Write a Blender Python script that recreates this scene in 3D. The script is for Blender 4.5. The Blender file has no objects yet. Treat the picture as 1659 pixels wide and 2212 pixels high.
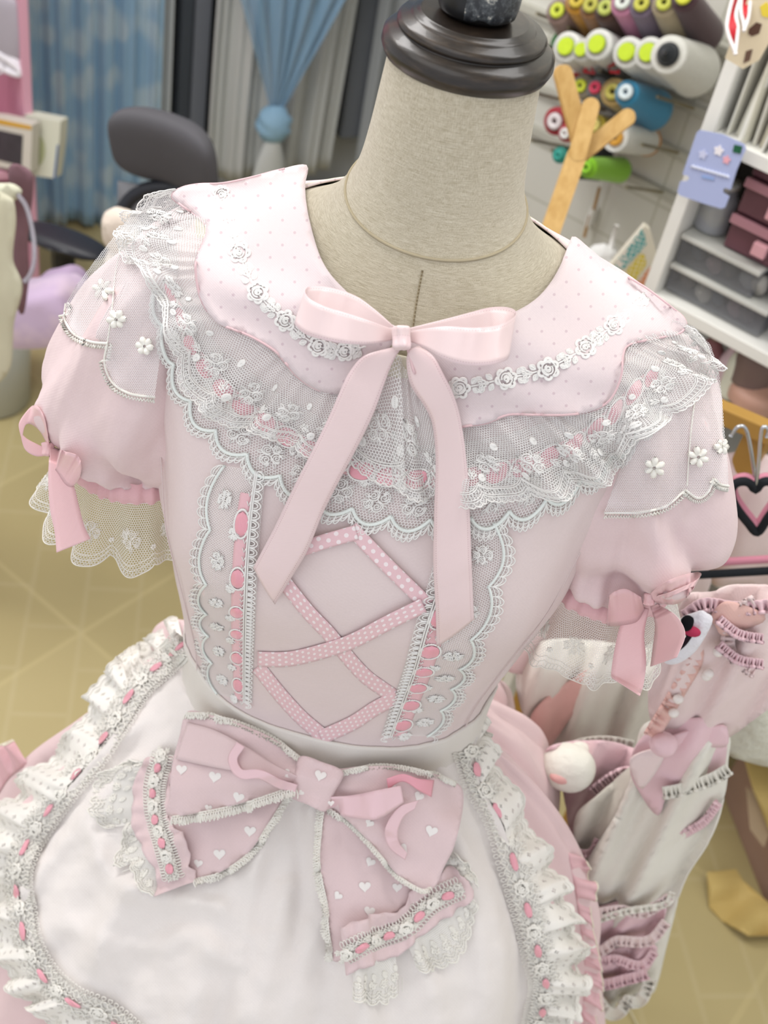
EXPOSURE = 0.03
WORLD = 0.85
LAMPS = [('ceiling_light', (-0.6, -0.5, 2.75), (-0.15, 0.05, 1.2), 2.0, 1.4, 13.5, (0.985, 0.98, 1.0)),
         ('ceiling_light', (0.7, 0.3, 2.75), (0.9, 1.0, 0.0), 1.2, 0.8, 19, (1.0, 0.985, 0.98)),
         ('ceiling_light', (-1.1, 0.9, 2.75), (-0.9, 1.6, 0.5), 1.4, 0.8, 46, (1.0, 0.98, 0.97))]
import bpy, bmesh, math, random
import numpy as np
from mathutils import Vector, Matrix, geometry, noise
from mathutils.bvhtree import BVHTree

random.seed(7)
rng = np.random.default_rng(7)
sc = bpy.context.scene
col = sc.collection

# ---------------------------------------------------------------- camera
FPX, PITCH, ROLL = 2500.0, math.radians(41.5), math.radians(12.4)
CAM = Vector((0.0, -0.62, 1.80))
_c, _s = math.cos(ROLL), math.sin(ROLL)
FW = Vector((0, math.cos(PITCH), -math.sin(PITCH)))
_U0 = Vector((0, math.sin(PITCH), math.cos(PITCH)))
_R0 = Vector((1, 0, 0))
RT = _R0 * _c + _U0 * _s
UP = _U0 * _c - _R0 * _s
cd = bpy.data.cameras.new('camera')
cam = bpy.data.objects.new('camera', cd)
col.objects.link(cam)
cam.matrix_world = Matrix((
    (RT.x, UP.x, -FW.x, CAM.x),
    (RT.y, UP.y, -FW.y, CAM.y),
    (RT.z, UP.z, -FW.z, CAM.z),
    (0, 0, 0, 1)))
cd.sensor_fit = 'HORIZONTAL'
cd.sensor_width = 36.0
cd.lens = FPX / 1659.0 * 36.0
cd.clip_start = 0.02
cd.clip_end = 30
cd.dof.use_dof = True
cd.dof.focus_distance = 0.71
cd.dof.aperture_fstop = 12.0
sc.camera = cam

# ---------------------------------------------------------------- light
sc.view_settings.view_transform = 'Standard'
sc.view_settings.look = 'None'
sc.view_settings.gamma = 1.0
sc.view_settings.exposure = EXPOSURE
sc.view_settings.use_curve_mapping = False
sc.cycles.use_denoising = True
sc.cycles.transparent_max_bounces = 24
sc.cycles.max_bounces = 5
sc.cycles.diffuse_bounces = 3
sc.cycles.glossy_bounces = 2
sc.cycles.transmission_bounces = 4

w = bpy.data.worlds.new('world')
sc.world = w
w.use_nodes = True
w.node_tree.nodes['Background'].inputs[0].default_value = (0.93, 0.95, 1.0, 1)
w.node_tree.nodes['Background'].inputs[1].default_value = WORLD

def area(name, loc, target, sx, sy, power, colr):
    ld = bpy.data.lights.new(name, 'AREA')
    ld.shape = 'RECTANGLE'
    ld.size, ld.size_y = sx, sy
    ld.energy = power
    ld.color = colr
    o = bpy.data.objects.new(name, ld)
    col.objects.link(o)
    o.location = loc
    o.rotation_euler = (Vector(target) - Vector(loc)).to_track_quat('-Z', 'Y').to_euler()
    return o
for _l in LAMPS: area(*_l)

# ---------------------------------------------------------------- pixel helpers (1659 x 2212 frame)
def ray(px, py):
    return (FW + RT * ((px - 829.5) / FPX) + UP * ((1106 - py) / FPX))
def at_d(px, py, d):            # point at depth d along the optical axis
    return CAM + ray(px, py) * d
def at_z(px, py, z=0.0):
    r = ray(px, py)
    return CAM + r * ((z - CAM.z) / r.z)
def at_plane(px, py, p0, n):
    r = ray(px, py)
    return CAM + r * ((Vector(p0) - CAM).dot(n) / r.dot(n))

# ---------------------------------------------------------------- mesh builder
class MB:
    """collects vertices, faces and metric uvs; build() links ONE mesh object"""
    def __init__(self):
        self.v = []; self.f = []; self.uv = []; self.n = 0
    def add(self, verts, faces, uvs=None):
        verts = np.asarray(verts, dtype=float).reshape(-1, 3)
        b = self.n
        self.v.append(verts); self.n += len(verts)
        self.f.extend([tuple(i + b for i in f) for f in faces])
        self.uv.append(np.zeros((len(verts), 2)) if uvs is None else np.asarray(uvs, dtype=float).reshape(-1, 2))
    def grid(self, P, UV=None, close_u=False, close_v=False):
        P = np.asarray(P, dtype=float)
        nu, nv = P.shape[0], P.shape[1]
        fs = []
        for i in range(nu if close_u else nu - 1):
            for j in range(nv if close_v else nv - 1):
                a = i * nv + j; b2 = ((i + 1) % nu) * nv + j
                c2 = ((i + 1) % nu) * nv + (j + 1) % nv; d2 = i * nv + (j + 1) % nv
                fs.append((a, b2, c2, d2))
        self.add(P.reshape(-1, 3), fs, None if UV is None else np.asarray(UV).reshape(-1, 2))
    def box(self, c, s, rot=None):
        c = Vector(c); hx, hy, hz = s[0] / 2, s[1] / 2, s[2] / 2
        vs = [Vector((x, y, z)) for x in (-hx, hx) for y in (-hy, hy) for z in (-hz, hz)]
        if rot is not None: vs = [rot @ v for v in vs]
        vs = [v + c for v in vs]
        self.add([v[:] for v in vs], [(0, 1, 3, 2), (4, 6, 7, 5), (0, 4, 5, 1), (2, 3, 7, 6), (0, 2, 6, 4), (1, 5, 7, 3)])
    def tube(self, pts, r, k=6, closed=False, flat=None, nrm=None, cap=True):
        """swept tube; r scalar or list; flat squashes along nrm"""
        P = np.asarray([tuple(p) for p in pts], dtype=float)
        n = len(P)
        if n < 2: return
        if closed:
            T = np.roll(P, -1, 0) - np.roll(P, 1, 0)
        else:
            T = np.gradient(P, axis=0)
        L = np.linalg.norm(T, axis=1, keepdims=True); L[L < 1e-12] = 1; T = T / L
        if nrm is not None:
            N = np.asarray([tuple(q) for q in nrm], dtype=float)
            if N.shape[0] != n: N = np.repeat(N[:1], n, 0)
            N = N - T * np.sum(N * T, 1, keepdims=True)
            l = np.linalg.norm(N, axis=1, keepdims=True); l[l < 1e-9] = 1; N = N / l
        else:
            N = np.zeros_like(P)
            ref = np.array([0, 0, 1.0]) if abs(T[0, 2]) < 0.9 else np.array([1.0, 0, 0])
            a = ref - T[0] * (ref @ T[0]); a /= np.linalg.norm(a)
            for i in range(n):
                a = a - T[i] * (a @ T[i]); a /= (np.linalg.norm(a) + 1e-12); N[i] = a
        B = np.cross(T, N)
        R = np.full(n, r, dtype=float) if np.isscalar(r) else np.asarray(r, dtype=float)
        th = np.linspace(0, 2 * np.pi, k, endpoint=False)
        fl = 1.0 if flat is None else flat
        G = P[:, None, :] + R[:, None, None] * (np.cos(th)[None, :, None] * N[:, None, :] * fl + np.sin(th)[None, :, None] * B[:, None, :])
        b = self.n
        s = np.concatenate([[0], np.cumsum(np.linalg.norm(np.diff(P, axis=0), axis=1))])
        UV = np.stack([np.repeat(s[:, None], k, 1), np.repeat((th * float(np.mean(R)))[None, :], n, 0)], -1)
        self.grid(G, UV, close_u=closed, close_v=True)
        if cap and not closed:
            self.f.append(tuple(b + i for i in range(k))[::-1])
            self.f.append(tuple(b + (n - 1) * k + i for i in range(k)))
    def lathe(self, prof, k=48, M=None, cap=True):
        """prof: list of (r, z); M optional matrix"""
        th = np.linspace(0, 2 * np.pi, k, endpoint=False)
        G = np.array([[(r * math.cos(t), r * math.sin(t), z) for t in th] for r, z in prof])
        if M is not None:
            A = np.array(M)
            G = G @ A[:3, :3].T + A[:3, 3]
        b = self.n
        self.grid(G, None, close_v=True)
        if cap:
            self.f.append(tuple(b + i for i in range(k))[::-1])
            self.f.append(tuple(b + (len(prof) - 1) * k + i for i in range(k)))
    def build(self, name, mat, parent=None, smooth=True, solid=None, bevel=None):
        me = bpy.data.meshes.new(name)
        V = np.concatenate(self.v) if self.v else np.zeros((0, 3))
        UV = np.concatenate(self.uv) if self.uv else np.zeros((0, 2))
        me.from_pydata(V.tolist(), [], self.f)
        ul = me.uv_layers.new(name='uv')
        li = np.empty(len(me.loops), dtype=np.int32)
        me.loops.foreach_get('vertex_index', li)
        ul.data.foreach_set('uv', UV[li].astype(np.float32).ravel())
        me.materials.append(mat)
        if smooth:
            me.polygons.foreach_set('use_smooth', np.ones(len(me.polygons), dtype=bool))
        me.update()
        o = bpy.data.objects.new(name, me)
        col.objects.link(o)
        if parent is not None: setpar(o, parent)
        if bevel:
            m = o.modifiers.new('bevel', 'BEVEL'); m.width = bevel; m.segments = 2; m.limit_method = 'ANGLE'
        if solid:
            m = o.modifiers.new('solid', 'SOLIDIFY'); m.thickness = solid; m.offset = 0
        return o

def setpar(o, p):               # meshes are written in world space; parents are unrotated empties / meshes
    o.parent = p
    o.matrix_parent_inverse = Matrix.Translation(-p.location) if p.type == 'EMPTY' else Matrix()

def thing(name, label, cat, loc, group=None, kind=None):
    o = bpy.data.objects.new(name, None)
    o.empty_display_size = 0.02
    col.objects.link(o)
    o.location = loc
    return tag(o, label, cat, group, kind)
def tag(o, label=None, cat=None, group=None, kind=None):
    if label: o['label'] = label
    if cat: o['category'] = cat
    if group: o['group'] = group
    if kind: o['kind'] = kind
    return o

# ---------------------------------------------------------------- curves
def cr(pts, n, closed=False):
    """Catmull-Rom through pts, resampled to n points equally spaced"""
    P = np.asarray([tuple(p) for p in pts], dtype=float)
    if closed: Q = np.vstack([P[-1], P, P[0], P[1]])
    else: Q = np.vstack([2 * P[0] - P[1], P, 2 * P[-1] - P[-2]])
    out = []
    for i in range(1, len(Q) - 2):
        p0, p1, p2, p3 = Q[i - 1], Q[i], Q[i + 1], Q[i + 2]
        for t in np.linspace(0, 1, 12, endpoint=False):
            out.append(0.5 * ((2 * p1) + (-p0 + p2) * t + (2 * p0 - 5 * p1 + 4 * p2 - p3) * t * t + (-p0 + 3 * p1 - 3 * p2 + p3) * t ** 3))
    out.append(Q[-2] if not closed else P[0])
    out = np.array(out)
    s = np.concatenate([[0], np.cumsum(np.linalg.norm(np.diff(out, axis=0), axis=1))])
    t = np.linspace(0, s[-1], n, endpoint=not closed)
    return np.stack([np.interp(t, s, out[:, k]) for k in range(out.shape[1])], 1)
def lerp(a, b, t): return a + (b - a) * t
def sstep(a, b, x):
    t = min(1, max(0, (x - a) / (b - a))); return t * t * (3 - 2 * t)
def nz(p, s=1.0, seed=0):
    return noise.noise(Vector((p[0] * s + seed * 17.3, p[1] * s - seed * 5.1, p[2] * s + seed * 3.7)))
# ---------------------------------------------------------------- materials
def lin(h):
    h = h.lstrip('#')
    c = [int(h[i:i + 2], 16) / 255 for i in (0, 2, 4)]
    return tuple((x / 12.92 if x <= 0.04045 else ((x + 0.055) / 1.055) ** 2.4) for x in c) + (1,)
class NT:
    def __init__(self, name):
        self.m = bpy.data.materials.new(name)
        self.m.use_nodes = True
        self.t = self.m.node_tree
        self.t.nodes.clear()
        self.out = self.t.nodes.new('ShaderNodeOutputMaterial')
    def n(self, typ, **kw):
        nd = self.t.nodes.new(typ)
        for k, v in kw.items():
            if k.startswith('i_'):
                key = k[2:]
                key = int(key) if key.isdigit() else key
                if isinstance(v, bpy.types.NodeSocket): self.t.links.new(v, nd.inputs[key])
                else: nd.inputs[key].default_value = v
            else: setattr(nd, k, v)
        return nd
    def link(self, a, b): self.t.links.new(a, b)
    def math(self, op, a, b=None, c=None, clamp=False):
        nd = self.t.nodes.new('ShaderNodeMath'); nd.operation = op; nd.use_clamp = clamp
        for i, x in enumerate((a, b, c)):
            if x is None: continue
            if isinstance(x, bpy.types.NodeSocket): self.t.links.new(x, nd.inputs[i])
            else: nd.inputs[i].default_value = x
        return nd.outputs[0]
    def vmath(self, op, a, b=None, c=None, out=0):
        nd = self.t.nodes.new('ShaderNodeVectorMath'); nd.operation = op
        for i, x in enumerate((a, b, c)):
            if x is None: continue
            if isinstance(x, bpy.types.NodeSocket): self.t.links.new(x, nd.inputs[i])
            else: nd.inputs[i].default_value = x
        return nd.outputs[out]
    def mix(self, f, a, b):
        nd = self.t.nodes.new('ShaderNodeMix'); nd.data_type = 'RGBA'
        for key, x in ((0, f), (6, a), (7, b)):
            if isinstance(x, bpy.types.NodeSocket): self.t.links.new(x, nd.inputs[key])
            else: nd.inputs[key].default_value = x
        return nd.outputs[2]
    def uv(self): return self.n('ShaderNodeUVMap', uv_map='uv').outputs[0]
    def obj(self): return self.n('ShaderNodeTexCoord').outputs['Object']
    def noise(self, vec, scale, detail=3, rough=0.5, out=0, dim='3D'):
        nd = self.n('ShaderNodeTexNoise', i_Scale=scale, i_Detail=detail, i_Roughness=rough, noise_dimensions=dim)
        if vec is not None: self.link(vec, nd.inputs['Vector'])
        return nd.outputs[out]
    def bump(self, h, dist, strength=1.0, normal=None):
        nd = self.n('ShaderNodeBump', i_Strength=strength, i_Distance=dist)
        self.link(h, nd.inputs['Height'])
        if normal is not None: self.link(normal, nd.inputs['Normal'])
        return nd.outputs[0]
    def ramp(self, f, stops):
        nd = self.t.nodes.new('ShaderNodeValToRGB')
        e = nd.color_ramp.elements
        while len(e) < len(stops): e.new(0.5)
        for i, (p, c) in enumerate(stops): e[i].position = p; e[i].color = c
        self.link(f, nd.inputs[0]); return nd.outputs[0]
    def bsdf(self, color, rough=0.6, spec=0.3, normal=None, sheen=0, metal=0, aniso=0, sss=0, coat=0, trans=0, alpha=None):
        b = self.n('ShaderNodeBsdfPrincipled')
        for key, x in (('Base Color', color), ('Roughness', rough), ('Specular IOR Level', spec), ('Metallic', metal), ('Sheen Weight', sheen),
                       ('Anisotropic', aniso), ('Coat Weight', coat), ('Transmission Weight', trans)):
            if isinstance(x, bpy.types.NodeSocket): self.link(x, b.inputs[key])
            else: b.inputs[key].default_value = x
        if normal is not None: self.link(normal, b.inputs['Normal'])
        if alpha is not None:
            if isinstance(alpha, bpy.types.NodeSocket): self.link(alpha, b.inputs['Alpha'])
            else: b.inputs['Alpha'].default_value = alpha
        return b.outputs[0]
    def done(self, shader):
        self.link(shader, self.out.inputs[0]); return self.m

def simple(name, hexc, rough=0.6, spec=0.3, metal=0, bump=0, bscale=60, var=0.0, **kw):
    T = NT(name)
    o = T.obj()
    c = lin(hexc)
    cc = c
    if var:
        d = tuple(x * (1 - var) for x in c[:3]) + (1,)
        cc = T.mix(T.noise(o, bscale * 0.3), c, d)
    nrm = T.bump(T.noise(o, bscale), bump) if bump else None
    return T.done(T.bsdf(cc, rough, spec, nrm, metal=metal, **kw))

def cloth(name, hexc, wrinkle=0.0015, wscale=14, weave=1.0, rough=0.8, sheen=0.15, spec=0.15, trans=0.0, dots=None, dot_scale=60, col2=None, wv=2500, crinkle=0.0):
    """woven cotton: fine thread weave from the metric uvs, soft wrinkles, a little light coming through"""
    T = NT(name)
    uv = T.uv(); ob = T.obj()
    sep = T.n('ShaderNodeSeparateXYZ', i_0=uv)
    wx = T.math('SINE', T.math('MULTIPLY', sep.outputs[0], wv))
    wy = T.math('SINE', T.math('MULTIPLY', sep.outputs[1], wv))
    wvh = T.math('MULTIPLY', wx, wy)
    n1 = T.noise(ob, wscale, 3, 0.55)
    n2 = T.noise(ob, 260, 2)
    c = lin(hexc)
    dk = tuple(x * 0.86 for x in c[:3]) + (1,)
    base = T.mix(T.math('MULTIPLY', T.noise(ob, 700, 1), 0.35), c, dk)
    if col2: base = T.mix(T.ramp(T.noise(ob, 9, 2), [(0.35, (0, 0, 0, 1)), (0.65, (1, 1, 1, 1))]), base, lin(col2))
    if dots: base = T.mix(dots(T), base, lin('#d3bfc5'))
    b1 = T.bump(n1, wrinkle)
    if crinkle:
        nd = T.n('ShaderNodeTexNoise', i_Scale=26.0, i_Detail=3.0, i_Roughness=0.55, i_Distortion=0.5); T.link(ob, nd.inputs['Vector'])
        rid = T.math('ABSOLUTE', T.math('SUBTRACT', nd.outputs[0], 0.5))
        b1 = T.bump(rid, crinkle, 0.8, b1)
    b2 = T.bump(n2, 0.00015, 0.5 * weave, b1)
    b3 = T.bump(wvh, 0.00006, 0.5 * weave, b2)
    s = T.bsdf(base, rough, spec, b3, sheen=sheen)
    if trans:
        tr = T.n('ShaderNodeBsdfTranslucent'); 
        if isinstance(base, bpy.types.NodeSocket): T.link(base, tr.inputs[0])
        mx = T.n('ShaderNodeMixShader', i_0=trans); T.link(s, mx.inputs[1]); T.link(tr.outputs[0], mx.inputs[2]); s = mx.outputs[0]
    return T.done(s)

def satin(name, hexc, rough=0.32, spec=0.6, dots=None, dothex='#ffffff', edge=None):
    """satin ribbon: uv.x runs along the ribbon, uv.y across in metres"""
    T = NT(name)
    uv = T.uv(); sep = T.n('ShaderNodeSeparateXYZ', i_0=uv)
    tw = T.math('SINE', T.math('MULTIPLY', T.math('ADD', sep.outputs[0], sep.outputs[1]), 5200))
    c = lin(hexc); base = c
    if dots:
        p = dots
        a = T.math('DIVIDE', sep.outputs[0], p); b = T.math('DIVIDE', sep.outputs[1], p)
        fa = T.math('SUBTRACT', T.math('FRACT', a), 0.5)
        row = T.math('MULTIPLY', T.math('MODULO', T.math('FLOOR', T.math('ADD', a, 200)), 2), 0.5)
        fb = T.math('SUBTRACT', T.math('FRACT', T.math('ADD', b, row)), 0.5)
        d = T.math('SQRT', T.math('ADD', T.math('MULTIPLY', fa, fa), T.math('MULTIPLY', fb, fb)))
        base = T.mix(T.math('LESS_THAN', d, 0.25), c, lin(dothex))
    if edge:                      # stitched selvedge
        w2, off = edge
        ay = T.math('ABSOLUTE', T.math('SUBTRACT', sep.outputs[1], 0))
        m1 = T.math('GREATER_THAN', ay, w2 - off)
        base = T.mix(T.math('MULTIPLY', m1, 0.5), base, lin('#f3d9dd'))
        band = T.math('LESS_THAN', T.math('ABSOLUTE', T.math('SUBTRACT', ay, w2 - off)), 0.00022)
        st = T.math('GREATER_THAN', T.math('SINE', T.math('MULTIPLY', sep.outputs[0], 4200)), 0.0)
        base = T.mix(T.math('MULTIPLY', T.math('MULTIPLY', band, st), 0.55), base, lin('#b98e96'))
    nb = T.bump(tw, 0.00003, 0.6)
    nb = T.bump(T.noise(T.obj(), 40, 2), 0.0006, 0.5, nb)
    s = T.bsdf(base, rough, spec, nb, sheen=0.2, aniso=0.5)
    return T.done(s)

def net(name, hexc, cell=0.0018, width=0.16, base_alpha=0.06, rough=0.75, thick=None, spec=0.1):
    """tulle: hexagonal thread net from metric uvs, really open between the threads"""
    T = NT(name)
    uv = T.uv()
    p = T.vmath('ADD', T.vmath('SCALE', uv, None), (500.0, 866.0254, 0))
    p.node.inputs[0].links[0].from_node.inputs['Scale'].default_value = 1.0 / cell
    r = (1.0, 1.7320508, 1.0); h = (0.5, 0.8660254, 0.0)
    a = T.vmath('SUBTRACT', T.vmath('MODULO', p, r), h)
    b = T.vmath('SUBTRACT', T.vmath('MODULO', T.vmath('SUBTRACT', p, h), r), h)
    def hd(q):
        ab = T.vmath('ABSOLUTE', q)
        d = T.vmath('DOT_PRODUCT', ab, (0.5, 0.8660254, 0), out=1)
        return T.math('MAXIMUM', d, T.n('ShaderNodeSeparateXYZ', i_0=ab).outputs[0])
    dist = T.math('MINIMUM', hd(a), hd(b))
    line = T.n('ShaderNodeMapRange', i_0=dist)
    line.inputs[1].default_value = 0.5 - width - 0.06; line.inputs[2].default_value = 0.5 - width + 0.06
    al = T.math('MAXIMUM', line.outputs[0], base_alpha)
    if thick:
        al = T.math('MAXIMUM', al, thick(T, uv))
    nb = T.bump(dist, 0.0003, 0.5)
    s = T.bsdf(lin(hexc), rough, spec, nb, alpha=al, sheen=0.2)
    return T.done(s)
# ---------------------------------------------------------------- the form under the dress
# rows: z, x centre, half width, front y, back y, exponent
X0 = -0.009
PROF = [
 (1.585, 0.044, -0.046, 0.046, 2.0), (1.560, 0.0460, -0.048, 0.048, 2.0), (1.530, 0.0485, -0.051, 0.052, 2.0),
 (1.508, 0.052, -0.056, 0.056, 2.0), (1.493, 0.059, -0.062, 0.060, 2.0), (1.480, 0.070, -0.069, 0.064, 2.0),
 (1.468, 0.092, -0.076, 0.070, 2.0), (1.459, 0.122, -0.083, 0.074, 2.05), (1.450, 0.146, -0.089, 0.078, 2.15),
 (1.436, 0.160, -0.094, 0.084, 2.25), (1.415, 0.166, -0.100, 0.088, 2.35), (1.390, 0.165, -0.107, 0.090, 2.4),
 (1.350, 0.157, -0.118, 0.092, 2.4), (1.310, 0.150, -0.126, 0.092, 2.4), (1.270, 0.146, -0.128, 0.091, 2.4),
 (1.230, 0.141, -0.122, 0.089, 2.35), (1.180, 0.134, -0.110, 0.086, 2.3), (1.130, 0.126, -0.099, 0.084, 2.2),
 (1.080, 0.121, -0.092, 0.084, 2.15), (1.040, 0.121, -0.094, 0.086, 2.1), (0.990, 0.132, -0.104, 0.094, 2.1), (0.93, 0.15, -0.12, 0.105, 2.1)]
PROF = np.array(PROF)
def _cs(z):                         # smooth interpolation down the rows
    zz = PROF[::-1, 0]
    i = int(np.clip(np.searchsorted(zz, z) - 1, 0, len(zz) - 2))
    Q = PROF[::-1, 1:]
    t = (z - zz[i]) / (zz[i + 1] - zz[i]); t = min(1, max(0, t))
    p1, p2 = Q[i], Q[i + 1]
    p0 = Q[max(i - 1, 0)]; p3 = Q[min(i + 2, len(zz) - 1)]
    h = zz[i + 1] - zz[i]
    m1 = (p2 - p0) / (zz[i + 1] - zz[max(i - 1, 0)]) * h
    m2 = (p3 - p1) / (zz[min(i + 2, len(zz) - 1)] - zz[i]) * h
    return (2 * t ** 3 - 3 * t * t + 1) * p1 + (t ** 3 - 2 * t * t + t) * m1 + (-2 * t ** 3 + 3 * t * t) * p2 + (t ** 3 - t * t) * m2
def body_pt(t, z, off=0.0):         # t = 0 at the front, + towards the photo's right
    a, yf, yb, e = _cs(z)
    s, c = math.sin(t), math.cos(t)
    sx = math.copysign(abs(s) ** (2 / e), s); cy = math.copysign(abs(c) ** (2 / e), c)
    bust = 0
    x = X0 + (a + off) * sx
    y = (-cy * (abs(yf) + off)) if c > 0 else (-cy * (yb + off))
    # two soft bust volumes
    if c > 0:
        for sgn in (-1, 1):
            d2 = ((t - sgn * 0.52) / 0.42) ** 2 + ((z - 1.285) / 0.055) ** 2
            y -= 0.012 * math.exp(-d2) ; x += sgn * 0.002 * math.exp(-d2)
    return Vector((x, y, z))
def body_grid(z0, z1, nz_, nt, off=0.0, t0=-math.pi, t1=math.pi, wr=0.0):
    G = np.zeros((nz_, nt, 3)); UV = np.zeros((nz_, nt, 2))
    for i in range(nz_):
        z = lerp(z0, z1, i / (nz_ - 1))
        for j in range(nt):
            t = lerp(t0, t1, j / (nt - 1))
            p = body_pt(t, z, off)
            if wr:
                q = noise.noise(Vector((p.x * 22, p.y * 22, p.z * 9))) * wr
                p = p + Vector((math.sin(t), -math.cos(t), 0)) * q
            G[i, j] = p; UV[i, j] = (t * 0.13, z)
    return G, UV
def bvh_of(G):
    nu, nv = G.shape[:2]
    fs = [(i * nv + j, (i + 1) * nv + j, (i + 1) * nv + j + 1, i * nv + j + 1) for i in range(nu - 1) for j in range(nv - 1)]
    return BVHTree.FromPolygons([Vector(p) for p in G.reshape(-1, 3)], fs)
def bodice_off(t, z):
    w_ = noise.noise(Vector((math.sin(t) * 5, math.cos(t) * 5, z * 12))) * 0.0022 + noise.noise(Vector((math.sin(t) * 14, math.cos(t) * 14, z * 25))) * 0.0008
    k_ = math.exp(-((abs(t) - 0.95) / 0.12) ** 2) * 0.0007
    return 0.0012 + w_ * (0.4 + abs(math.sin(t))) - k_
BG = np.array([[body_pt(t, z, bodice_off(t, z))[:] for t in np.linspace(-math.pi, math.pi, 200)] for z in np.linspace(0.95, 1.583, 190)])
BVH_BODY = bvh_of(BG)
# ---------------------------------------------------------------- sleeves and skirt as surfaces
SL = [(1.448, .104, .028, .040), (1.437, .126, .037, .054), (1.418, .140, .044, .064), (1.392, .149, .053, .072), (1.360, .156, .061, .076),
      (1.328, .163, .066, .077), (1.302, .167, .066, .075), (1.283, .168, .059, .067), (1.268, .169, .050, .055), (1.262, .169, .047, .052)]
SL = np.array(SL)
def sleeve_pt(sgn, s, t, off=0.0, puff=1.0, dz=0.0):
    """s 0..1 shoulder to cuff; t angle, 0 = towards the camera, + = outwards"""
    k = s * (len(SL) - 1); i = min(int(k), len(SL) - 2); f = k - i
    a, b = SL[i], SL[i + 1]; p0 = SL[max(i - 1, 0)]; p3 = SL[min(i + 2, len(SL) - 1)]
    r = 0.5 * ((2 * a) + (-p0 + b) * f + (2 * p0 - 5 * a + 4 * b - p3) * f * f + (-p0 + 3 * a - 3 * b + p3) * f ** 3)
    z, cx, rx, ry = r
    # gathers: strong at the cuff, soft drapes above
    g = 0.0
    if puff:
        w1 = sstep(0.55, 1.0, s)
        g = puff * (w1 * 0.0022 * math.sin(t * 23 + 2 * math.sin(t * 3)) * (1 - 0.3 * w1)
             + math.sin(math.pi * min(1, s * 1.05)) * (0.0060 * math.sin(3 * t + 6 * s + sgn) + 0.0042 * math.sin(7 * t - 5 * s + 2 * sgn)))
        for ts, ss, wt, ws, am in (((-.1, .78, .16, .22, -.011), (.28, .80, .22, .16, .009), (-.75, .70, .2, .3, .006)) if sgn < 0 else ((.15, .74, .5, .06, -.008), (.3, .62, .5, .05, .006), (-.3, .86, .3, .07, .006), (.95, .7, .16, .3, -.008))):
            g += 1.35 * puff * am * math.exp(-((t - ts + (s - ss) * (1.2 if sgn < 0 else -2.2)) / wt) ** 2 - ((s - ss) / ws) ** 2)
        g += puff * 0.010 * sstep(0.3, .8, s) * noise.noise(Vector((math.sin(t) * 2.2, math.cos(t) * 2.2 + sgn * 3, s * 2.5)))
        g += puff * 0.002 * noise.noise(Vector((math.sin(t) * 9, math.cos(t) * 9 + sgn * 3, s * 7)))
    z2 = z + dz + (0.012 if sgn < 0 else 0.0) * sstep(0.5, 1, s)
    return Vector((X0 + sgn * (cx + (rx + g + off) * math.sin(t)), -0.004 - (ry + g + off) * math.cos(t), z2))
def sleeve_grid(sgn, ns=70, nt=120, **k):
    G = np.array([[sleeve_pt(sgn, i / (ns - 1), lerp(-math.pi, math.pi, j / (nt - 1)), **k)[:] for j in range(nt)] for i in range(ns)])
    UV = np.array([[(lerp(-math.pi, math.pi, j / (nt - 1)) * 0.07, i / (ns - 1) * 0.24) for j in range(nt)] for i in range(ns)])
    return G, UV
SG = {s: sleeve_grid(s) for s in (-1, 1)}
BVH_SL = {s: bvh_of(SG[s][0]) for s in (-1, 1)}

SK = np.array([(1.055, .118, .093, .088), (1.030, .127, .104, .095), (1.010, .142, .117, .11), (0.985, .166, .136, .14), (0.955, .192, .163, .17), (0.915, .220, .195, .20),
      (0.865, .245, .227, .24), (0.800, .272, .258, .26), (0.720, .300, .288, .29), (0.600, .345, .33, .33), (0.46, .39, .37, .37)])
def skirt_pt(t, s, off=0.0, fold=1.0, side=0.0):
    k = s * (len(SK) - 1); i = min(int(k), len(SK) - 2); f = k - i
    a, b = SK[i], SK[i + 1]; p0 = SK[max(i - 1, 0)]; p3 = SK[min(i + 2, len(SK) - 1)]
    z, rx, rf, rb = 0.5 * ((2 * a) + (-p0 + b) * f + (2 * p0 - 5 * a + 4 * b - p3) * f * f + (-p0 + 3 * a - 3 * b + p3) * f ** 3)
    st, ct = math.sin(t), math.cos(t)
    ry = rf if ct > 0 else rb
    fold = fold * (1 + .9 * sstep(.8, 1.15, abs(t)))
    amp = fold * sstep(0.02, 0.5, s)
    ph = t * 17 + 1.4 * math.sin(2 * t + 1) + 0.8 * math.sin(5 * t)
    g = amp * (0.006 * math.sin(ph) + 0.0035 * math.sin(ph * 1.7 + 2 * s))
    # gathers springing from the waist seam
    g += fold * 0.0016 * math.sin(t * 64 + 3 * math.sin(t * 4)) * (1 - sstep(0.0, 0.42, s)) * sstep(0, .06, s)
    # sharp pleats at the sides
    g += fold * .0075 * sstep(.95, 1.25, abs(t)) * sstep(.05, .4, s) * (abs(math.sin(t * 13 + 1.2 * math.sin(s * 4) + .7)) ** .6 - .6)
    # large drapes
    g += fold * 0.030 * sstep(0.15, 0.8, s) * noise.noise(Vector((st * 1.9, ct * 1.9, s * 1.6 + 3)))
    g += fold * 0.007 * sstep(0.2, 0.6, s) * noise.noise(Vector((st * 6, ct * 6, s * 5)))
    g += off
    return Vector((X0 + (rx + g) * st, 0.0 - (ry + g) * ct, z + 0.25 * g * 0))
def skirt_grid(ns, nt, t0, t1, s0=0.0, s1=1.0, **k):
    G = np.array([[skirt_pt(lerp(t0, t1, j / (nt - 1)), lerp(s0, s1, i / (ns - 1)), **k)[:] for j in range(nt)] for i in range(ns)])
    UV = np.array([[(lerp(t0, t1, j / (nt - 1)) * 0.25, lerp(s0, s1, i / (ns - 1)) * 0.7) for j in range(nt)] for i in range(ns)])
    return G, UV
KG, KUV = skirt_grid(110, 420, -math.pi, math.pi)
BVH_SK = bvh_of(KG)
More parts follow.
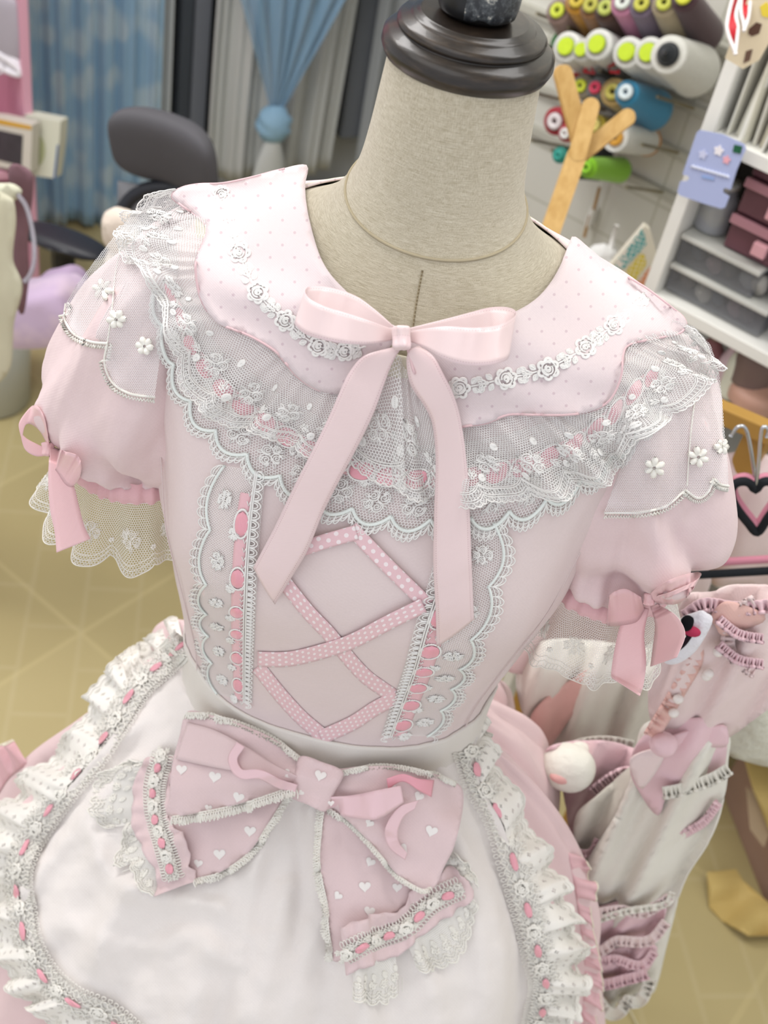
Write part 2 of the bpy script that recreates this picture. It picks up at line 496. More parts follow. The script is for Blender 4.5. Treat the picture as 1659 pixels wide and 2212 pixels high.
AG, AUV = skirt_grid(130, 320, -1.75, 1.75, off=0.010)
BVH_AP = bvh_of(AG)

# ---------------------------------------------------------------- casting photo paths on the cloth surfaces
def cast(px, py, trees, off=0.0, flag=False):
    r = ray(px, py); dn = r.normalized()
    best = None
    for T in trees:
        h = T.ray_cast(CAM, dn, 3.0)
        if h[0] is not None and (best is None or h[3] < best[3]): best = h
    if best is not None:
        n = best[1]
        if n.dot(dn) > 0: n = -n
        p = best[0] - dn * off if abs(n.dot(dn)) < 0.3 else best[0] + n * off
        # keep the pixel: slide to the ray
        d = (p - CAM).dot(dn)
        return (CAM + dn * d, n, True) if flag else (CAM + dn * d, n)
    bd, bt, bn = 1e9, 0.8, -dn
    for T in trees:
        for t in np.linspace(0.5, 1.4, 46):
            q = CAM + dn * float(t)
            l = T.find_nearest(q, 0.3)
            if l[0] is not None and l[3] < bd: bd = l[3]; bt = float(t); bn = l[1]
    return (CAM + dn * bt, bn, False) if flag else (CAM + dn * bt, bn)
ALLT = [BVH_BODY, BVH_SL[-1], BVH_SL[1]]

class Sheet:
    """cloth strip between two photo paths; inner (v=0) to outer (v=1), laid on surfaces"""
    def __init__(self, inner, outer, nu, nv, trees=None, off=0.004, lift=None, smooth=6, raw=None):
        if raw is not None:
            self.P = np.asarray(raw, dtype=float)
        else:
            A = cr(inner, nu); B = cr(outer, nu)
            D = np.zeros((nu, nv)); free = np.zeros((nu, nv), bool); R_ = np.zeros((nu, nv, 3))
            for i in range(nu):
                for j in range(nv):
                    v = j / (nv - 1)
                    q = A[i] * (1 - v) + B[i] * v
                    p, n_, hit = cast(q[0], q[1], trees or ALLT, off, True)
                    rr = ray(q[0], q[1]); R_[i, j] = rr[:]
                    D[i, j] = (p - CAM).dot(FW); free[i, j] = (not hit) or abs(n_.dot(rr.normalized())) < .14
            def relax(D):
                Q = np.pad(D, 1, mode='edge')
                return .25 * (Q[:-2, 1:-1] + Q[2:, 1:-1] + Q[1:-1, :-2] + Q[1:-1, 2:])
            if free.any() and not free.all():
                D[free] = D[~free].mean()
                for _ in range(500): D = np.where(free, relax(D), D)
            for _ in range(smooth * 2): D = .5 * D + .5 * relax(D)
            self.P = np.array(CAM[:]) + R_ * D[:, :, None]
            smooth = 0
        for _ in range(smooth):
            Q = self.P.copy()
            Q[1:-1] = 0.25 * self.P[:-2] + 0.5 * self.P[1:-1] + 0.25 * self.P[2:]
            if Q.shape[1] > 2: Q[:, 1:-1] = 0.25 * Q[:, :-2] + 0.5 * Q[:, 1:-1] + 0.25 * Q[:, 2:]
            self.P = Q
        self.nu, self.nv = self.P.shape[:2]
        self._normals()
        if lift is not None:
            for i in range(self.nu):
                for j in range(self.nv):
                    self.P[i, j] += self.N[i, j] * lift(self.su[i], j / (self.nv - 1))
            self._normals()
    def _normals(self):
        P = self.P
        du = np.gradient(P, axis=0); dv = np.gradient(P, axis=1)
        N = np.cross(du, dv); l = np.linalg.norm(N, axis=2, keepdims=True); l[l < 1e-12] = 1; N = N / l
        c = np.array(CAM[:])
        s = np.sign(np.sum(N * (c - P), axis=2, keepdims=True)); s[s == 0] = 1
        sg = 1 if np.sum(s) >= 0 else -1
        self.N = N * sg
        m = P[:, self.nv // 2]
        self.su = np.concatenate([[0], np.cumsum(np.linalg.norm(np.diff(m, axis=0), axis=1))])
        self.L = float(self.su[-1])
        self.W = float(np.mean(np.sum(np.linalg.norm(np.diff(P, axis=1), axis=2), axis=1)))
    def at(self, u, v, h=0.0):
        """u metres along, v 0..1 across, h height above the cloth"""
        k = np.interp(u, self.su, np.arange(self.nu)); i = int(min(max(k, 0), self.nu - 2)); f = k - i
        if u < 0: f = u / max(self.su[1], 1e-6); i = 0
        if u > self.L: i = self.nu - 2; f = 1 + (u - self.L) / max(self.su[-1] - self.su[-2], 1e-6)
        q = v * (self.nv - 1); j = int(min(max(q, 0), self.nv - 2)); g = q - j
        P, N = self.P, self.N
        p = (P[i, j] * (1 - f) + P[i + 1, j] * f) * (1 - g) + (P[i, j + 1] * (1 - f) + P[i + 1, j + 1] * f) * g
        n = N[i, j] * (1 - min(max(f, 0), 1)) + N[i + 1, j] * min(max(f, 0), 1)
        return p + n * h
    def mesh(self, name, mat, parent, v0=0.0, v1=None, nu=None, nv=None, solid=None):
        """v1 may be a function of u (scalloped edge)"""
        nu = nu or self.nu; nv = nv or self.nv
        G = np.zeros((nu, nv, 3)); UV = np.zeros((nu, nv, 2))
        for i in range(nu):
            u = self.L * i / (nu - 1)
            e = 1.0 if v1 is None else (v1(u) if callable(v1) else v1)
            for j in range(nv):
                v = lerp(v0, e, j / (nv - 1))
                G[i, j] = self.at(u, v); UV[i, j] = (u, v * self.W)
        m = MB(); m.grid(G, UV)
        return m.build(name, mat, parent, solid=solid)

def patch(poly, step, trees, off, name, mat, parent, solid=0.0008, holes=None, lift=None, smooth_px=True, build=True, smooth=8):
    """cloth panel from a closed photo outline"""
    B = cr(poly, max(24, int(sum(math.dist(poly[i], poly[(i + 1) % len(poly)]) for i in range(len(poly))) / (step * 0.6))), closed=True) if smooth_px else np.array(poly, float)
    n = len(B)
    pts = [Vector((b[0], b[1])) for b in B]
    x0, y0 = B.min(0); x1, y1 = B.max(0)
    def inside(x, y):
        c = False; j = n - 1
        for i in range(n):
            if (B[i][1] > y) != (B[j][1] > y) and x < (B[j][0] - B[i][0]) * (y - B[i][1]) / (B[j][1] - B[i][1]) + B[i][0]: c = not c
            j = i
        return c
    y = y0 + step / 2; row = 0
    while y < y1:
        x = x0 + step / 2 + (step / 2 if row % 2 else 0)
        while x < x1:
            if inside(x, y) and np.min(np.hypot(B[:, 0] - x, B[:, 1] - y)) > step * 0.45: pts.append(Vector((x, y)))
            x += step
        y += step * 0.87; row += 1
    r = geometry.delaunay_2d_cdt(pts, [(i, (i + 1) % n) for i in range(n)], [list(range(n))], 1, 1e-5)
    V2, F = r[0], r[2]
    D = np.zeros(len(V2)); free = np.zeros(len(V2), bool); NN = []
    for i, q in enumerate(V2):
        p, nn, hit = cast(q.x, q.y, trees, off, True)
        rr = ray(q.x, q.y)
        D[i] = (p - CAM).dot(rr.normalized()) / rr.length
        free[i] = not hit or abs(nn.dot(rr.normalized())) < 0.16; NN.append(nn)
    E = set()
    for f in F:
        for a, b in ((f[0], f[1]), (f[1], f[2]), (f[2], f[0])): E.add((min(a, b), max(a, b)))
    E = np.array(list(E)); deg = np.bincount(E.ravel(), minlength=len(D)).clip(1)
    def relax(D, mask, w):
        S = np.bincount(E[:, 0], D[E[:, 1]], len(D)) + np.bincount(E[:, 1], D[E[:, 0]], len(D))
        return np.where(mask, D * (1 - w) + w * S / deg, D)
    if free.any() and not free.all(): 
        D[free] = np.mean(D[~free]) if not free.all() else D[free]
        for _ in range(400): D = relax(D, free, 1.0)
    for _ in range(smooth): D = relax(D, np.ones(len(D), bool), 0.5)
    V = []; UV = []
    for i, q in enumerate(V2):
        p = CAM + ray(q.x, q.y) * float(D[i])
        if lift: p = p - ray(q.x, q.y).normalized() * lift(q.x, q.y, p)
        V.append(p[:]); UV.append((q.x * 0.8 / FPX, q.y * 0.8 / FPX))
    m = MB(); m.add(V, F, UV)
    if not build: return m
    return m.build(name, mat, parent, solid=solid)

# ---------------------------------------------------------------- embroidery drawn with thread, in metres on a local plane
def emb(mb, mapper, lines, r, k=5, h=0.0):
    for ln in lines:
        rr = r
        pts = ln
        if isinstance(ln, tuple): pts, rr = ln
        P = [mapper(p[0], p[1], h + (p[2] if len(p) > 2 else 0)) for p in pts]
        mb.tube(P, rr, k, cap=not np.isscalar(rr))
def xf(lines, cx, cy, a=0.0, s=1.0, mir=False):
    ca, sa = math.cos(a), math.sin(a); out = []
    for ln in lines:
        pts, rr = (ln if isinstance(ln, tuple) else (ln, None))
        q = [((p[0] * (-1 if mir else 1) * ca - p[1] * sa) * s + cx, (p[0] * (-1 if mir else 1) * sa + p[1] * ca) * s + cy) + ((p[2],) if len(p) > 2 else ()) for p in pts]
        out.append((q, rr) if rr else q)
    return out
def arc(cx, cy, rx, ry, a0, a1, n=10):
    return [(cx + rx * math.cos(lerp(a0, a1, i / (n - 1))), cy + ry * math.sin(lerp(a0, a1, i / (n - 1)))) for i in range(n)]
def m_rose(R=0.0065):
    L = []
    L.append([(R * 0.22 * (0.3 + i / 14) * math.cos(i * 0.75), R * 0.22 * (0.3 + i / 14) * math.sin(i * 0.75) * 1.2, 0.0006) for i in range(16)])
    for k in range(3): L.append([(x, y, 0.0004) for x, y in arc(0, 0, R * (.42 + .14 * k), R * (.5 + .12 * k), k * 2.1, k * 2.1 + 3.6, 10)])
    for k in range(6):
        a = k * math.pi / 3
        L.append(arc(R * .68 * math.cos(a), R * .68 * math.sin(a), R * .36, R * .36, a - 1.7, a + 1.7, 8))
        L.append(arc(R * .68 * math.cos(a), R * .68 * math.sin(a), R * .24, R * .24, a - 1.7, a + 1.7, 7))
    return L
def m_leaf(l=0.006, w=0.0022):
    L = [[(l * i / 8, w * math.sin(math.pi * i / 8)) for i in range(9)], [(l * i / 8, -w * math.sin(math.pi * i / 8)) for i in range(9)], [(0, 0), (l * 0.9, 0)]]
    for i in range(1, 6): x = l * i / 6; L.append([(x - 0.0004, -w * .8 * math.sin(math.pi * i / 6)), (x + 0.0004, w * .8 * math.sin(math.pi * i / 6))])
    return L
def m_flower5(R=0.005, n=6, th=0.0011):
    L = []
    for k in range(n):
        a = k * 2 * math.pi / n
        L.append(([(R * f * math.cos(a), R * f * math.sin(a)) for f in (.15, .4, .65, .85, 1.0)], [th * .35, th * .9, th * 1.1, th * .95, th * .3]))
    return L
def m_daisy(R=0.0045, n=6):
    L = []
    for k in range(n):
        a = k * 2 * math.pi / n
        cx, cy = R * .62 * math.cos(a), R * .62 * math.sin(a)
        L.append([(cx + R * .38 * math.cos(q + a), cy + R * .25 * math.sin(q) * 1.0) for q in np.linspace(0, 2 * math.pi, 9)])
    L.append(arc(0, 0, R * .18, R * .18, 0, 6.28, 7))
    return L
def m_spray(S=0.008):
    """a sprig of three curled roses and leaves"""
    L = []
    for cx, cy, q in ((0, .45, .34), (-.42, -.1, .3), (.42, -.1, .3), (0, -.55, .24)):
        L.append([(cx * S + q * S * (1 - i / 16) * math.cos(i * .8), cy * S + q * S * (1 - i / 16) * math.sin(i * .8)) for i in range(15)])
        L.append(arc(cx * S, cy * S, q * S * 1.25, q * S * 1.15, 0.3, 5.6, 11))
    for a in (.5, 1.2, 2.0, 2.7, 3.9, 4.4, 5.1, 5.6):
        r0, r1 = .5 * S, 1.0 * S
        ca, sa = math.cos(a), math.sin(a)
        L.append([(r0 * ca, r0 * sa), (.75 * S * math.cos(a + .13), .75 * S * math.sin(a + .13)), (r1 * ca, r1 * sa), (.75 * S * math.cos(a - .13), .75 * S * math.sin(a - .13)), (r0 * ca, r0 * sa)])
    return L
# ---------------------------------------------------------------- materials used by the dress
PINK = lin
M = {}
M['linen'] = None
def linen():
    T = NT('form_linen'); ob = T.obj()
    m1 = T.n('ShaderNodeMapping', i_0=ob); m1.inputs['Scale'].default_value = (3, 3, 60)
    m2 = T.n('ShaderNodeMapping', i_0=ob); m2.inputs['Scale'].default_value = (60, 60, 2.5)
    a = T.noise(m1.outputs[0], 62, 2, 0.6); b = T.noise(m2.outputs[0], 62, 2, 0.6)
    h = T.math('ADD', a, b)
    c = T.ramp(T.math('MULTIPLY', h, 0.5), [(0.38, lin('#b0a58c')), (0.5, lin('#c9bfa9')), (0.62, lin('#d9d1bd'))])
    nb = T.bump(h, 0.0004, 0.7)
    return T.done(T.bsdf(c, 0.9, 0.1, nb, sheen=0.3))
M['linen'] = linen()
def wood_dark():
    T = NT('dark_wood'); ob = T.obj()
    m1 = T.n('ShaderNodeMapping', i_0=ob); m1.inputs['Scale'].default_value = (1, 1, 5)
    a = T.noise(m1.outputs[0], 45, 5, 0.6)
    c = T.ramp(a, [(0.3, lin('#15110e')), (0.55, lin('#2a221c')), (0.75, lin('#4a3d30'))])
    return T.done(T.bsdf(c, 0.33, 0.5, T.bump(a, 0.0004, 0.5), coat=0.15))
M['darkwood'] = wood_dark()
def swiss(T):                      # tiny woven dots of the collar cotton
    uv = T.uv(); sep = T.n('ShaderNodeSeparateXYZ', i_0=uv)
    s = 0.0170
    u = T.math('DIVIDE', T.math('ADD', sep.outputs[0], sep.outputs[1]), s); v = T.math('DIVIDE', T.math('SUBTRACT', sep.outputs[0], sep.outputs[1]), s)
    fu = T.math('SUBTRACT', T.math('FRACT', T.math('ADD', u, 50)), .5); fv = T.math('SUBTRACT', T.math('FRACT', T.math('ADD', v, 50)), .5)
    d = T.math('SQRT', T.math('ADD', T.math('MULTIPLY', fu, fu), T.math('MULTIPLY', fv, fv)))
    return T.math('LESS_THAN', d, 0.085)
M['cotton'] = cloth('pink_cotton', '#ead9d8', 0.003, 11, trans=0.0, rough=0.75, crinkle=0.0004)
M['sleeve'] = cloth('sleeve_cotton', '#ecd5d6', 0.004, 16, rough=0.72, crinkle=0.0005)
M['collar'] = cloth('collar_cotton', '#e7d8da', 0.002, 18, dots=swiss, wv=3400, rough=0.85)
M['collar_edge'] = simple('collar_edge', '#e6c6ca', 0.8, 0.1)
M['facing'] = cloth('cream_facing', '#f0ead4', 0.001, 30)
M['white'] = cloth('white_cotton', '#f3ece8', 0.006, 12, rough=0.8, crinkle=0.0010)
M['band'] = cloth('waistband_cotton', '#ece6df', 0.0015, 10, rough=0.8)
M['skirt'] = cloth('skirt_cotton', '#eed2d3', 0.004, 14, rough=0.75)
M['thread'] = simple('white_thread', '#f8f6f3', 0.7, 0.2)
M['thread2'] = simple('cream_thread', '#f7f4ec', 0.75, 0.2)
M['cordw'] = simple('satin_cord', '#f1f7f3', 0.35, 0.5)
M['satin'] = satin('pink_satin', '#efd7d7', 0.30, 0.7, edge=(0.0120, 0.0014))
M['satin2'] = satin('rose_satin', '#f0b4bd', 0.35, 0.5)
M['satin3'] = satin('ribbon_insert_satin', '#f2a9b7', 0.26, 0.6)
M['satin6'] = satin('net_covered_ribbon', '#efc0c7', 0.4, 0.4)
M['dotted'] = satin('dotted_satin', '#efc9cf', 0.45, 0.4, dots=0.0056, dothex='#fbeef0')
M['net'] = net('lace_net', '#f7f5f2', 0.00175, 0.09, 0.03)
M['tulle'] = net('tulle', '#f8f5f5', 0.0013, 0.11, 0.08)
M['densenet'] = net('braid_net', '#f8f5ef', 0.0014, 0.16, 0.55)
M['netfine'] = net('ruffle_net', '#f8f6f4', 0.00165, 0.11, 0.10)

# ---------------------------------------------------------------- dress form
form = thing('dress_form', 'linen covered dress form with dark turned wooden neck cap, wearing the pink dress', 'mannequin', (X0, 0, 0))
m = MB()
G, UV = body_grid(0.94, 1.583, 130, 128, off=-0.0035)
m.grid(G, UV)
m.build('torso', M['linen'], form)
# seams on the form: neck ring, collar-bone ring, centre front
m = MB()
def nk(t, z0, zf, off): return body_pt(t, z0 + (zf - z0) * 0.5 * (1 + math.cos(t)), off)
m.tube([nk(t, 1.508, 1.490, -0.0033) for t in np.linspace(-math.pi, math.pi, 90)], 0.0009, 5, closed=True)
z = 1.482
pts = [body_pt(0.02, lerp(1.484, 1.41, i / 30), -0.0034) for i in range(31)]
m.tube(pts, 0.0006, 4)
m.build('seam', simple('linen_seam', '#b5a98f', 0.9, 0.1), form)
m = MB()
for i in range(44):
    z1 = 1.484 - i * 0.0017
    m.tube([body_pt(0.022 + .012 * (i % 2) * 0, z1, -0.0028), body_pt(0.022, z1 - 0.0010, -0.0028)], 0.0004, 4)
m.build('stitching', simple('linen_stitch', '#8a7c62', 0.9, 0.1), form)
cap = []
R = 0.0438
prof = [(0.0, 0), (R - .004, 0), (R + .0005, .003), (R + .0025, .0075), (R + .0020, .012), (R - .001, .0150), (R - .0052, .0163), (R - .0056, .0172), (R - .0042, .0180), (R - .0040, .0200), (R - .006, .0222), (R - .0105, .0232),
        (R - .0110, .0240), (R - .0122, .0250), (R - .0148, .0256), (R - .0150, .0262), (R - .0160, .0262), (.0130, .0262), (.0172, .0266), (.0200, .0290), (.0212, .035), (.0214, .042), (.0208, .050), (.018, .058), (.011, .065), (0.0, .067)]
NCAP = [i for i, q in enumerate(prof) if abs(q[0] - .0130) < 1e-6][0]
def smooth_prof(p, n): 
    q = cr(p, n); return [(max(0, a), b) for a, b in q]
m = MB(); m.lathe([(a, b) for a, b in prof[:NCAP]] + [(.001, .0264)], 72, Matrix.Translation((X0, 0, 1.5735)) @ Matrix.Rotation(0.04, 4, 'X'))
c1 = m.build('neck_cap', M['darkwood'], form)
m = MB(); m.lathe(smooth_prof(prof[NCAP:], 40), 48, Matrix.Translation((X0, 0, 1.5735)))
fin = m.build('finial', simple('black_knob', '#111113', 0.3, 0.5), form)
# torn label left on the knob
m = MB(); Gl = []
for i in range(22):
    t = lerp(-0.25, 1.35, i / 21)
    row = []
    for j in range(7):
        z = lerp(0.0295 + .001 * math.sin(9 * t), 0.0455 + 0.0018 * math.sin(t * 17) + .001 * math.sin(t * 41), j / 6)
        r = np.interp(z, [q[1] for q in prof[NCAP:]], [q[0] for q in prof[NCAP:]]) + .0007
        row.append((X0 + r * math.sin(t), -r * math.cos(t), 1.5735 + z))
    Gl.append(row)
m.grid(Gl)
T = NT('torn_label'); a = T.noise(T.obj(), 260, 4, .7)
lb = T.done(T.bsdf(T.ramp(a, [(0.45, lin('#2a2c30')), (0.60, lin('#55595c')), (0.72, lin('#d8d4c8'))]), 0.35, 0.5))
m.build('sticker', lb, fin, solid=0.0002)
# ---------------------------------------------------------------- the dress
dress = thing('dress', 'pale pink dress with lace yoke, scalloped collar and puff sleeves on the dress form', 'dress', (X0, 0, 1.0))
M['cuff'] = cloth('cuff_cotton', '#ebbfc4', 0.001, 40)
# bodice: cloth over the form below the neckline
def neckline(t):                     # height of the neck opening round the body
    return 1.446 + 0.020 * min(1, abs(t) / 1.1) ** 1.6 + 0.006 * max(0, -math.cos(t))
m = MB()
nt = 200; ns = 110
G = np.zeros((ns, nt, 3)); UV = np.zeros((ns, nt, 2))
for i in range(ns):
    for j in range(nt):
        t = lerp(-math.pi, math.pi, j / (nt - 1))
        z = lerp(1.03, neckline(t), i / (ns - 1))
        G[i, j] = body_pt(t, z, bodice_off(t, z)); UV[i, j] = (t * 0.13, z)
m.grid(G, UV)
bod = m.build('bodice', M['cotton'], dress)
# princess seams and the cream neck facing
for s_ in (-1, 1):
    m = MB(); m.tube([body_pt(s_ * (0.98 + 0.05 * math.sin(z * 20)), z, 0.0016) for z in np.linspace(1.05, 1.39, 40)], 0.0005, 4)
    m.build('seam', M['cotton'], bod)
m = MB()
G = [[body_pt(t, neckline(t) + lerp(-0.012, 0.0006, j / 5), 0.0006 + 0.0012 * (j / 5))[:] for j in range(6)] for t in np.linspace(-math.pi, math.pi, 120)]
m.grid(G); m.build('neck_facing', M['facing'], dress, solid=0.0012)

# sleeves
for sg in (-1, 1):
    G, UV = SG[sg]
    m = MB(); m.grid(G, UV)
    sl = m.build('sleeve', M['sleeve'], dress)
    # gathered elastic channel
    m = MB(); n_ = 240; rows = 7
    G = np.zeros((rows, n_, 3)); UV = np.zeros((rows, n_, 2))
    for i in range(rows):
        for j in range(n_):
            t = lerp(-math.pi, math.pi, j / (n_ - 1))
            g = 0.0016 * math.sin(t * 34 + 1.3 * math.sin(t * 5)) * (0.6 + 0.4 * math.sin(t * 9)) + 0.003 * math.sin(math.pi * i / (rows - 1))
            G[i, j] = sleeve_pt(sg, 1.0, t, off=g + 0.0005 * i, puff=0, dz=-0.0026 * i + .002); UV[i, j] = (t * .05, i * .0026)
    m.grid(G, UV); m.build('cuff', M['cuff'], sl)
    # lace frill hanging from the cuff
    n_ = 300; rows = 12
    G = np.zeros((n_, rows, 3))
    for j in range(n_):
        t = lerp(-math.pi, math.pi, j / (n_ - 1))
        for i in range(rows):
            v = i / (rows - 1)
            g = 0.003 + 0.020 * v + v * 0.0062 * math.sin(t * 10 + 1.5 * math.sin(2 * t + sg)) + v * .002 * math.sin(t * 23)
            G[j, i] = sleeve_pt(sg, 1.0, t, off=g, puff=0, dz=-0.012 - 0.046 * v)
    S = Sheet(None, None, n_, rows, raw=G, smooth=0)
    S.N *= 1
    per = S.L / 14
    fr = S.mesh('cuff_frill', M['net'], sl, v1=lambda u: 0.86 + 0.14 * abs(math.sin(math.pi * u / per)) ** .8, nu=420, nv=10)
    m = MB()
    us = np.linspace(0, S.L, 600)
    for dv, rr in ((0.0, .00045), (-.09, .0003), (-.16, .0003)):
        m.tube([S.at(u, 0.86 + dv + 0.14 * abs(math.sin(math.pi * u / per)) ** .8, 0.0003) for u in us], rr, 4)
    for k in range(14):
        u0 = (k + .5) * per
        mp = lambda x, y, h: S.at(x, y / S.W, h + .0003)
        emb(m, mp, xf(m_spray(0.0085), u0, 0.50 * S.W, 0.2 * k), 0.00034, 4)
        emb(m, mp, xf(m_flower5(0.002, 5, .0009), u0 + per / 2, 0.62 * S.W), 0.0004, 4)
        for q in range(1, 12):
            u = k * per + q * per / 12; e = 0.86 + 0.14 * abs(math.sin(math.pi * u / per)) ** .8
            m.tube([S.at(u, e, .0003), S.at(u + .0004, e - .09, .0003)], .00025, 3)
    m.build('embroidery', M['thread2'], sl)

# tulle cape sleeves over the puff: laid from photo outline, scalloped hem with braid
CAPE = {
 -1: ([(452, 395), (400, 400), (336, 424), (285, 462), (245, 512), (203, 565), (168, 612), (138, 645)],
      [(142, 655), (143, 700), (175, 735), (232, 745), (228, 790), (250, 835), (290, 855), (334, 858)],
      [(452, 395), (420, 470), (400, 540), (370, 640), (350, 740), (334, 858)]),
 1: ([(1452, 690), (1500, 705), (1535, 745), (1553, 800), (1560, 860), (1565, 930), (1572, 1000), (1574, 1048)],
     [(1574, 1050), (1540, 1036), (1534, 1062), (1508, 1076), (1478, 1060), (1440, 1098), (1380, 1112), (1305, 1108)],
     [(1452, 690), (1440, 760), (1400, 850), (1370, 930), (1340, 1010), (1305, 1108)])}
TS = {s: [BVH_SL[s], BVH_BODY] for s in (-1, 1)}
for sg in (-1, 1):
    outer, hem, inner = CAPE[sg]
    poly = outer[:-1] + hem + inner[::-1][1:-1]
    sl_ob = [o for o in dress.children if o.name.startswith('sleeve')][0 if sg < 0 else 1]
    def lf(x, y, p, sg=sg): return 0.0025 + 0.002 * math.sin(x * .03 + y * .01) 
    cp = patch(poly, 13, TS[sg], 0.0050, 'cape_sleeve', M['tulle'], dress, solid=0, lift=lf, smooth_px=False)
    if sg < 0:
        cords = [[(142, 655), (140, 690), (160, 722), (195, 738), (232, 742)], [(232, 742), (226, 785), (243, 826), (280, 850), (334, 858)]]
        flw = [(223, 625, 1.0), (252, 690, .9), (313, 748, .85)]
        fold = [(262, 530), (248, 600), (242, 670), (232, 742)]
    else:
        cords = [[(1574, 1050), (1556, 1046), (1541, 1034)], [(1541, 1034), (1530, 1062), (1508, 1076), (1480, 1058)], [(1480, 1058), (1440, 1092), (1385, 1106), (1305, 1108)]]
        flw = [(1413, 1010, 1.0), (1508, 987, 1.0), (1559, 965, .7)]
        fold = [(1502, 860), (1496, 900), (1490, 960), (1484, 1050)]
    m = MB()
    for cpts in cords:
        C2 = cr(cpts, 60)
        P = [cast(x, y, TS[sg], .0085)[0] for x, y in C2]
        m.tube(P, 0.0008, 6)
        Z = []
        cen = np.mean(C2, 0)
        for i, (x, y) in enumerate(C2):
            tx, ty = C2[min(i + 1, 59)] - C2[max(i - 1, 0)]; l = math.hypot(tx, ty)
            nx, ny = -ty / l, tx / l
            if sg > 0: nx, ny = ty / l * -1, tx / l
            if ny < 0: nx, ny = -nx, -ny
            o_ = 9 + (3.5 if i % 2 else -3.5)
            Z.append(cast(x + nx * o_ * .9, y + ny * o_ * .9, TS[sg], .0085)[0])
        m.tube(Z, 0.00075, 5)
    for fx, fy, s_ in flw:
        mp = lambda x, y, h: cast(fx + x * FPX / .8, fy + y * FPX / .8, TS[sg], .0090 + h)[0]
        emb(m, mp, xf(m_flower5(0.0072 * s_, 6, .0019), 0, 0, .3 + fx), 0.001, 6)
    P = [cast(x, y, TS[sg], .0078)[0] for x, y in cr(fold, 30)]
    m.tube(P, 0.0005, 4)
    m.build('embroidered_edge', M['thread2'], cp)
# ---------------------------------------------------------------- scalloped collar
COL_L = [(662, 357), (600, 368), (540, 384), (480, 396), (430, 398), (392, 406), (371, 424), (394, 445), (424, 466), (447, 492), (441, 521), (424, 560), (424, 600), (432, 640), (448, 672), (470, 698), (502, 711),
         (544, 728), (591, 756), (616, 783), (641, 812), (671, 834), (705, 848), (735, 850), (770, 828), (810, 790), (852, 735), (857, 708), (820, 690), (776, 655), (741, 622), (712, 590), (690, 550), (672, 490), (662, 440), (659, 400)]
COL_R = [(1231, 521), (1212, 570), (1188, 612), (1157, 646), (1110, 675), (1050, 697), (980, 712), (905, 722), (880, 735), (890, 790), (915, 860), (940, 915), (975, 926), (1010, 920), (1050, 914), (1098, 896), (1151, 896), (1223, 896),
         (1277, 888), (1318, 863), (1341, 815), (1346, 766), (1357, 746), (1392, 736), (1438, 727), (1466, 721), (1482, 705), (1477, 687), (1457, 669), (1397, 623), (1323, 578), (1270, 535), (1241, 512)]
collar = thing  # placeholder name kept free
COLT = {}
def tree_of(ob):
    me = ob.data
    return BVHTree.FromPolygons([v.co for v in me.vertices], [p.vertices[:] for p in me.polygons])
def col_lift(x, y, p): return 0.0022 + .0045 * (sstep(520, 400, x) if x < 800 else sstep(1300, 1440, x)) + 0.0015 * math.sin(x * 0.028 + y * 0.012) + 0.0012 * math.sin(y * .05 - x * .02)
for nm, poly in (('L', COL_L), ('R', COL_R)):
    c_ = patch(poly, 15, ALLT, 0.0068, 'collar', M['collar'], dress, solid=0.0014, lift=col_lift, smooth_px=True)
    COLT[nm] = tree_of(c_)
    m = MB()
    B = cr(poly, 260, closed=True)
    lo = B[8:150] if nm == 'L' else B[70:235]
    P = [cast(x, y, [COLT[nm]], 0.0006)[0] for x, y in lo]
    m.tube(P, 0.0007, 5)
    # top-stitching a few millimetres in
    m.build('collar_edging', M['collar_edge'], c_)
# collar behind the neck
m = MB(); G = []
for t in np.linspace(1.5, 2 * math.pi - 1.5, 110):
    G.append([(body_pt(t, lerp(neckline(t) + .001, 1.435, v) - 0.0, 0.0016 + .0012 * math.sin(v * 3) - (0.001 if v == 0 else 0)))[:] for v in np.linspace(0, 1, 12)])
m.grid(G, [[(i * .004, j * .006) for j in range(12)] for i in range(110)])
m.build('back_collar', M['collar'], dress, solid=0.0014)

def px_map(tr, cx, cy, off, ang=0.0):      # metres on a photo-aligned local plane -> cloth
    ca, sa = math.cos(ang), math.sin(ang)
    def f(x, y, h):
        X = x * ca - y * sa; Y = x * sa + y * ca
        return cast(cx + X * FPX / .78, cy + Y * FPX / .78, tr, off + h)[0]
    return f
def rose_trim(path, roses, tr, name, par):
    m = MB()
    C = cr(path, 160)
    d = np.array([np.hypot(C[:, 0] - rx, C[:, 1] - ry).argmin() for rx, ry, _ in roses])
    for (rx, ry, R_), i in zip(roses, d):
        emb(m, px_map(tr, rx, ry, .0022, i * .7), m_rose(R_), 0.00052, 5)
    # leaves and small buds between the roses
    idx = sorted(d.tolist()); idx = [0] + idx + [159]
    for a, b in zip(idx[:-1], idx[1:]):
        for f in (.28, .5, .72):
            k = int(lerp(a, b, f)); x, y = C[k]
            tx, ty = C[min(k + 2, 159)] - C[max(k - 2, 0)]; an = math.atan2(ty, tx)
            if b - a < 6: continue
            for s_ in (-1, 1):
                nx, ny = -math.sin(an) * s_, math.cos(an) * s_
                emb(m, px_map(tr, x + nx * 5, y + ny * 5, .0016, an + s_ * (0.7 if f < .5 else 2.3)), m_leaf(.0052, .0017), 0.0004, 4)
            if abs(f - .5) < .1: emb(m, px_map(tr, x, y, .0020, an), m_daisy(.0036, 5), .00045, 4)
    m.tube([cast(x, y, tr, .0014)[0] for x, y in C], 0.0006, 4)
    return m.build(name, M['thread'], par)
co = [o for o in dress.children if o.name.startswith('collar')]
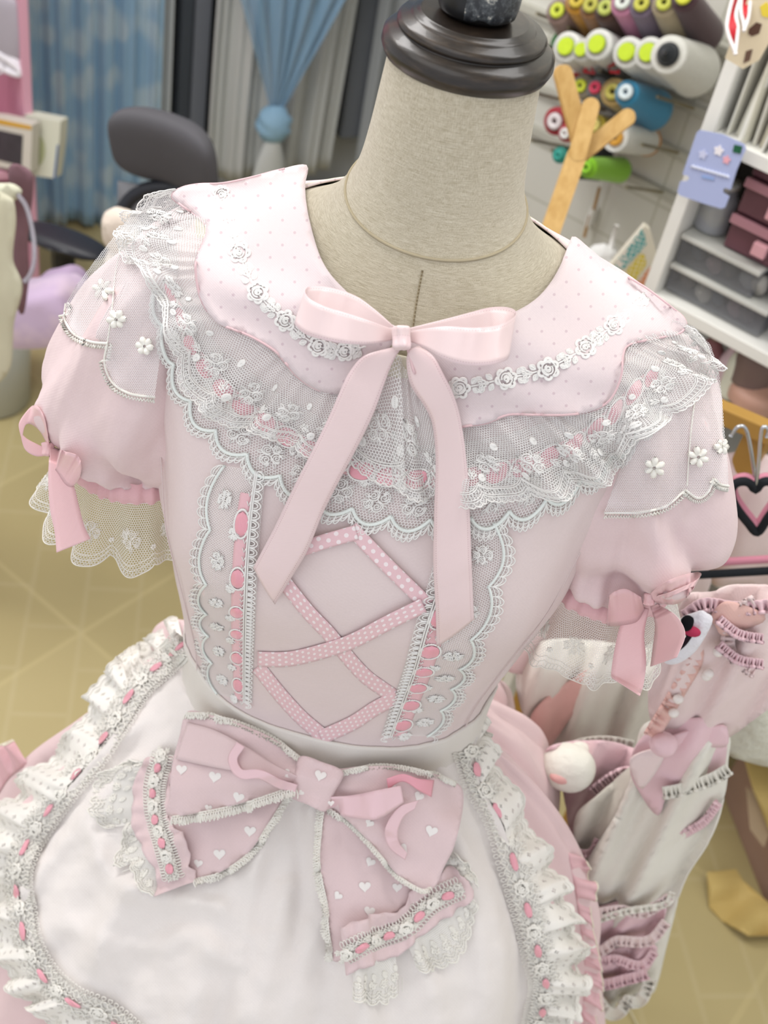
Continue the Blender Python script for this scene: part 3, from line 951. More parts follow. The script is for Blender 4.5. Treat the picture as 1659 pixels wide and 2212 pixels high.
rose_trim([(478, 402), (485, 440), (492, 472), (505, 505), (515, 542), (532, 585), (556, 631), (585, 665), (618, 692), (650, 722), (690, 748), (740, 762), (790, 748)],
          [(478, 420, .0058), (492, 474, .0068), (517, 545, .0072), (557, 632, .0072), (617, 693, .0070), (688, 748, .0068), (745, 760, .0062)], [COLT['L']], 'rose_trim', co[0])
rose_trim([(975, 842), (1030, 832), (1090, 818), (1140, 808), (1183, 795), (1225, 775), (1264, 750), (1300, 722), (1330, 698), (1355, 675), (1378, 655), (1392, 632)],
          [(992, 838, .0072), (1093, 818, .0072), (1184, 797, .0074), (1265, 750, .0072), (1327, 702, .0068), (1380, 655, .0060)], [COLT['R']], 'rose_trim', co[1])

# ---------------------------------------------------------------- yoke lace, wide cotton net with a satin cord
YI = [(372, 600), (420, 650), (450, 720), (510, 780), (590, 840), (670, 890), (770, 935), (880, 960), (1000, 955), (1120, 930), (1230, 890), (1310, 830), (1370, 770), (1420, 740)]
YO = [(322, 625), (320, 690), (338, 770), (362, 860), (408, 945), (490, 1015), (585, 1080), (700, 1140), (880, 1180), (1040, 1178), (1160, 1145), (1260, 1090), (1345, 1020), (1430, 925)]
def lace_tubes(S, n, r0, amp, vcord, parent, flowers=True, cord=0.0011, ph=0.0, name='lace', fl=.0085, fv=.5, edge=True, picot=7):
    per = S.L / n
    sc_ = lambda u: abs(math.sin(math.pi * (u / per + ph))) ** .75
    vc = lambda u: vcord + amp * sc_(u)
    ve = lambda u: min(1.0, vc(u) + r0 + .012 * abs(math.sin(math.pi * picot * (u / per + ph))))
    us = np.linspace(0, S.L, n * 28)
    m = MB()
    # thick satin-stitched cord
    m.tube([S.at(u, vc(u), cord * .6) for u in us], cord, 7)
    # satin stitches across the cord
    us2 = np.arange(0, S.L, 0.0011)
    dv = cord * 1.05 / S.W
    for u in us2:
        m.tube([S.at(u, vc(u) - dv, cord * .5), S.at(u + .0002, vc(u), cord * 1.62), S.at(u, vc(u) + dv, cord * .5)], .00028, 3, cap=False)
    m.build(name + '_cord', M['cordw'], parent)
    m = MB()
    # picot loops on the outside
    L_ = per / picot
    k = 0
    u = 0.0
    while u < S.L:
        e0 = vc(u)
        for sc2, hh in ((1.0, .0004), (.55, .0004)):
            m.tube([S.at(u + L_ * (.5 - .5 * math.cos(a)), vc(u + L_ * (.5 - .5 * math.cos(a))) + (r0 * .35 + r0 * .65 * sc2 * math.sin(a)), hh) for a in np.linspace(0, math.pi, 9)], .00042, 4, cap=False)
        m.tube([S.at(u, e0, .0004), S.at(u, e0 + r0 * .5, .0004)], .0004, 4, cap=False)
        u += L_
    us = np.linspace(0, S.L, n * 20)
    m.tube([S.at(x, vc(x) + r0 * .36, .0004) for x in us], .00035, 4)
    if flowers:
        for k in range(n):
            uc = (k + .5 - ph) * per
            for (du, vv, s_) in ((0, fv, 1.0), (.5, fv - .20, .72)):
                if uc + du * per > S.L: continue
                mp = lambda x, y, h: S.at(x, y / S.W, h)
                emb(m, mp, xf(m_spray(fl * s_), uc + du * per, vv * S.W, k * 1.3 + du), .00045, 4, h=.0004)
    m.build('embroidery', M['thread'], parent)
    return ve
Y = Sheet(YI, YO, 150, 26, ALLT, 0.0030, smooth=5)
n_ = 17
per = Y.L / n_
yv = lambda u: .72 + .13 * abs(math.sin(math.pi * u / per)) ** .75
yoke = Y.mesh('yoke_lace', M['net'], dress, v1=lambda u: min(1, yv(u) + .105 + .012 * abs(math.sin(math.pi * 7 * u / per))), nu=420, nv=30)
lace_tubes(Y, n_, .115, .13, .72, yoke, name='scallop', fv=.60, fl=.0088)
# pink satin ribbon drawn through the yoke lace
def inserts(S, v, n, wd, parent, ln=.0085, eyelet=True, u0=0.0, u1=None, strip=True, curved=.0016, mat='satin3', cover='cotton'):
    u1 = u1 or S.L
    if strip:
        m = MB(); us = np.linspace(u0, u1, 160)
        G = [[S.at(u, v + k * wd / S.W / 2, .0002)[:] for k in (-1, -.5, 0, .5, 1)] for u in us]
        UVr = [[(u, k * wd / 2) for k in (-1, -.5, 0, .5, 1)] for u in us]
        m.grid(G, UVr); m.build('ribbon', M['satin6'], parent, solid=.0002)
    for k in range(n):
        e = MB()
        uc = lerp(u0, u1, (k + .5) / n)
        G = []; UVr = []
        m = MB()
        for i in range(11):
            a = lerp(-1, 1, i / 10); wv = math.sqrt(max(0, 1 - abs(a) ** 2.6))
            row = []; ru = []
            for j in range(7):
                b = lerp(-1, 1, j / 6)
                row.append(S.at(uc + a * ln / 2, v + b * wv * wd * .52 / S.W, .0008 + curved * wv * (1 - b * b * .75) * (1 + .25 * math.sin(5 * b + k)))[:]); ru.append((a * ln / 2, b * wd / 2))
            G.append(row); UVr.append(ru)
        m.grid(G, UVr); m.build('ribbon_insert', M[mat], parent)
        if eyelet:
            e.tube([S.at(uc + math.cos(a) * ln * .60, v + math.sin(a) * wd * .60 / S.W, .0008) for a in np.linspace(0, 2 * math.pi, 26, endpoint=False)], .00062, 5, closed=True)
            for a in np.linspace(0, 2 * math.pi, 30, endpoint=False):
                e.tube([S.at(uc + math.cos(a) * ln * .54, v + math.sin(a) * wd * .54 / S.W, .0010), S.at(uc + math.cos(a) * ln * .66, v + math.sin(a) * wd * .68 / S.W, .0010)], .0003, 3, cap=False)
            e.build('eyelet', M['thread'], parent)
inserts(Y, .34, 23, .0105, yoke, ln=.0135, mat='satin3')

# ---------------------------------------------------------------- vertical laces at both sides of the lacing
SI = {0: [(575, 1020), (566, 1100), (560, 1180), (556, 1260), (553, 1340), (550, 1420), (546, 1520)], 1: [(958, 1130), (940, 1200), (918, 1280), (893, 1360), (872, 1440), (848, 1510), (822, 1590)]}
SO = {0: [(448, 1000), (422, 1080), (408, 1160), (402, 1240), (404, 1320), (416, 1400), (438, 1490)], 1: [(1112, 1130), (1120, 1210), (1102, 1295), (1075, 1370), (1045, 1440), (1012, 1510), (965, 1590)]}
for k in (0, 1):
    S = Sheet(SI[k], SO[k], 90, 22, [BVH_BODY], 0.0034, smooth=3)
    n_ = 6; per = S.L / n_
    sv = lambda u: .70 + .12 * abs(math.sin(math.pi * u / per)) ** .75
    sl_ = S.mesh('side_lace', M['net'], dress, v1=lambda u: min(1, sv(u) + .12 + .015 * abs(math.sin(math.pi * 6 * u / per))), nu=260, nv=24)
    lace_tubes(S, n_, .14, .12, .70, sl_, name='scallop', fv=.57, fl=.0078, picot=6, cord=.0009)
    inserts(S, .27, 6 if k == 0 else 7, .0120, sl_, ln=.0160, u0=.015)
    # narrow picot edging on the inside
    m = MB()
    for v in (.135, .165): m.tube([S.at(u, v, .0012) for u in np.linspace(0, S.L, 120)], .0006, 4)
    us = np.arange(0, S.L, .0062)
    for u in us:
        for q in (1.0, .6):
            m.tube([S.at(u + .0031 + q * .0029 * math.cos(a), .12 - q * .105 * math.sin(a), .0013) for a in np.linspace(0, math.pi, 8)], .00045, 4, cap=False)
        m.tube([S.at(u, .13, .0012), S.at(u, .05, .0012)], .0004, 4, cap=False)
        m.tube([S.at(u + .001, .175, .0012), S.at(u + .004, .2, .0012), S.at(u + .001, .225, .0012)], .0004, 4, cap=False)
    m.build('picot_edging', M['thread'], sl_)

# ---------------------------------------------------------------- dotted satin lacing
def ribbon(A, B, name, mat, parent, n=60, nv=7, trees=None, solid=.00035, cup=0.0, half=None, smooth=1, n0=None):
    """ribbon between two photo edges, each point (x, y, height above the cloth)"""
    a = cr(A, n); b = cr(B, n)
    trees = trees or [BVH_BODY]
    P = np.zeros((n, nv, 3))
    for i in range(n):
        pa = cast(a[i][0], a[i][1], trees, a[i][2])[0]; pb = cast(b[i][0], b[i][1], trees, b[i][2])[0]
        for j in range(nv):
            v = j / (nv - 1)
            P[i, j] = np.array(pa) * (1 - v) + np.array(pb) * v
    S = Sheet(None, None, n, nv, raw=P, smooth=smooth)
    if cup:
        for j in range(nv):
            v = 2 * j / (nv - 1) - 1
            S.P[:, j] += S.N[:, j] * cup * (1 - v * v)
    m = MB()
    UV = [[(S.su[i], (2 * j / (nv - 1) - 1) * (half or S.W / 2)) for j in range(nv)] for i in range(n)]
    m.grid(S.P, UV)
    o = m.build(name, mat, parent, solid=solid)
    return o, S
def band(C, wpx, name, mat, parent, h, n=40, trees=None, **k):
    """ribbon from a centre path and a width in photo pixels"""
    c = cr([(p[0], p[1]) for p in C], n); hh = np.interp(np.linspace(0, 1, n), np.linspace(0, 1, len(C)), [p[2] if len(p) > 2 else h for p in C])
    t = np.gradient(c, axis=0); t /= np.linalg.norm(t, axis=1, keepdims=True)
    nn = np.stack([-t[:, 1], t[:, 0]], 1) * wpx / 2
    A = [(c[i, 0] + nn[i, 0], c[i, 1] + nn[i, 1], hh[i]) for i in range(n)]; B = [(c[i, 0] - nn[i, 0], c[i, 1] - nn[i, 1], hh[i]) for i in range(n)]
    return ribbon(A, B, name, mat, parent, n=n, trees=trees, **k)
for C, w_, h_ in (([(645, 1188), (700, 1170), (770, 1150)], 32, .0048), ([(758, 1140), (835, 1220), (925, 1308)], 32, .0038),
               ([(612, 1255), (665, 1322), (712, 1371), (750, 1419), (792, 1464), (850, 1504)], 31, .0040), ([(556, 1424), (626, 1424), (705, 1405), (765, 1384), (843, 1343), (915, 1308)], 32, .0066),
               ([(556, 1440), (604, 1500), (653, 1553), (706, 1597)], 31, .0040), ([(692, 1594), (761, 1563), (812, 1530), (860, 1506)], 31, .0058)):
    band(C, w_, 'lacing_ribbon', M['dotted'], dress, h_, smooth=3)

# ---------------------------------------------------------------- tulle ruffle under the collar
RUF = [([(405, 425), (447, 495), (440, 560), (446, 640), (500, 700), (580, 742), (640, 800), (710, 838), (790, 812), (862, 765)],
        [(374, 404), (312, 420), (254, 492), (274, 580), (325, 625), (372, 720), (378, 800), (420, 868), (490, 920), (580, 945), (660, 985), (750, 1020), (840, 1050), (885, 1078)]),
       ([(862, 765), (900, 850), (960, 905), (1050, 905), (1150, 888), (1250, 885), (1310, 855), (1338, 800), (1358, 745), (1430, 728), (1478, 700)],
        [(850, 1068), (905, 1082), (960, 1092), (1050, 1092), (1110, 1082), (1200, 1078), (1320, 1030), (1370, 965), (1432, 920), (1510, 862), (1548, 810), (1530, 740), (1490, 692)])]
for kk, (A, B) in enumerate(RUF):
    nf = 9 if kk == 0 else 9
    def lf(u, v, kk=kk):
        w_ = 2 * math.pi * u / .034 + 1.2 * math.sin(u * 60)
        return .0035 * sstep(0, .04, u) + (.0035 * v + v ** .8 * (.0048 * math.sin(w_) + .0018 * math.sin(2.3 * w_ + 1)) + (1 - v) * .0010 * math.sin(w_ * 3)) * sstep(-.01, .06, u if kk == 0 else .52 - u)
    S = Sheet(A, B, 200, 20, ALLT, 0.0045, smooth=8, lift=lf)
    n_ = 11; per = S.L / n_
    sv = lambda u: .88 + .12 * abs(math.sin(math.pi * u / per)) ** .7
    rf = S.mesh('lace_ruffle', M['netfine'], dress, v1=lambda u: sv(u), nu=420, nv=24)
    m = MB(); us = np.linspace(0, S.L, n_ * 34)
    for dv, rr in ((0, .00045), (-.085, .00036), (-.115, .00036), (-.19, .0004), (-.21, .0003)):
        if dv == 0:
            m.tube([S.at(u, sv(u) - .03 + .03 * abs(math.sin(math.pi * 7 * u / per)), .0004) for u in us], rr, 4)
        else: m.tube([S.at(u, sv(u) + dv, .0004) for u in us], rr, 4)
    for u in np.arange(0, S.L, per / 14):
        m.tube([S.at(u, sv(u) - .115, .0004), S.at(u + .0003, sv(u) - .19, .0004)], .0003, 3, cap=False)
    for u in np.arange(0, S.L, per / 7):
        m.tube([S.at(u, sv(u) - .03, .0004), S.at(u, sv(u) - .085, .0004)], .0003, 3, cap=False)
    mp = lambda x, y, h: S.at(x, y / S.W, h)
    for k in range(n_):
        emb(m, mp, xf(m_spray(.0085), (k + .5) * per, .50 * S.W, .4 * k), .0004, 4, h=.0004)
        emb(m, mp, xf(m_daisy(.0032, 5), k * per, .58 * S.W, k), .0004, 4, h=.0004)
        # satin-stitch dots
        for du, vv in ((.18, .64), (.85, .30)):
            m.tube([S.at((k + du) * per + .0018 * math.cos(a) * q, vv + .0023 * math.sin(a) * q / S.W, .0006) for q in (1, .7, .4, .1) for a in np.linspace(0, 6.28, 12)], .00055, 4)
    m.build('embroidery', M['thread'], rf)

# ---------------------------------------------------------------- satin bow at the neck
bowt = [BVH_BODY]
o_, S_ = ribbon([(886, 752, .016), (878, 775, .016), (886, 830, .016), (915, 875, .017), (934, 917, .016), (941, 994, .014), (938, 1100, .014), (936, 1213, .014), (941, 1321, .013), (943, 1397, .013)],
                [(905, 748, .014), (935, 768, .017), (958, 808, .020), (982, 858, .020), (998, 922, .018), (1010, 1018, .016), (1015, 1110, .015), (1018, 1200, .015), (1021, 1270, .014), (1024, 1338, .014)], 'bow_tail', M['satin'], dress, n=90, cup=.0012, half=.0125, trees=bowt)
o_, S_ = ribbon([(850, 750, .015), (789, 767, .018), (760, 796, .018), (741, 830, .020), (712, 897, .020), (669, 984, .020), (630, 1061, .017), (595, 1135, .014), (567, 1188, .013), (547, 1226, .012)],
                [(868, 750, .014), (852, 775, .017), (837, 810, .018), (809, 888, .021), (775, 960, .021), (731, 1042, .018), (697, 1110, .015), (664, 1190, .013), (627, 1252, .012), (594, 1306, .012)], 'bow_tail', M['satin'], dress, n=90, cup=.0010, half=.0125, trees=bowt)
# loops: upper edge and lower edge of one ribbon running out and back
o_, S_ = ribbon([(850, 712, .012), (799, 693, .026), (751, 677, .032), (702, 662, .034), (669, 645, .032), (658, 627, .026), (672, 618, .019), (717, 622, .014), (770, 640, .012), (813, 671, .011), (850, 704, .010)],
                [(848, 735, .013), (799, 743, .026), (751, 743, .032), (702, 735, .034), (660, 722, .033), (636, 700, .027), (645, 690, .020), (700, 694, .014), (760, 705, .011), (810, 718, .010), (850, 725, .009)], 'bow_loop', M['satin'], dress, n=110, half=.0125, trees=bowt, smooth=2)
o_, S_ = ribbon([(884, 716, .012), (930, 708, .024), (972, 705, .031), (1021, 708, .034), (1069, 704, .034), (1100, 692, .031), (1117, 675, .024), (1098, 664, .017), (1059, 664, .013), (1011, 676, .011), (958, 690, .010), (886, 708, .009)],
                [(886, 738, .013), (920, 752, .024), (960, 776, .031), (1011, 790, .034), (1055, 789, .034), (1085, 782, .031), (1100, 772, .026), (1090, 757, .018), (1050, 745, .013), (1000, 740, .011), (950, 732, .010), (886, 724, .009)], 'bow_loop', M['satin'], dress, n=110, half=.0125, trees=bowt, smooth=2)
def knot(cx, cy, wx, wy, h, name, mat, parent, trees, seed=0, ang=0.0, hz=.006):
    m = MB(); c = cast(cx, cy, trees, h)[0]
    ca, sa = math.cos(ang), math.sin(ang)
    ex = RT * ca - UP * sa; ey = -(UP * ca) - RT * sa; ez = -FW
    sx = wx / FPX * .72; sy = wy / FPX * .72
    G = []
    for i in range(25):
        v = lerp(-1, 1, i / 24); row = []
        for j in range(28):
            a = 2 * math.pi * j / 28
            rr = (1 - .25 * (1 - v * v)) * (1 + .06 * math.sin(5 * a + seed + v * 2) + .05 * math.sin(9 * a - v * 3)) * math.sqrt(max(0.02, 1 - abs(v) ** 6))
            row.append((c + ex * (sx * rr * math.cos(a)) + ey * (sy * v) + ez * (hz * rr * math.sin(a)))[:])
        G.append(row)
    m.grid(G, [[(j * .001, i * .001) for j in range(28)] for i in range(25)], close_v=True)
    return m.build(name, mat, parent)
knot(867, 730, 21, 23, .020, 'bow_knot', M['satin'], dress, bowt, hz=.007)
# ---------------------------------------------------------------- dress skirt
m = MB(); m.grid(KG, KUV)
sk = m.build('skirt', M['skirt'], dress)
# ---------------------------------------------------------------- apron
apron = thing('apron', 'white gathered apron with big heart print bow and lace border tied over the pink dress', 'apron', (X0, -0.1, 1.0))
def band_z(t, v):
    top = 1.106
    bot = top - 0.036 - 0.030 * math.sin(t) ** 2
    return lerp(top, bot, v)
BN = [[None] * 12 for _ in range(160)]
G = np.zeros((160, 12, 3)); UV = np.zeros((160, 12, 2))
for i in range(160):
    t = lerp(-math.pi, math.pi, i / 159)
    for j in range(12):
        v = j / 11; z = band_z(t, v)
        a = None
        # the band follows the flare of the skirt at its lower edge
        k = np.interp(z, [0.95, .985, 1.01, 1.03, 1.055], [.075, .048, .026, .012, .004]) * (0.75 if math.cos(t) > .3 else 1)
        p = body_pt(t, z, .0012 + bodice_off(t, z) * (1 - v) + .0045 * v + max(0, k - .004) * .55)
        G[i, j] = p[:]; UV[i, j] = (t * .12, v * .05)
m = MB(); m.grid(G, UV)
wb = m.build('waistband', M['band'], apron, solid=.0016)
BVH_WB = bvh_of(G)
APT = [BVH_AP]
AP_OUT = [(402, 1400), (360, 1440), (300, 1490), (262, 1560), (215, 1625), (150, 1700), (95, 1770), (60, 1830), (42, 1890), (50, 1960), (66, 2030), (100, 2100), (160, 2160), (230, 2190), (300, 2240), (420, 2290), (800, 2330), (1120, 2300),
          (1165, 2212), (1180, 2120), (1160, 2050), (1150, 1960), (1110, 1860), (1085, 1780), (1045, 1710), (1024, 1640), (1030, 1585), (985, 1622), (920, 1650), (830, 1662), (720, 1655), (600, 1632), (500, 1592), (430, 1540)]
CRE = [([(610, 1720), (560, 1850), (545, 1950), (520, 2080), (510, 2212)], 26, .010), ([(640, 1740), (650, 1900), (640, 2050)], 20, -.006), ([(680, 1750), (720, 1950), (770, 2120), (800, 2240)], 34, .008),
       ([(300, 1900), (250, 1960), (210, 2050), (215, 2120)], 22, .006), ([(200, 1800), (230, 1880), (310, 1930), (420, 1950), (470, 1960)], 24, .008), ([(150, 2000), (280, 2050), (400, 2030), (500, 2080)], 26, .006),
       ([(960, 1760), (1010, 1900), (1040, 2050), (1050, 2212)], 24, .006), ([(880, 2000), (920, 2100), (950, 2212)], 26, .005), ([(380, 1480), (320, 1530), (270, 1600)], 16, .004), ([(900, 1660), (990, 1800), (1010, 1900)], 14, .004), ([(940, 1650), (1030, 1790)], 10, .003)]
CREC = [(cr(a, 60), w_, h_) for a, w_, h_ in CRE]
def ap_lift(x, y, p):
    h = 0.0035
    for C, w_, a in CREC:
        d = np.min(np.hypot(C[:, 0] - x, C[:, 1] - y)); h += a * math.exp(-(d / w_) ** 2) * 1.0
    h += .0050 * noise.noise(Vector((x * .012, y * .016, 2))) + .0026 * abs(noise.noise(Vector((x * .028 + y * .01, y * .03, 7)))) + .0009 * noise.noise(Vector((x * .09, y * .09, 5)))
    # gathers fanning from the waistband
    g = math.exp(-max(0, (y - 1650 if x > 560 else (y - 1430) * .9)) / 110)
    an = math.atan2(x - 690, y - 1250)
    h += g * .0018 * math.sin(an * 95 + 2 * math.sin(an * 9))
    return h
ap_m = patch(AP_OUT, 12, APT, 0.002, 'panel', M['white'], apron, solid=.0006, lift=ap_lift, smooth=3)
T_AP = tree_of(ap_m)
APX = [T_AP, BVH_AP, BVH_WB]

def smooth_cast(C, trees, off, it=12):
    """cast a path and even out its depth"""
    D = []; 
    for x, y in C:
        p = cast(x, y, trees, off)[0]; D.append((p - CAM).dot(FW))
    D = np.array(D)
    for _ in range(it): D[1:-1] = .25 * D[:-2] + .5 * D[1:-1] + .25 * D[2:]
    return [CAM + ray(x, y) * float(d) for (x, y), d in zip(C, D)]
def offset_path(C, d):
    t = np.gradient(C, axis=0); l = np.linalg.norm(t, axis=1, keepdims=True); l[l == 0] = 1; t /= l
    return C + np.stack([-t[:, 1], t[:, 0]], 1) * (d if np.isscalar(d) else np.asarray(d)[:, None])
def eyelet_mat():
    T = NT('eyelet_cotton'); uv = T.uv(); sep = T.n('ShaderNodeSeparateXYZ', i_0=uv)
    s = .012
    u = T.math('ADD', T.math('DIVIDE', sep.outputs[0], s), 50); v = T.math('ADD', T.math('DIVIDE', sep.outputs[1], s), 50)
    hole = None
    for cx, cy, r_ in ((.5, .5, .04), (.38, .60, .03), (.62, .60, .03), (.5, .70, .026)):
        a = T.math('SUBTRACT', T.math('FRACT', u), cx); b = T.math('SUBTRACT', T.math('FRACT', v), cy)
        d = T.math('SUBTRACT', T.math('SQRT', T.math('ADD', T.math('MULTIPLY', a, a), T.math('MULTIPLY', b, b))), r_)
        hole = d if hole is None else T.math('MINIMUM', hole, d)
    al = T.math('GREATER_THAN', hole, 0.0)
    rim = T.n('ShaderNodeMapRange', i_0=hole); rim.inputs[1].default_value = 0.05; rim.inputs[2].default_value = 0.0
    nb = T.bump(rim.outputs[0], .0006); nb = T.bump(T.noise(T.obj(), 60, 3), .001, .6, nb)
    return T.done(T.bsdf(lin('#f3efe8'), .8, .1, nb, alpha=al, sheen=.2))
M['eyelet'] = eyelet_mat()
def eyelet_ruffle(inner, outer, trees, parent, period=.040, amp=.009, off=.006, nu=260, nv=12):
    def lf(u, v):
        w_ = 2 * math.pi * u / period + 1.5 * math.sin(u * 35)
        return .002 + v ** .7 * (amp * math.sin(w_) + .18 * amp * math.sin(w_ * 2.3)) + (1 - v) * .0012 * math.sin(w_ * 3)
    S = Sheet(inner, outer, nu, nv, trees, off, smooth=10, lift=lf)
    # scalloped lower edge
    ve = lambda u: .93 + .07 * abs(math.sin(math.pi * u / .009))
    o = S.mesh('eyelet_ruffle', M['eyelet'], parent, v1=ve, nu=nu * 2, nv=12)
    m = MB(); us = np.linspace(0, S.L, nu * 2)
    m.tube([S.at(u, ve(u), .0002) for u in us], .00045, 4)
    m.tube([S.at(u, ve(u) - .1, .0004) for u in us], .0003, 4)
    for k, u in enumerate(np.arange(.004, S.L, .009)):
        mp = lambda x, y, h: S.at(x, y / S.W, h)
        emb(m, mp, [arc(u, .78 * S.W, .0022, .0022, 0, 6.28, 10), arc(u, .78 * S.W, .0013, .0013, 0, 6.28, 8)], .00035, 4, h=.0004)
    m.build('edge_stitching', M['thread2'], o)
    return o, S
def braid(path, trees, parent, wpx=30, n=12, off=.010, ins=True, name='braid', ribs='satin3', iw=.0085, seed=0, flat=False):
    """venice lace braid with satin ribbon showing between the rosettes"""
    C = cr(path, n * 30)
    P = smooth_cast(C, trees, off)
    A = offset_path(C, wpx); B = offset_path(C, -wpx)
    PA = smooth_cast(A, trees, off, 20); PB = smooth_cast(B, trees, off, 20)
    nv = 9
    raw = np.zeros((len(C), nv, 3))
    for i in range(len(C)):
        for j in range(nv):
            v = j / (nv - 1); raw[i, j] = np.array(PA[i]) * (1 - v) + np.array(PB[i]) * v
            raw[i, j] -= np.array(FW[:]) * .002 * (1 - (2 * v - 1) ** 2)
    S = Sheet(None, None, len(C), nv, raw=raw, smooth=1)
    per = S.L / n; W = S.W
    base = S.mesh(name, M['densenet'], parent, v0=.16, v1=.84)
    m = MB()
    r_ = random.Random(seed + 3)
    us = np.linspace(0, S.L, n * 24)
    for sgn in (-1, 1):
        for k_, (vo, am, fr) in enumerate(((.20, .07, 5), (.30, .05, 5), (.40, .04, 7))):
            m.tube([S.at(u, .5 + sgn * (.5 - vo + am * math.sin(2 * math.pi * fr * u / per + k_ * 2)), .0010 + .0006 * math.sin(2 * math.pi * fr * 1.7 * u / per)) for u in us], .00055, 4)
        # picots
        for u in np.arange(0, S.L, per / 9):
            m.tube([S.at(u + .0016 * math.cos(a), .5 + sgn * (.36 + .0030 / W * (1 + math.sin(a)) + .02 * r_.random()), .0008) for a in np.linspace(0, 2 * math.pi, 8)], .00042, 4, cap=False)
        for u in np.arange(0, S.L, per / 9):
            q = [(u, .5 + sgn * .12), (u + .0012, .5 + sgn * .22), (u - .0008, .5 + sgn * .30), (u + .0006, .5 + sgn * .40)]
            if ins and abs(((u / per) % 1) - .0) > .0 and abs(((u / per + .5) % 1) - .5) > .33 : q = q[1:]
            m.tube([S.at(a, b, .0014) for a, b in q], .00045, 4, cap=False)
    mp = lambda x, y, h: S.at(x, .5 + y / W, h)
    for k in range(n + 1):
        u = k * per
        if u > S.L - .002: continue
        emb(m, mp, xf(m_rose(.0080 if not flat else .0050), u + per * .02, 0, k), .00075, 5, h=.0022)
        for s_ in (-1, 1):
            emb(m, mp, xf(m_daisy(.0030, 5), u + per * .22, s_ * .0042, k), .00045, 4, h=.0010)
            emb(m, mp, xf(m_daisy(.0028, 5), u - per * .22, s_ * .0044, k), .00045, 4, h=.0010)
    m.build('braid_threads', M['thread2'], base)
    if ins:
        for k in range(n):
            uc = (k + .5) * per; G = []; UVr = []
            ln = min(.016, per * .40)
            for i in range(11):
                a = lerp(-1, 1, i / 10); wv = math.sqrt(max(0, 1 - abs(a) ** 3.2)) * .75 + .25 * (1 - abs(a))
                G.append([S.at(uc + a * ln / 2, .5 + b * wv * iw / 2 / W, .0022 + .0014 * (1 - b * b) * wv + .0006 * math.sin(3 * b + k + 2 * a))[:] for b in np.linspace(-1, 1, 7)])
                UVr.append([(a * ln / 2, b * iw / 2) for b in np.linspace(-1, 1, 7)])
            m = MB(); m.grid(G, UVr); m.build('ribbon_insert', M[ribs], base, solid=.0002)
    return base, S
BR_L = [(400, 1385), (358, 1430), (300, 1482), (255, 1555), (205, 1632), (145, 1702), (92, 1772), (58, 1830), (40, 1890), (48, 1960), (62, 2035), (98, 2105), (160, 2160), (230, 2190), (300, 2245)]
OUT_L = [(385, 1332), (325, 1375), (262, 1412), (205, 1475), (172, 1555), (118, 1615), (62, 1672), (5, 1735), (-35, 1830), (-45, 1930), (-20, 2030), (25, 2130), (85, 2200), (150, 2260), (230, 2310)]
BR_R = [(1012, 1618), (1035, 1690), (1078, 1765), (1105, 1850), (1130, 1930), (1150, 2000), (1165, 2070), (1178, 2130), (1165, 2200), (1150, 2270)]
OUT_R = [(1030, 1540), (1075, 1640), (1120, 1730), (1160, 1800), (1195, 1860), (1228, 1930), (1250, 2000), (1265, 2070), (1262, 2140), (1240, 2210), (1210, 2290)]
eyelet_ruffle(BR_L, OUT_L, [BVH_SK, BVH_AP], apron, nu=300)
eyelet_ruffle(BR_R, OUT_R, [BVH_SK, BVH_AP], apron, nu=240)
braid(BR_L, APX, apron, wpx=34, n=13)
braid(BR_R, APX, apron, wpx=36, n=8, seed=2)
# ruffled hem edges of the pink skirt seen beyond the apron
for A, B in (([(1225, 1840), (1238, 1900), (1248, 1960), (1256, 2030), (1262, 2110), (1255, 2212)], [(1255, 1850), (1285, 1900), (1275, 1975), (1290, 2050), (1300, 2130), (1280, 2230)]),
             ([(60, 1650), (20, 1680), (-20, 1740)], [(30, 1600), (0, 1610), (-40, 1640)])):
    S = Sheet(A, B, 80, 8, [BVH_SK], .004, smooth=4, lift=lambda u, v: v * (.007 * math.sin(u * 190) + .004 * math.sin(u * 420)))
    o = S.mesh('skirt_frill', M['cuff'], sk, solid=.0006, nu=200)
    m = MB(); m.tube([S.at(u, 1.0, 0) for u in np.linspace(0, S.L, 200)], .0009, 5); m.build('frill_piping', M['facing'], sk)

# ---------------------------------------------------------------- heart print bow on the apron
def ring_tree(obs): return [tree_of(o) for o in obs]
M['bowc'] = cloth('bow_cotton', '#ead2d3', 0.003, 20, rough=.75, crinkle=.0003)
bow = thing  # (name not used)
BT = APX + [BVH_BODY]
def puff(cx, cy, rx, ry, h, seed=0, wr=.0015):
    def f(x, y, p):
        d = ((x - cx) / rx) ** 2 + ((y - cy) / ry) ** 2
        return h * max(0, 1 - d) ** .6 + wr * noise.noise(Vector((x * .02, y * .02, seed))) + .0006 * noise.noise(Vector((x * .07, y * .07, seed)))
    return f
LT = [(375, 1700), (365, 1770), (385, 1830), (418, 1899), (452, 1893), (490, 1876), (540, 1838), (585, 1775), (612, 1728), (640, 1700), (560, 1690)]
RTL = [(700, 1735), (693, 1800), (690, 1857), (697, 1910), (706, 1960), (712, 2020), (720, 2075), (760, 2062), (800, 2010), (870, 1960), (930, 1905), (900, 1840), (800, 1760)]
LL = [(405, 1537), (456, 1545), (506, 1559), (570, 1585), (612, 1609), (652, 1636), (660, 1665), (655, 1695), (624, 1702), (549, 1727), (464, 1748), (366, 1762), (366, 1720), (372, 1654), (388, 1590)]
RL = [(716, 1672), (755, 1658), (800, 1655), (851, 1656), (928, 1669), (981, 1688), (1000, 1712), (997, 1762), (981, 1828), (960, 1872), (938, 1916), (909, 1919), (860, 1890), (831, 1857), (793, 1813), (749, 1770), (712, 1742)]
bl = puff(430, 1780, 200, 160, .012, 1)
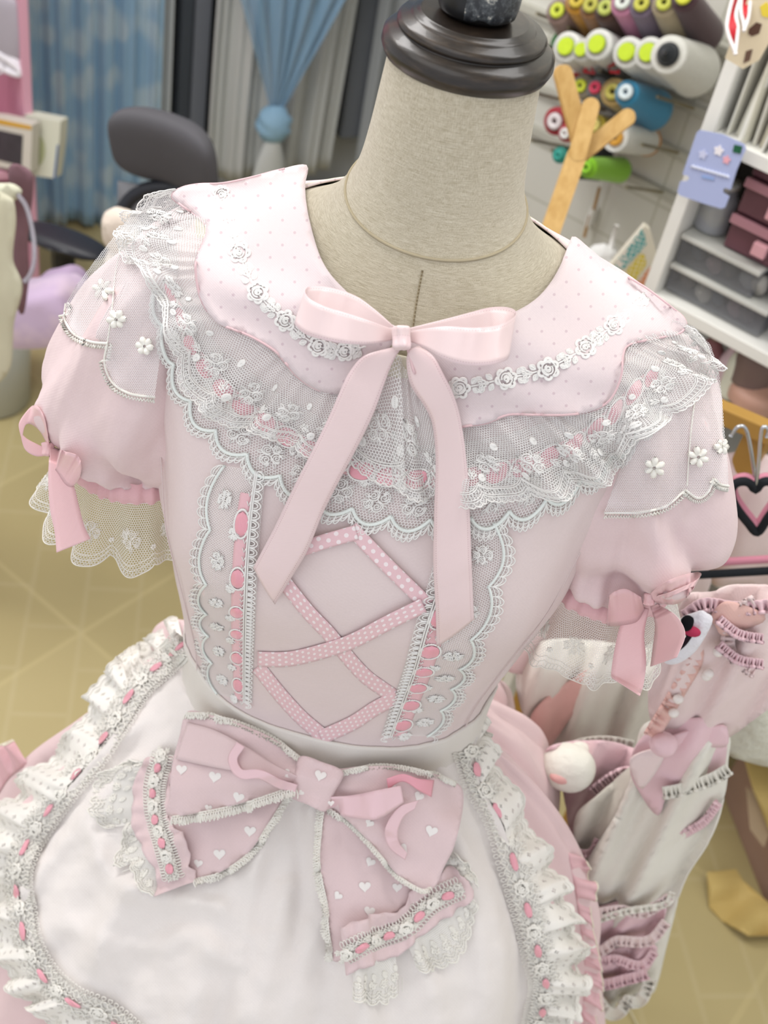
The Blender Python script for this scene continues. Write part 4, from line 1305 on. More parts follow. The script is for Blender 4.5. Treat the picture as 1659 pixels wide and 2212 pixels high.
lt = patch(LT, 10, BT, .010, 'bow_tail', M['bowc'], apron, solid=.0008, lift=puff(480, 1800, 150, 110, .008, 3), smooth=20)
rt = patch(RTL, 10, BT, .010, 'bow_tail', M['bowc'], apron, solid=.0008, lift=puff(790, 1900, 160, 170, .008, 5), smooth=20)
def ll_lift(x, y, p):
    # stands away at its outer end, pinched at the knot; a long fold runs to the knot
    k = max(0, min(1, (650 - x) / 280)); 
    fold = .006 * math.exp(-((y - (1700 - (x - 400) * .09)) / 16) ** 2) * (1 - k) + .007 * math.exp(-((y - (1665 + (x - 660) * -.02)) / 20) ** 2) * (1 - k)
    return .016 * sstep(0, .5, k) + .010 * math.exp(-((y - 1690) / 60) ** 2) * k + fold + .0015 * noise.noise(Vector((x * .025, y * .025, 9)))
def rl_lift(x, y, p):
    k = max(0, min(1, (x - 710) / 260))
    c = 1705 + k * 90
    fold = .006 * math.exp(-((y - (1725 + (x - 720) * .62)) / 15) ** 2) * (1 - k) + .004 * math.exp(-((y - (1700 + (x - 720) * .12)) / 14) ** 2) * (1 - k)
    return .016 * sstep(0, .5, k) + .010 * math.exp(-((y - c) / 80) ** 2) * k + fold + .0015 * noise.noise(Vector((x * .025, y * .025, 4)))
ll = patch(LL, 9, BT, .018, 'bow_loop', M['bowc'], apron, solid=.0009, lift=ll_lift, smooth=30)
rl = patch(RL, 9, BT, .018, 'bow_loop', M['bowc'], apron, solid=.0009, lift=rl_lift, smooth=30)
T_ll, T_rl, T_lt, T_rt = [tree_of(o) for o in (ll, rl, lt, rt)]
# open mouths of the loops: darker inner cloth behind a folded front lip
ribbon([(405, 1560, .002), (470, 1580, .006), (540, 1618, .006), (600, 1655, .004), (645, 1678, .002)], [(380, 1640, .002), (450, 1655, .009), (520, 1668, .010), (590, 1685, .007), (645, 1690, .002)], 'loop_fold', M['bowc'], ll, n=50, nv=8, trees=[T_ll], solid=.0007, smooth=2)
def heart(cx, cy, s, ang, tr, parent, mat):
    B = []
    for t in np.linspace(0, 2 * math.pi, 26, endpoint=False):
        x = 16 * math.sin(t) ** 3; y = -(13 * math.cos(t) - 5 * math.cos(2 * t) - 2 * math.cos(3 * t) - math.cos(4 * t))
        x, y = x * s / 32, y * s / 32
        B.append((cx + x * math.cos(ang) - y * math.sin(ang), cy + x * math.sin(ang) + y * math.cos(ang)))
    m = MB()
    V = [cast(x, y, tr, .0012)[0][:] for x, y in B] + [cast(cx, cy, tr, .0016)[0][:]]
    m.add(V, [(i, (i + 1) % 26, 26) for i in range(26)])
    return m
M['heart'] = simple('white_heart_print', '#f7f2ef', .8, .1)
def hearts(L, tr, parent):
    for cx, cy, s, a in L:
        if s > 1: heart(cx, cy, s, a, tr, parent, None).build('heart_print', M['heart'], parent)
hearts([(392, 1662, 24, .1), (464, 1678, 27, .2), (515, 1722, 25, .3), (464, 1610, 24, .3), (558, 1644, 26, .3), (450, 1745, 16, .2), (622, 1672, 22, .8)], [T_ll], ll)
hearts([(932, 1795, 27, .3), (870, 1835, 25, -.9), (798, 1778, 20, .6), (845, 1700, 20, .2), (905, 1720, 22, .5)], [T_rl], rl)
hearts([(474, 1845, 26, 0), (540, 1795, 26, .1), (560, 1810, 0.1, 0), (428, 1865, 20, .2)], [T_lt], lt)
hearts([(788, 1915, 26, 0), (858, 1917, 22, .1), (800, 1862, 22, .5), (730, 1935, 20, .7), (798, 1968, 24, .2)], [T_rt], rt)
# knot wrap
KN = [(650, 1634), (695, 1646), (741, 1668), (722, 1712), (703, 1752), (665, 1738), (627, 1719), (636, 1676)]
kn = patch(KN, 8, [T_ll, T_rl, T_AP, BVH_WB], .014, 'bow_knot', M['bowc'], apron, solid=.001, smooth=30, lift=lambda x, y, p: .012 * (1 - ((x * .95 + y * .3 - 685 * .95 - 1690 * .3) / 52) ** 2) + .0008 * math.sin(y * .12))
T_kn = tree_of(kn)
hearts([(692, 1675, 26, .3), (650, 1712, 14, .8), (715, 1735, 14, 0)], [T_kn], kn)

def crochet(path, trees, parent, wpx=12, off=.003, step=.0026, name='crochet_edging', mat='thread2', side=1, seed=1):
    """fluffy cotton edging of little loops"""
    C = cr(path, 160)
    P = smooth_cast(C, trees, off, 8); O = smooth_cast(offset_path(C, side * wpx), trees, off, 8)
    raw = np.array([[list(np.array(a) * (1 - v) + np.array(b) * v) for v in np.linspace(-.15, 1, 5)] for a, b in zip(P, O)])
    S = Sheet(None, None, len(C), 5, raw=raw, smooth=0)
    m = MB(); r_ = random.Random(seed)
    for v in (.1, .3): m.tube([S.at(u, v, .0006 + .0004 * math.sin(u * 2400)) for u in np.linspace(0, S.L, 260)], .00075, 4)
    u = 0
    while u < S.L:
        hh = .0005 + .0012 * r_.random()
        e = .75 + .4 * r_.random()
        m.tube([S.at(u + .6 * step * math.cos(a), .25 + e * .42 * (1 - math.sin(a)) , hh + .0005 * math.sin(a * 2)) for a in np.linspace(-.6, 3.8, 9)], .0006, 4, cap=False)
        m.tube([S.at(u, .1, .0006), S.at(u + step * .4, .4, hh), S.at(u + step * .1, .8 * e, hh)], .00055, 4, cap=False)
        u += step * .75
    return m.build(name, M[mat], parent)
crochet([(403, 1540), (456, 1543), (506, 1557), (570, 1583), (612, 1608), (652, 1640)], [T_ll], ll, 14, side=1)
crochet([(640, 1703), (624, 1703), (549, 1728), (464, 1750), (372, 1765)], [T_ll], ll, 22, side=-1, off=.004)
crochet([(418, 1902), (485, 1880), (540, 1840), (582, 1779), (622, 1715)], [T_lt], lt, 15, side=1)
crochet([(730, 1668), (793, 1655), (851, 1655), (928, 1667), (985, 1690)], [T_rl], rl, 12, side=1)
crochet([(712, 1745), (749, 1772), (793, 1815), (831, 1859), (862, 1893), (909, 1921), (932, 1918)], [T_rl], rl, 10, side=1)
crochet([(701, 1745), (693, 1799), (689, 1857), (697, 1905), (706, 1958), (712, 2020), (718, 2072)], [T_rt], rt, 15, side=1)
# pink gathered strips with braid at the tail ends, and their lace frills
def gstrip(A, B, tr, parent, off, fr=260, amp=.0022, name='ruffled_strip', mat='bowc'):
    S = Sheet(A, B, 120, 14, tr, off, smooth=8, lift=lambda u, v: amp * (abs(2 * v - 1) ** 1.5) * (math.sin(u * fr + 2 * math.sin(u * 60)) + .5 * math.sin(u * fr * 1.9)))
    return S.mesh(name, M[mat], parent, solid=.0007, nu=240), S
st1, S1 = gstrip([(386, 1632), (368, 1700), (372, 1777), (402, 1812), (410, 1860), (424, 1902)], [(318, 1636), (290, 1690), (286, 1777), (312, 1844), (338, 1890), (334, 1936)], BT + [T_lt], apron, .014)
st2, S2 = gstrip([(735, 2002), (817, 1975), (868, 1960), (900, 1915), (938, 1895), (975, 1872), (1012, 1905)], [(748, 2106), (831, 2074), (880, 2050), (928, 2008), (986, 1968), (1020, 1942), (1024, 1925)], BT + [T_rt], apron, .014)
def lace_frill(A, B, tr, parent, off, name='lace_frill', fr=210, amp=.004, mat='densenet'):
    S = Sheet(A, B, 110, 12, tr, off, smooth=8, lift=lambda u, v: amp * v * (math.sin(u * fr + 1.5 * math.sin(u * 70))))
    ve = lambda u: .88 + .12 * abs(math.sin(math.pi * u / .010))
    o = S.mesh(name, M[mat], parent, v1=ve, nu=260)
    m = MB(); us = np.linspace(0, S.L, 300)
    for dv, r_ in ((0, .0008), (-.12, .0006), (-.2, .0005)): m.tube([S.at(u, ve(u) + dv, .0005) for u in us], r_, 4)
    mp = lambda x, y, h: S.at(x, y / S.W, h)
    for k, u in enumerate(np.arange(.005, S.L, .010)):
        emb(m, mp, xf(m_daisy(.0038, 6), u, .55 * S.W, k), .0006, 4, h=.0005)
        emb(m, mp, xf(m_leaf(.006, .0016), u, .28 * S.W, 1.2), .0005, 4, h=.0005)
        for q in range(3): m.tube([S.at(u + q * .0033, ve(u), .0005), S.at(u + q * .0033 + .0004, .68, .0005)], .0004, 3, cap=False)
    m.build('frill_embroidery', M['thread2'], o)
    return o
lace_frill([(372, 1612), (330, 1680), (300, 1730), (296, 1780)], [(318, 1640), (212, 1672), (192, 1745), (222, 1790)], BT, apron, .009)
lace_frill([(300, 1775), (315, 1820), (322, 1850)], [(275, 1778), (246, 1862), (262, 1872)], BT, apron, .008)
lace_frill([(320, 1840), (335, 1880), (342, 1915)], [(288, 1862), (292, 1912), (330, 1935)], BT, apron, .008)
lace_frill([(762, 2090), (800, 2080), (855, 2055)], [(764, 2155), (806, 2172), (858, 2148)], BT, apron, .010)
lace_frill([(880, 2040), (930, 2000), (985, 1960), (1012, 1925)], [(902, 2092), (945, 2098), (1005, 2050), (1030, 1955)], BT, apron, .010)
lace_frill([(955, 1860), (985, 1890), (1005, 1900)], [(985, 1840), (1022, 1878), (1030, 1915)], BT, apron, .009)
T1, T2 = tree_of(st1), tree_of(st2)
braid([(352, 1632), (335, 1700), (338, 1760), (352, 1810), (366, 1860), (376, 1900)], [T1], apron, wpx=17, n=5, off=.003, flat=True, iw=.0075, seed=4)
braid([(748, 2058), (815, 2025), (878, 2000), (930, 1950), (1000, 1915)], [T2], apron, wpx=17, n=4, off=.003, flat=True, iw=.0075, seed=5)
# satin ribbons inside the bow
M['satin4'] = satin('pale_satin', '#f1cdd3', .3, .6)
band([(520, 1608), (502, 1640), (520, 1672), (560, 1672), (600, 1692), (640, 1705)], 20, 'inner_ribbon', M['satin4'], apron, .017, trees=[T_ll], n=50)
ribbon([(708, 1722, .006), (760, 1718, .012), (815, 1707, .014), (866, 1697, .014)], [(700, 1752, .006), (770, 1768, .016), (820, 1768, .018), (872, 1733, .016)], 'inner_ribbon', M['satin4'], apron, trees=[T_rl], n=40)
ribbon([(905, 1728, .014), (860, 1745, .014), (832, 1790, .012), (840, 1830, .010), (875, 1858, .008)], [(895, 1748, .016), (872, 1765, .016), (860, 1795, .014), (862, 1820, .010), (880, 1843, .008)], 'inner_ribbon', M['satin4'], apron, trees=[T_rl], n=50)
ribbon([(835, 1682, .010), (870, 1672, .014), (905, 1682, .014), (938, 1685, .010)], [(838, 1705, .008), (870, 1688, .010), (905, 1708, .010), (932, 1722, .008)], 'small_bow', M['satin3'], apron, trees=[T_rl], n=30)

# small satin bows on the sleeve cuffs
TL = [BVH_SL[-1], BVH_BODY]; TR = [BVH_SL[1], BVH_BODY]
s4 = M['satin5'] = satin('cuff_bow_satin', '#f0c6c9', .30, .55)
ribbon([(92, 965, .014), (55, 945, .020), (40, 920, .020), (52, 895, .016), (75, 875, .010), (95, 900, .006), (105, 950, .006)], [(100, 985, .012), (75, 985, .018), (52, 968, .018), (50, 935, .016), (60, 915, .010), (85, 930, .006), (108, 972, .006)], 'cuff_bow_loop', s4, dress, trees=TL)
ribbon([(108, 962, .012), (140, 975, .018), (168, 985, .020), (176, 1010, .018), (172, 1035, .014)], [(108, 1000, .012), (125, 1022, .016), (140, 1045, .018), (155, 1052, .016), (168, 1040, .014)], 'cuff_bow_loop', s4, dress, trees=TL)
ribbon([(106, 985, .010), (104, 1040, .012), (108, 1100, .012), (118, 1150, .012), (122, 1194, .012)], [(130, 1000, .010), (158, 1045, .012), (170, 1090, .012), (182, 1135, .012), (196, 1164, .012)], 'cuff_bow_tail', s4, dress, trees=TL)
knot(104, 970, 17, 17, .016, 'cuff_bow_knot', s4, dress, TL, 2)
ribbon([(1385, 1290, .012), (1350, 1272, .020), (1318, 1284, .020), (1322, 1296, .016), (1360, 1294, .010), (1385, 1290, .008)], [(1392, 1318, .012), (1372, 1345, .020), (1320, 1352, .020), (1312, 1345, .016), (1350, 1330, .010), (1385, 1310, .008)], 'cuff_bow_loop', s4, dress, trees=TR)
ribbon([(1405, 1282, .012), (1440, 1256, .018), (1490, 1238, .020), (1515, 1238, .016), (1505, 1252, .010), (1455, 1276, .008), (1410, 1290, .008)], [(1412, 1300, .012), (1450, 1306, .018), (1478, 1296, .018), (1500, 1268, .014), (1495, 1268, .010), (1455, 1286, .008), (1415, 1300, .008)], 'cuff_bow_loop', s4, dress, trees=TR)
ribbon([(1385, 1310, .010), (1345, 1340, .012), (1328, 1400, .014), (1320, 1455, .014), (1323, 1466, .014)], [(1402, 1315, .010), (1392, 1370, .012), (1396, 1430, .014), (1390, 1480, .014), (1382, 1504, .014)], 'cuff_bow_tail', s4, dress, trees=TR)
ribbon([(1405, 1310, .009), (1415, 1350, .010), (1410, 1400, .010), (1405, 1440, .010)], [(1420, 1305, .009), (1460, 1330, .010), (1480, 1370, .010), (1462, 1420, .010)], 'cuff_bow_tail', s4, dress, trees=TR)
knot(1402, 1294, 15, 15, .016, 'cuff_bow_knot', s4, dress, TR, 2)
# ---------------------------------------------------------------- the room
# right wall frame: ux along the wall (to the right, coming nearer), ey into the wall
WA = math.radians(32)
UX = Vector((math.cos(WA), -math.sin(WA), 0)); EY = Vector((math.sin(WA), math.cos(WA), 0)); EZ = Vector((0, 0, 1))
WO = at_d(1440, 480, 1.98)
RW = Matrix((UX, EY, EZ)).transposed()            # local -> world rotation
def W(px, py, k=0.0):                             # photo point on the plane k metres in front of (-) the right wall
    return at_plane(px, py, WO + EY * k, EY)
def loc(p): d = p - WO; return Vector((d.dot(UX), d.dot(EY), d.z))
def glo(u, k, z): return WO + UX * u + EY * k + EZ * z
def lbox(m, u0, u1, k0, k1, z0, z1): m.box(glo((u0 + u1) / 2, (k0 + k1) / 2, (z0 + z1) / 2), (abs(u1 - u0), abs(k1 - k0), abs(z1 - z0)), RW)
# left wall
LA = math.radians(36)
LX = Vector((math.cos(LA), math.sin(LA), 0)); LN = Vector((-math.sin(LA), math.cos(LA), 0))   # LN points into the wall
LO = at_z(150, 498, 0.0) + LN * .12
LR = Matrix((LX, LN, EZ)).transposed()
def Lp(px, py, k=0.0): return at_plane(px, py, LO + LN * k, LN)
def lloc(p): d = p - LO; return Vector((d.dot(LX), d.dot(LN), d.z))
def lglo(u, k, z): return LO + LX * u + LN * k + EZ * z

def floor_mat():
    T = NT('vinyl_floor'); ob = T.obj()
    mp = T.n('ShaderNodeMapping', i_0=ob); mp.inputs['Rotation'].default_value = (0, 0, .55); mp.inputs['Scale'].default_value = (2.2, 2.2, 1)
    br = T.n('ShaderNodeTexBrick', i_Scale=1.0); br.offset = 0.0
    T.link(mp.outputs[0], br.inputs['Vector'])
    br.inputs['Color1'].default_value = lin('#c4b585'); br.inputs['Color2'].default_value = lin('#beaf7f'); br.inputs['Mortar'].default_value = lin('#ccbd8b')
    br.inputs['Mortar Size'].default_value = .012; br.inputs['Brick Width'].default_value = 1.0; br.inputs['Row Height'].default_value = 1.0
    mp2 = T.n('ShaderNodeMapping', i_0=ob); mp2.inputs['Rotation'].default_value = (0, 0, 1.34); mp2.inputs['Scale'].default_value = (2.3, 2.3, 1)
    b2 = T.n('ShaderNodeTexBrick', i_Scale=1.0); b2.offset = 0.5; T.link(mp2.outputs[0], b2.inputs['Vector'])
    b2.inputs['Color1'].default_value = (0, 0, 0, 1); b2.inputs['Color2'].default_value = (0, 0, 0, 1); b2.inputs['Mortar'].default_value = (.2, .2, .2, 1); b2.inputs['Mortar Size'].default_value = .012
    c = T.mix(b2.outputs[0], br.outputs[0], lin('#dbcfa8'))
    c = T.mix(T.math('MULTIPLY', T.noise(ob, 6, 3), .35), c, lin('#b3a373'))
    return T.done(T.bsdf(c, .42, .4, T.bump(T.noise(ob, 30, 2), .0005)))
m = MB(); m.add([(-3.5, -1.6, 0), (3.0, -1.6, 0), (3.0, 4.6, 0), (-3.5, 4.6, 0), (-3.5, -1.6, -.05), (3.0, -1.6, -.05), (3.0, 4.6, -.05), (-3.5, 4.6, -.05)],
                [(0, 1, 2, 3), (7, 6, 5, 4), (0, 4, 5, 1), (1, 5, 6, 2), (2, 6, 7, 3), (3, 7, 4, 0)])
tag(m.build('floor', floor_mat(), None, smooth=False), kind='structure')
def tilewall():
    T = NT('tiled_wall')
    sep = T.n('ShaderNodeSeparateXYZ', i_0=T.obj())
    u = T.math('ADD', T.math('MULTIPLY', sep.outputs[0], math.cos(WA)), T.math('MULTIPLY', sep.outputs[1], -math.sin(WA)))
    cmb = T.n('ShaderNodeCombineXYZ', i_0=u, i_1=sep.outputs[2])
    br = T.n('ShaderNodeTexBrick', i_Scale=1.0); br.offset = 0; T.link(cmb.outputs[0], br.inputs['Vector'])
    br.inputs['Color1'].default_value = lin('#d6d5cb'); br.inputs['Color2'].default_value = lin('#d0cfc5'); br.inputs['Mortar'].default_value = lin('#bcbbad')
    br.inputs['Mortar Size'].default_value = .0022; br.inputs['Brick Width'].default_value = .095; br.inputs['Row Height'].default_value = .095
    return T.done(T.bsdf(br.outputs[0], .35, .5))
lv = loc(W(1175, 300, 0))
m = MB(); lbox(m, lv.x - .22, 2.4, 0, .06, -WO.z, 2.6 - WO.z)
tag(m.build('wall_right', tilewall(), None, smooth=False), kind='structure')
# return of the wall behind the mannequin, and the curtain wall
e0 = glo(lv.x - .22, 0, 0)
m = MB(); far = 1.6
m.box((e0 + EY * (far / 2) + UX * -.03) * 1.0 + Vector((0, 0, 1.3 - e0.z)), (.06, far, 2.6), RW)
tag(m.build('wall_back', simple('grey_wall', '#c9cbcb', .8, .2), None, smooth=False), kind='structure')
m = MB(); m.box(lglo(.9, .05, 1.3), (5.2, .06, 2.6), LR)
tag(m.build('wall_left', simple('plain_wall', '#c4c7ca', .8, .2), None, smooth=False), kind='structure')
m = MB(); m.box((-.3, 1.5, 2.83), (6.6, 6.4, .05)); tag(m.build('ceiling', simple('ceiling_paint', '#e4e4e0', .9, .1), None, smooth=False), kind='structure')
# window with dark night panes between the curtains
def lu(px, py, k=0): return lloc(Lp(px, py, k)).x
m = MB()
u0, u1 = lu(363, 200, -.0), lu(980, 200)
m.box(lglo((u0 + u1) / 2, -.005, 1.35), (u1 - u0, .03, 2.3), LR)
win = tag(m.build('window_1', simple('night_glass', '#14151b', .12, .6), None, smooth=False), kind='structure')
for (a, b) in ((368, 392), (395, 428), (725, 772)):
    ua, ub = lu(a, 200), lu(b, 200); m = MB(); m.box(lglo((ua + ub) / 2, -.045, 1.35), (abs(ub - ua), .05, 2.3), LR)
    m.build('window_frame', simple('frame_grey', '#7d828b' if a > 392 else '#4a5058', .5, .3), win, smooth=False, bevel=.004)

def curtain(u0, u1, z0, z1, k, amp, nf, mat, name, seed=0, hem=None, taper=None, nu=240, nz_=50, par=None, solid=.001):
    G = np.zeros((nu, nz_, 3)); UV = np.zeros((nu, nz_, 2))
    for i in range(nu):
        a = i / (nu - 1)
        for j in range(nz_):
            b = j / (nz_ - 1)
            z = lerp(z1, z0 + (hem(a) if hem else 0), b); u = lerp(u0, u1, a)
            kk = k - amp * (math.sin(a * nf * 2 * math.pi + .8 * math.sin(a * 9 + seed) + .3 * b) * (.6 + .5 * noise.noise(Vector((a * 6, b * 1.2, seed)))) + .3 * math.sin(a * nf * 4.7 * math.pi + seed))
            if taper: u, kk = taper(a, b, u, kk)
            G[i, j] = lglo(u, kk, z)[:]; UV[i, j] = (u, z)
    m = MB(); m.grid(G, UV); return m.build(name, mat, par, solid=solid)
def lace_curtain():
    T = NT('blue_lace_curtain'); uv = T.uv()
    v = T.n('ShaderNodeTexVoronoi', i_Scale=17.0); v.feature = 'SMOOTH_F1'; mp = T.n('ShaderNodeMapping', i_0=uv); mp.inputs['Scale'].default_value = (1.2, .8, 1); T.link(mp.outputs[0], v.inputs['Vector'])
    f = T.ramp(v.outputs['Distance'], [(.28, (1, 1, 1, 1)), (.5, (0, 0, 0, 1))])
    n2 = T.ramp(T.noise(uv, 5, 3), [(.3, (0, 0, 0, 1)), (.75, (1, 1, 1, 1))])
    c = T.mix(T.math('MULTIPLY', f, .6), lin('#8fb6d4'), lin('#d0dde0'))
    c = T.mix(T.math('MULTIPLY', n2, .4), c, lin('#b4cfdf'))
    return T.done(T.bsdf(c, .7, .2, sheen=.3))
uA, uB = lu(62, 250, -.12), lu(345, 250, -.12)
zh = Lp(150, 490, -.12).z
c1 = curtain(uA, uB, zh, 2.3, -.12, .022, 5.5, lace_curtain(), 'curtain', 1, hem=lambda a: .02 * math.sin(a * 7), solid=.001)
tag(c1, 'blue lace curtain hanging to the floor left of the grey window frame', 'curtain')
c2 = curtain(lu(318, 250, -.09), lu(366, 250, -.09), zh, 2.3, -.09, .016, 2.2, simple('white_curtain_lining', '#cdd2d4', .8, .2), 'curtain_lining', 4, par=c1)
# white curtain with a blue sheer knotted over it
def tp(a, b, u, kk):
    c = lerp(uC, uD, .5); return u + .06 * math.sin(b * 2.5 + 1) * (a - .5) - .05 * sstep(.3, 1, b) * (1 - a), kk
uC, uD = lu(478, 250, -.12), lu(735, 250, -.12)
c3 = curtain(uC, uD, .12, 2.3, -.12, .028, 5.0, simple('white_curtain', '#d3d5d3', .8, .2), 'curtain', 7, taper=tp)
tag(c3, 'white curtain with a knotted blue sheer panel, behind the neck of the form', 'curtain')
kz = Lp(592, 268, -.20)
ck = lloc(kz)
G = np.zeros((140, 40, 3))
ut0, ut1 = lloc(Lp(520, 0, -.2)).x, lloc(Lp(745, 0, -.2)).x; zt = 2.0
for i in range(140):
    a = i / 139
    for j in range(40):
        b = j / 39; z = lerp(zt, ck.z + .01, b)
        # straight converging folds
        zz0 = Lp(600, 0, -.2).z
        s_ = (z - ck.z) / (zz0 - ck.z)
        u = ck.x + (lerp(ut0, ut1, a) - ck.x) * max(.10, s_) * (1.0 if s_ < 1 else 1)
        G[i, j] = lglo(u, -.2 - .012 * math.sin(a * 40 + math.sin(a * 13)) * min(1, .25 + s_), z)[:]
sh = NT('blue_sheer'); sh = sh.done(sh.bsdf(lin('#93c0e2'), .5, .3, alpha=.66, sheen=.4))
m = MB(); m.grid(G, np.zeros((140, 40, 2))); m.build('blue_sheer', sh, c3)
shk = simple('blue_knot_cloth', '#a3cbe6', .6, .2)
m = MB()
Gk = [[(kz + LX * (.052 * (1 + .12 * math.sin(3 * t + 9 * v)) * math.sqrt(max(.03, 1 - v * v)) * math.cos(t)) + LN * (.045 * math.sqrt(max(.03, 1 - v * v)) * math.sin(t)) + EZ * (.058 * v))[:] for t in np.linspace(0, 2 * math.pi, 24, endpoint=False)] for v in np.linspace(-1, 1, 16)]
m.grid(Gk, None, close_v=True); m.build('knot', shk, c3)
m = MB(); Gk = []
for v in np.linspace(0, 1, 20):
    Gk.append([(kz + EZ * (-.045 - .22 * v) + LX * ((.022 + .03 * math.sin(v * 2.5)) * (1 + .2 * math.sin(4 * t)) * math.cos(t)) + LN * (.02 + .03) * .6 * math.sin(t))[:] for t in np.linspace(0, 2 * math.pi, 20, endpoint=False)])
m.grid(Gk, None, close_v=True); m.build('sheer_tail', simple('sheer_tail_white', '#dfe2e0', .7, .2), c3)
c4 = curtain(lu(786, 250, -.10), lu(930, 250, -.10), .1, 2.3, -.1, .02, 3, simple('grey_curtain', '#b3b7ba', .8, .2), 'curtain', 11)
tag(c4, 'pale grey curtain edge just left of the dark neck cap', 'curtain')

# ---------------------------------------------------------------- office chair
def chair():
    hp = at_d(372, 325, 1.85); 
    ch = thing('office_chair', 'dark grey office chair with a headrest in front of the blue curtain', 'chair', (hp.x, hp.y, 0))
    ax = Vector((math.cos(-.22), math.sin(-.22), 0)); ay = Vector((-ax.y, ax.x, 0))
    g = simple('chair_grey', '#57565a', .7, .25, bump=.0004, bscale=300); bk = simple('chair_black', '#25272e', .45, .4)
    def pillow(c, w_, h_, d_, name, mat, par, e=.55, curve=.0, tilt=0.0):
        m = MB(); G = []
        for i in range(33):
            v = lerp(-math.pi / 2, math.pi / 2, i / 32); row = []
            for j in range(48):
                t = 2 * math.pi * j / 48
                cx = math.copysign(abs(math.cos(t)) ** e, math.cos(t)); cz = math.copysign(abs(math.sin(t)) ** e, math.sin(t))
                r_ = abs(math.cos(v)) ** e
                x = cx * r_ * w_ / 2; z = cz * r_ * h_ / 2; y = math.copysign(abs(math.sin(v)) ** .8, v) * d_ / 2
                y += curve * (x / (w_ / 2)) ** 2 + tilt * z
                row.append((c + ax * x + ay * y + EZ * (z - .0 * x))[:])
            G.append(row)
        m.grid(G, None, close_v=True); return m.build(name, mat, par)
    pillow(hp, .185, .135, .06, 'headrest', g, ch, curve=-.03, tilt=-.3)
    st_ = at_z(620, 690, .46)
    bc = hp + Vector((0, 0, -.33)) + ax * .085 + ay * .01 + ax * .035
    # back frame loop with mesh
    m = MB(); L_ = []
    for t in np.linspace(0, 2 * math.pi, 80, endpoint=False):
        e = .38
        x = math.copysign(abs(math.cos(t)) ** e, math.cos(t)) * .205; z = math.copysign(abs(math.sin(t)) ** e, math.sin(t)) * .27
        L_.append(bc + ax * x + ay * (-.04 * (x / .2) ** 2) + EZ * z)
    m.tube(L_, .012, 8, closed=True); m.build('back_frame', bk, ch)
    G = [[(bc + ax * x + ay * (-.04 * (x / .2) ** 2) + EZ * z)[:] for z in np.linspace(-.262, .262, 14)] for x in np.linspace(-.2, .2, 20)]
    m = MB(); m.grid(G, [[(i * .02, j * .04) for j in range(14)] for i in range(20)]); m.build('mesh_back', simple('mesh_fabric', '#77787c', .8, .2, bump=.0005, bscale=500), ch, solid=.006)
    m = MB(); m.tube([hp + EZ * -.05 + ay * .02, hp + EZ * -.2 + ay * .05, bc + ay * .06, bc + EZ * -.3 + ay * .05, st_ + EZ * -.05], .016, 8); m.build('spine', bk, ch)
    pillow(st_, .36, .08, .36, 'seat', g, ch, e=.6)
    for s_, ap in ((-1, at_d(135, 520, 1.98)), (1, None)):
        a0 = ap if ap is not None else Vector((hp.x + .34, hp.y - .2, ap0.z))
        if ap is not None: ap0 = ap
        m = MB(); G = []
        for i in range(15):
            v = lerp(-1, 1, i / 14); G.append([(a0 + ax * (.047 * math.sqrt(max(.02, 1 - abs(v) ** 3)) * math.cos(t)) * 1.8 + ay * (.035 * v) + EZ * (.014 * math.sqrt(max(.02, 1 - abs(v) ** 3)) * math.sin(t)))[:] for t in np.linspace(0, 2 * math.pi, 20, endpoint=False)])
        m.grid(G, None, close_v=True); m.f.append(tuple(range(20))[::-1]); m.f.append(tuple(280 + i for i in range(20))); m.build('armrest', bk, ch)
        m = MB(); m.tube([a0 + EZ * -.01, a0 + EZ * -.26, a0 + EZ * -.3 + ax * .12 * -s_], .021, 10); m.build('armrest_post', bk, ch)
    sc_ = st_ + EZ * -.04
    m = MB(); m.tube([sc_, Vector((sc_.x, sc_.y, .1))], .025, 12); m.build('gas_lift', bk, ch)
    for k in range(5):
        a = k * 2 * math.pi / 5 + .63; e = Vector((sc_.x + .19 * math.cos(a), sc_.y + .19 * math.sin(a), .07))
        m = MB(); m.tube([Vector((sc_.x, sc_.y, .11)), e], [.028, .016], 8); leg = m.build('base_leg', bk, ch)
        m = MB(); m.lathe([(.001, -.013), (.03, -.013), (.032, 0), (.03, .013), (.001, .013)], 20, Matrix.Translation((e.x, e.y, .032)) @ Matrix.Rotation(a, 4, 'Z') @ Matrix.Rotation(math.pi / 2, 4, 'X'), cap=False); m.build('caster', bk, leg)
    return ch
chair()

# ---------------------------------------------------------------- soft shapes
def blob(name, c, sx, sy, sz, mat, par=None, e=1.0, nse=.08, seed=0, rot=None, k=40):
    m = MB(); G = []
    for i in range(k // 2 + 1):
        v = lerp(-math.pi / 2, math.pi / 2, i / (k // 2)); row = []
        for j in range(k):
            t = 2 * math.pi * j / k
            sg = lambda q: math.copysign(abs(q) ** e, q)
            p = Vector((sx * sg(math.cos(v)) * sg(math.cos(t)), sy * sg(math.cos(v)) * sg(math.sin(t)), sz * sg(math.sin(v))))
            p *= 1 + nse * noise.noise(Vector((p.x / sx * 1.5, p.y / sy * 1.5, p.z / sz * 1.5 + seed)))
            if rot is not None: p = rot @ p
            row.append((Vector(c) + p)[:])
        G.append(row)
    m.grid(G, [[(j * .01, i * .01) for j in range(k)] for i in range(k // 2 + 1)], close_v=True)
    return m.build(name, mat, par)
def facing(c):                      # rotation whose x is image-right-ish, z up
    d = (Vector(c) - CAM); a = math.atan2(d.x, d.y)
    return Matrix.Rotation(-a, 3, 'Z')
p = at_d(90, 672, 1.88)
pl = thing('cushion', 'lilac square cushion lying beside the chair armrest post', 'cushion', p)
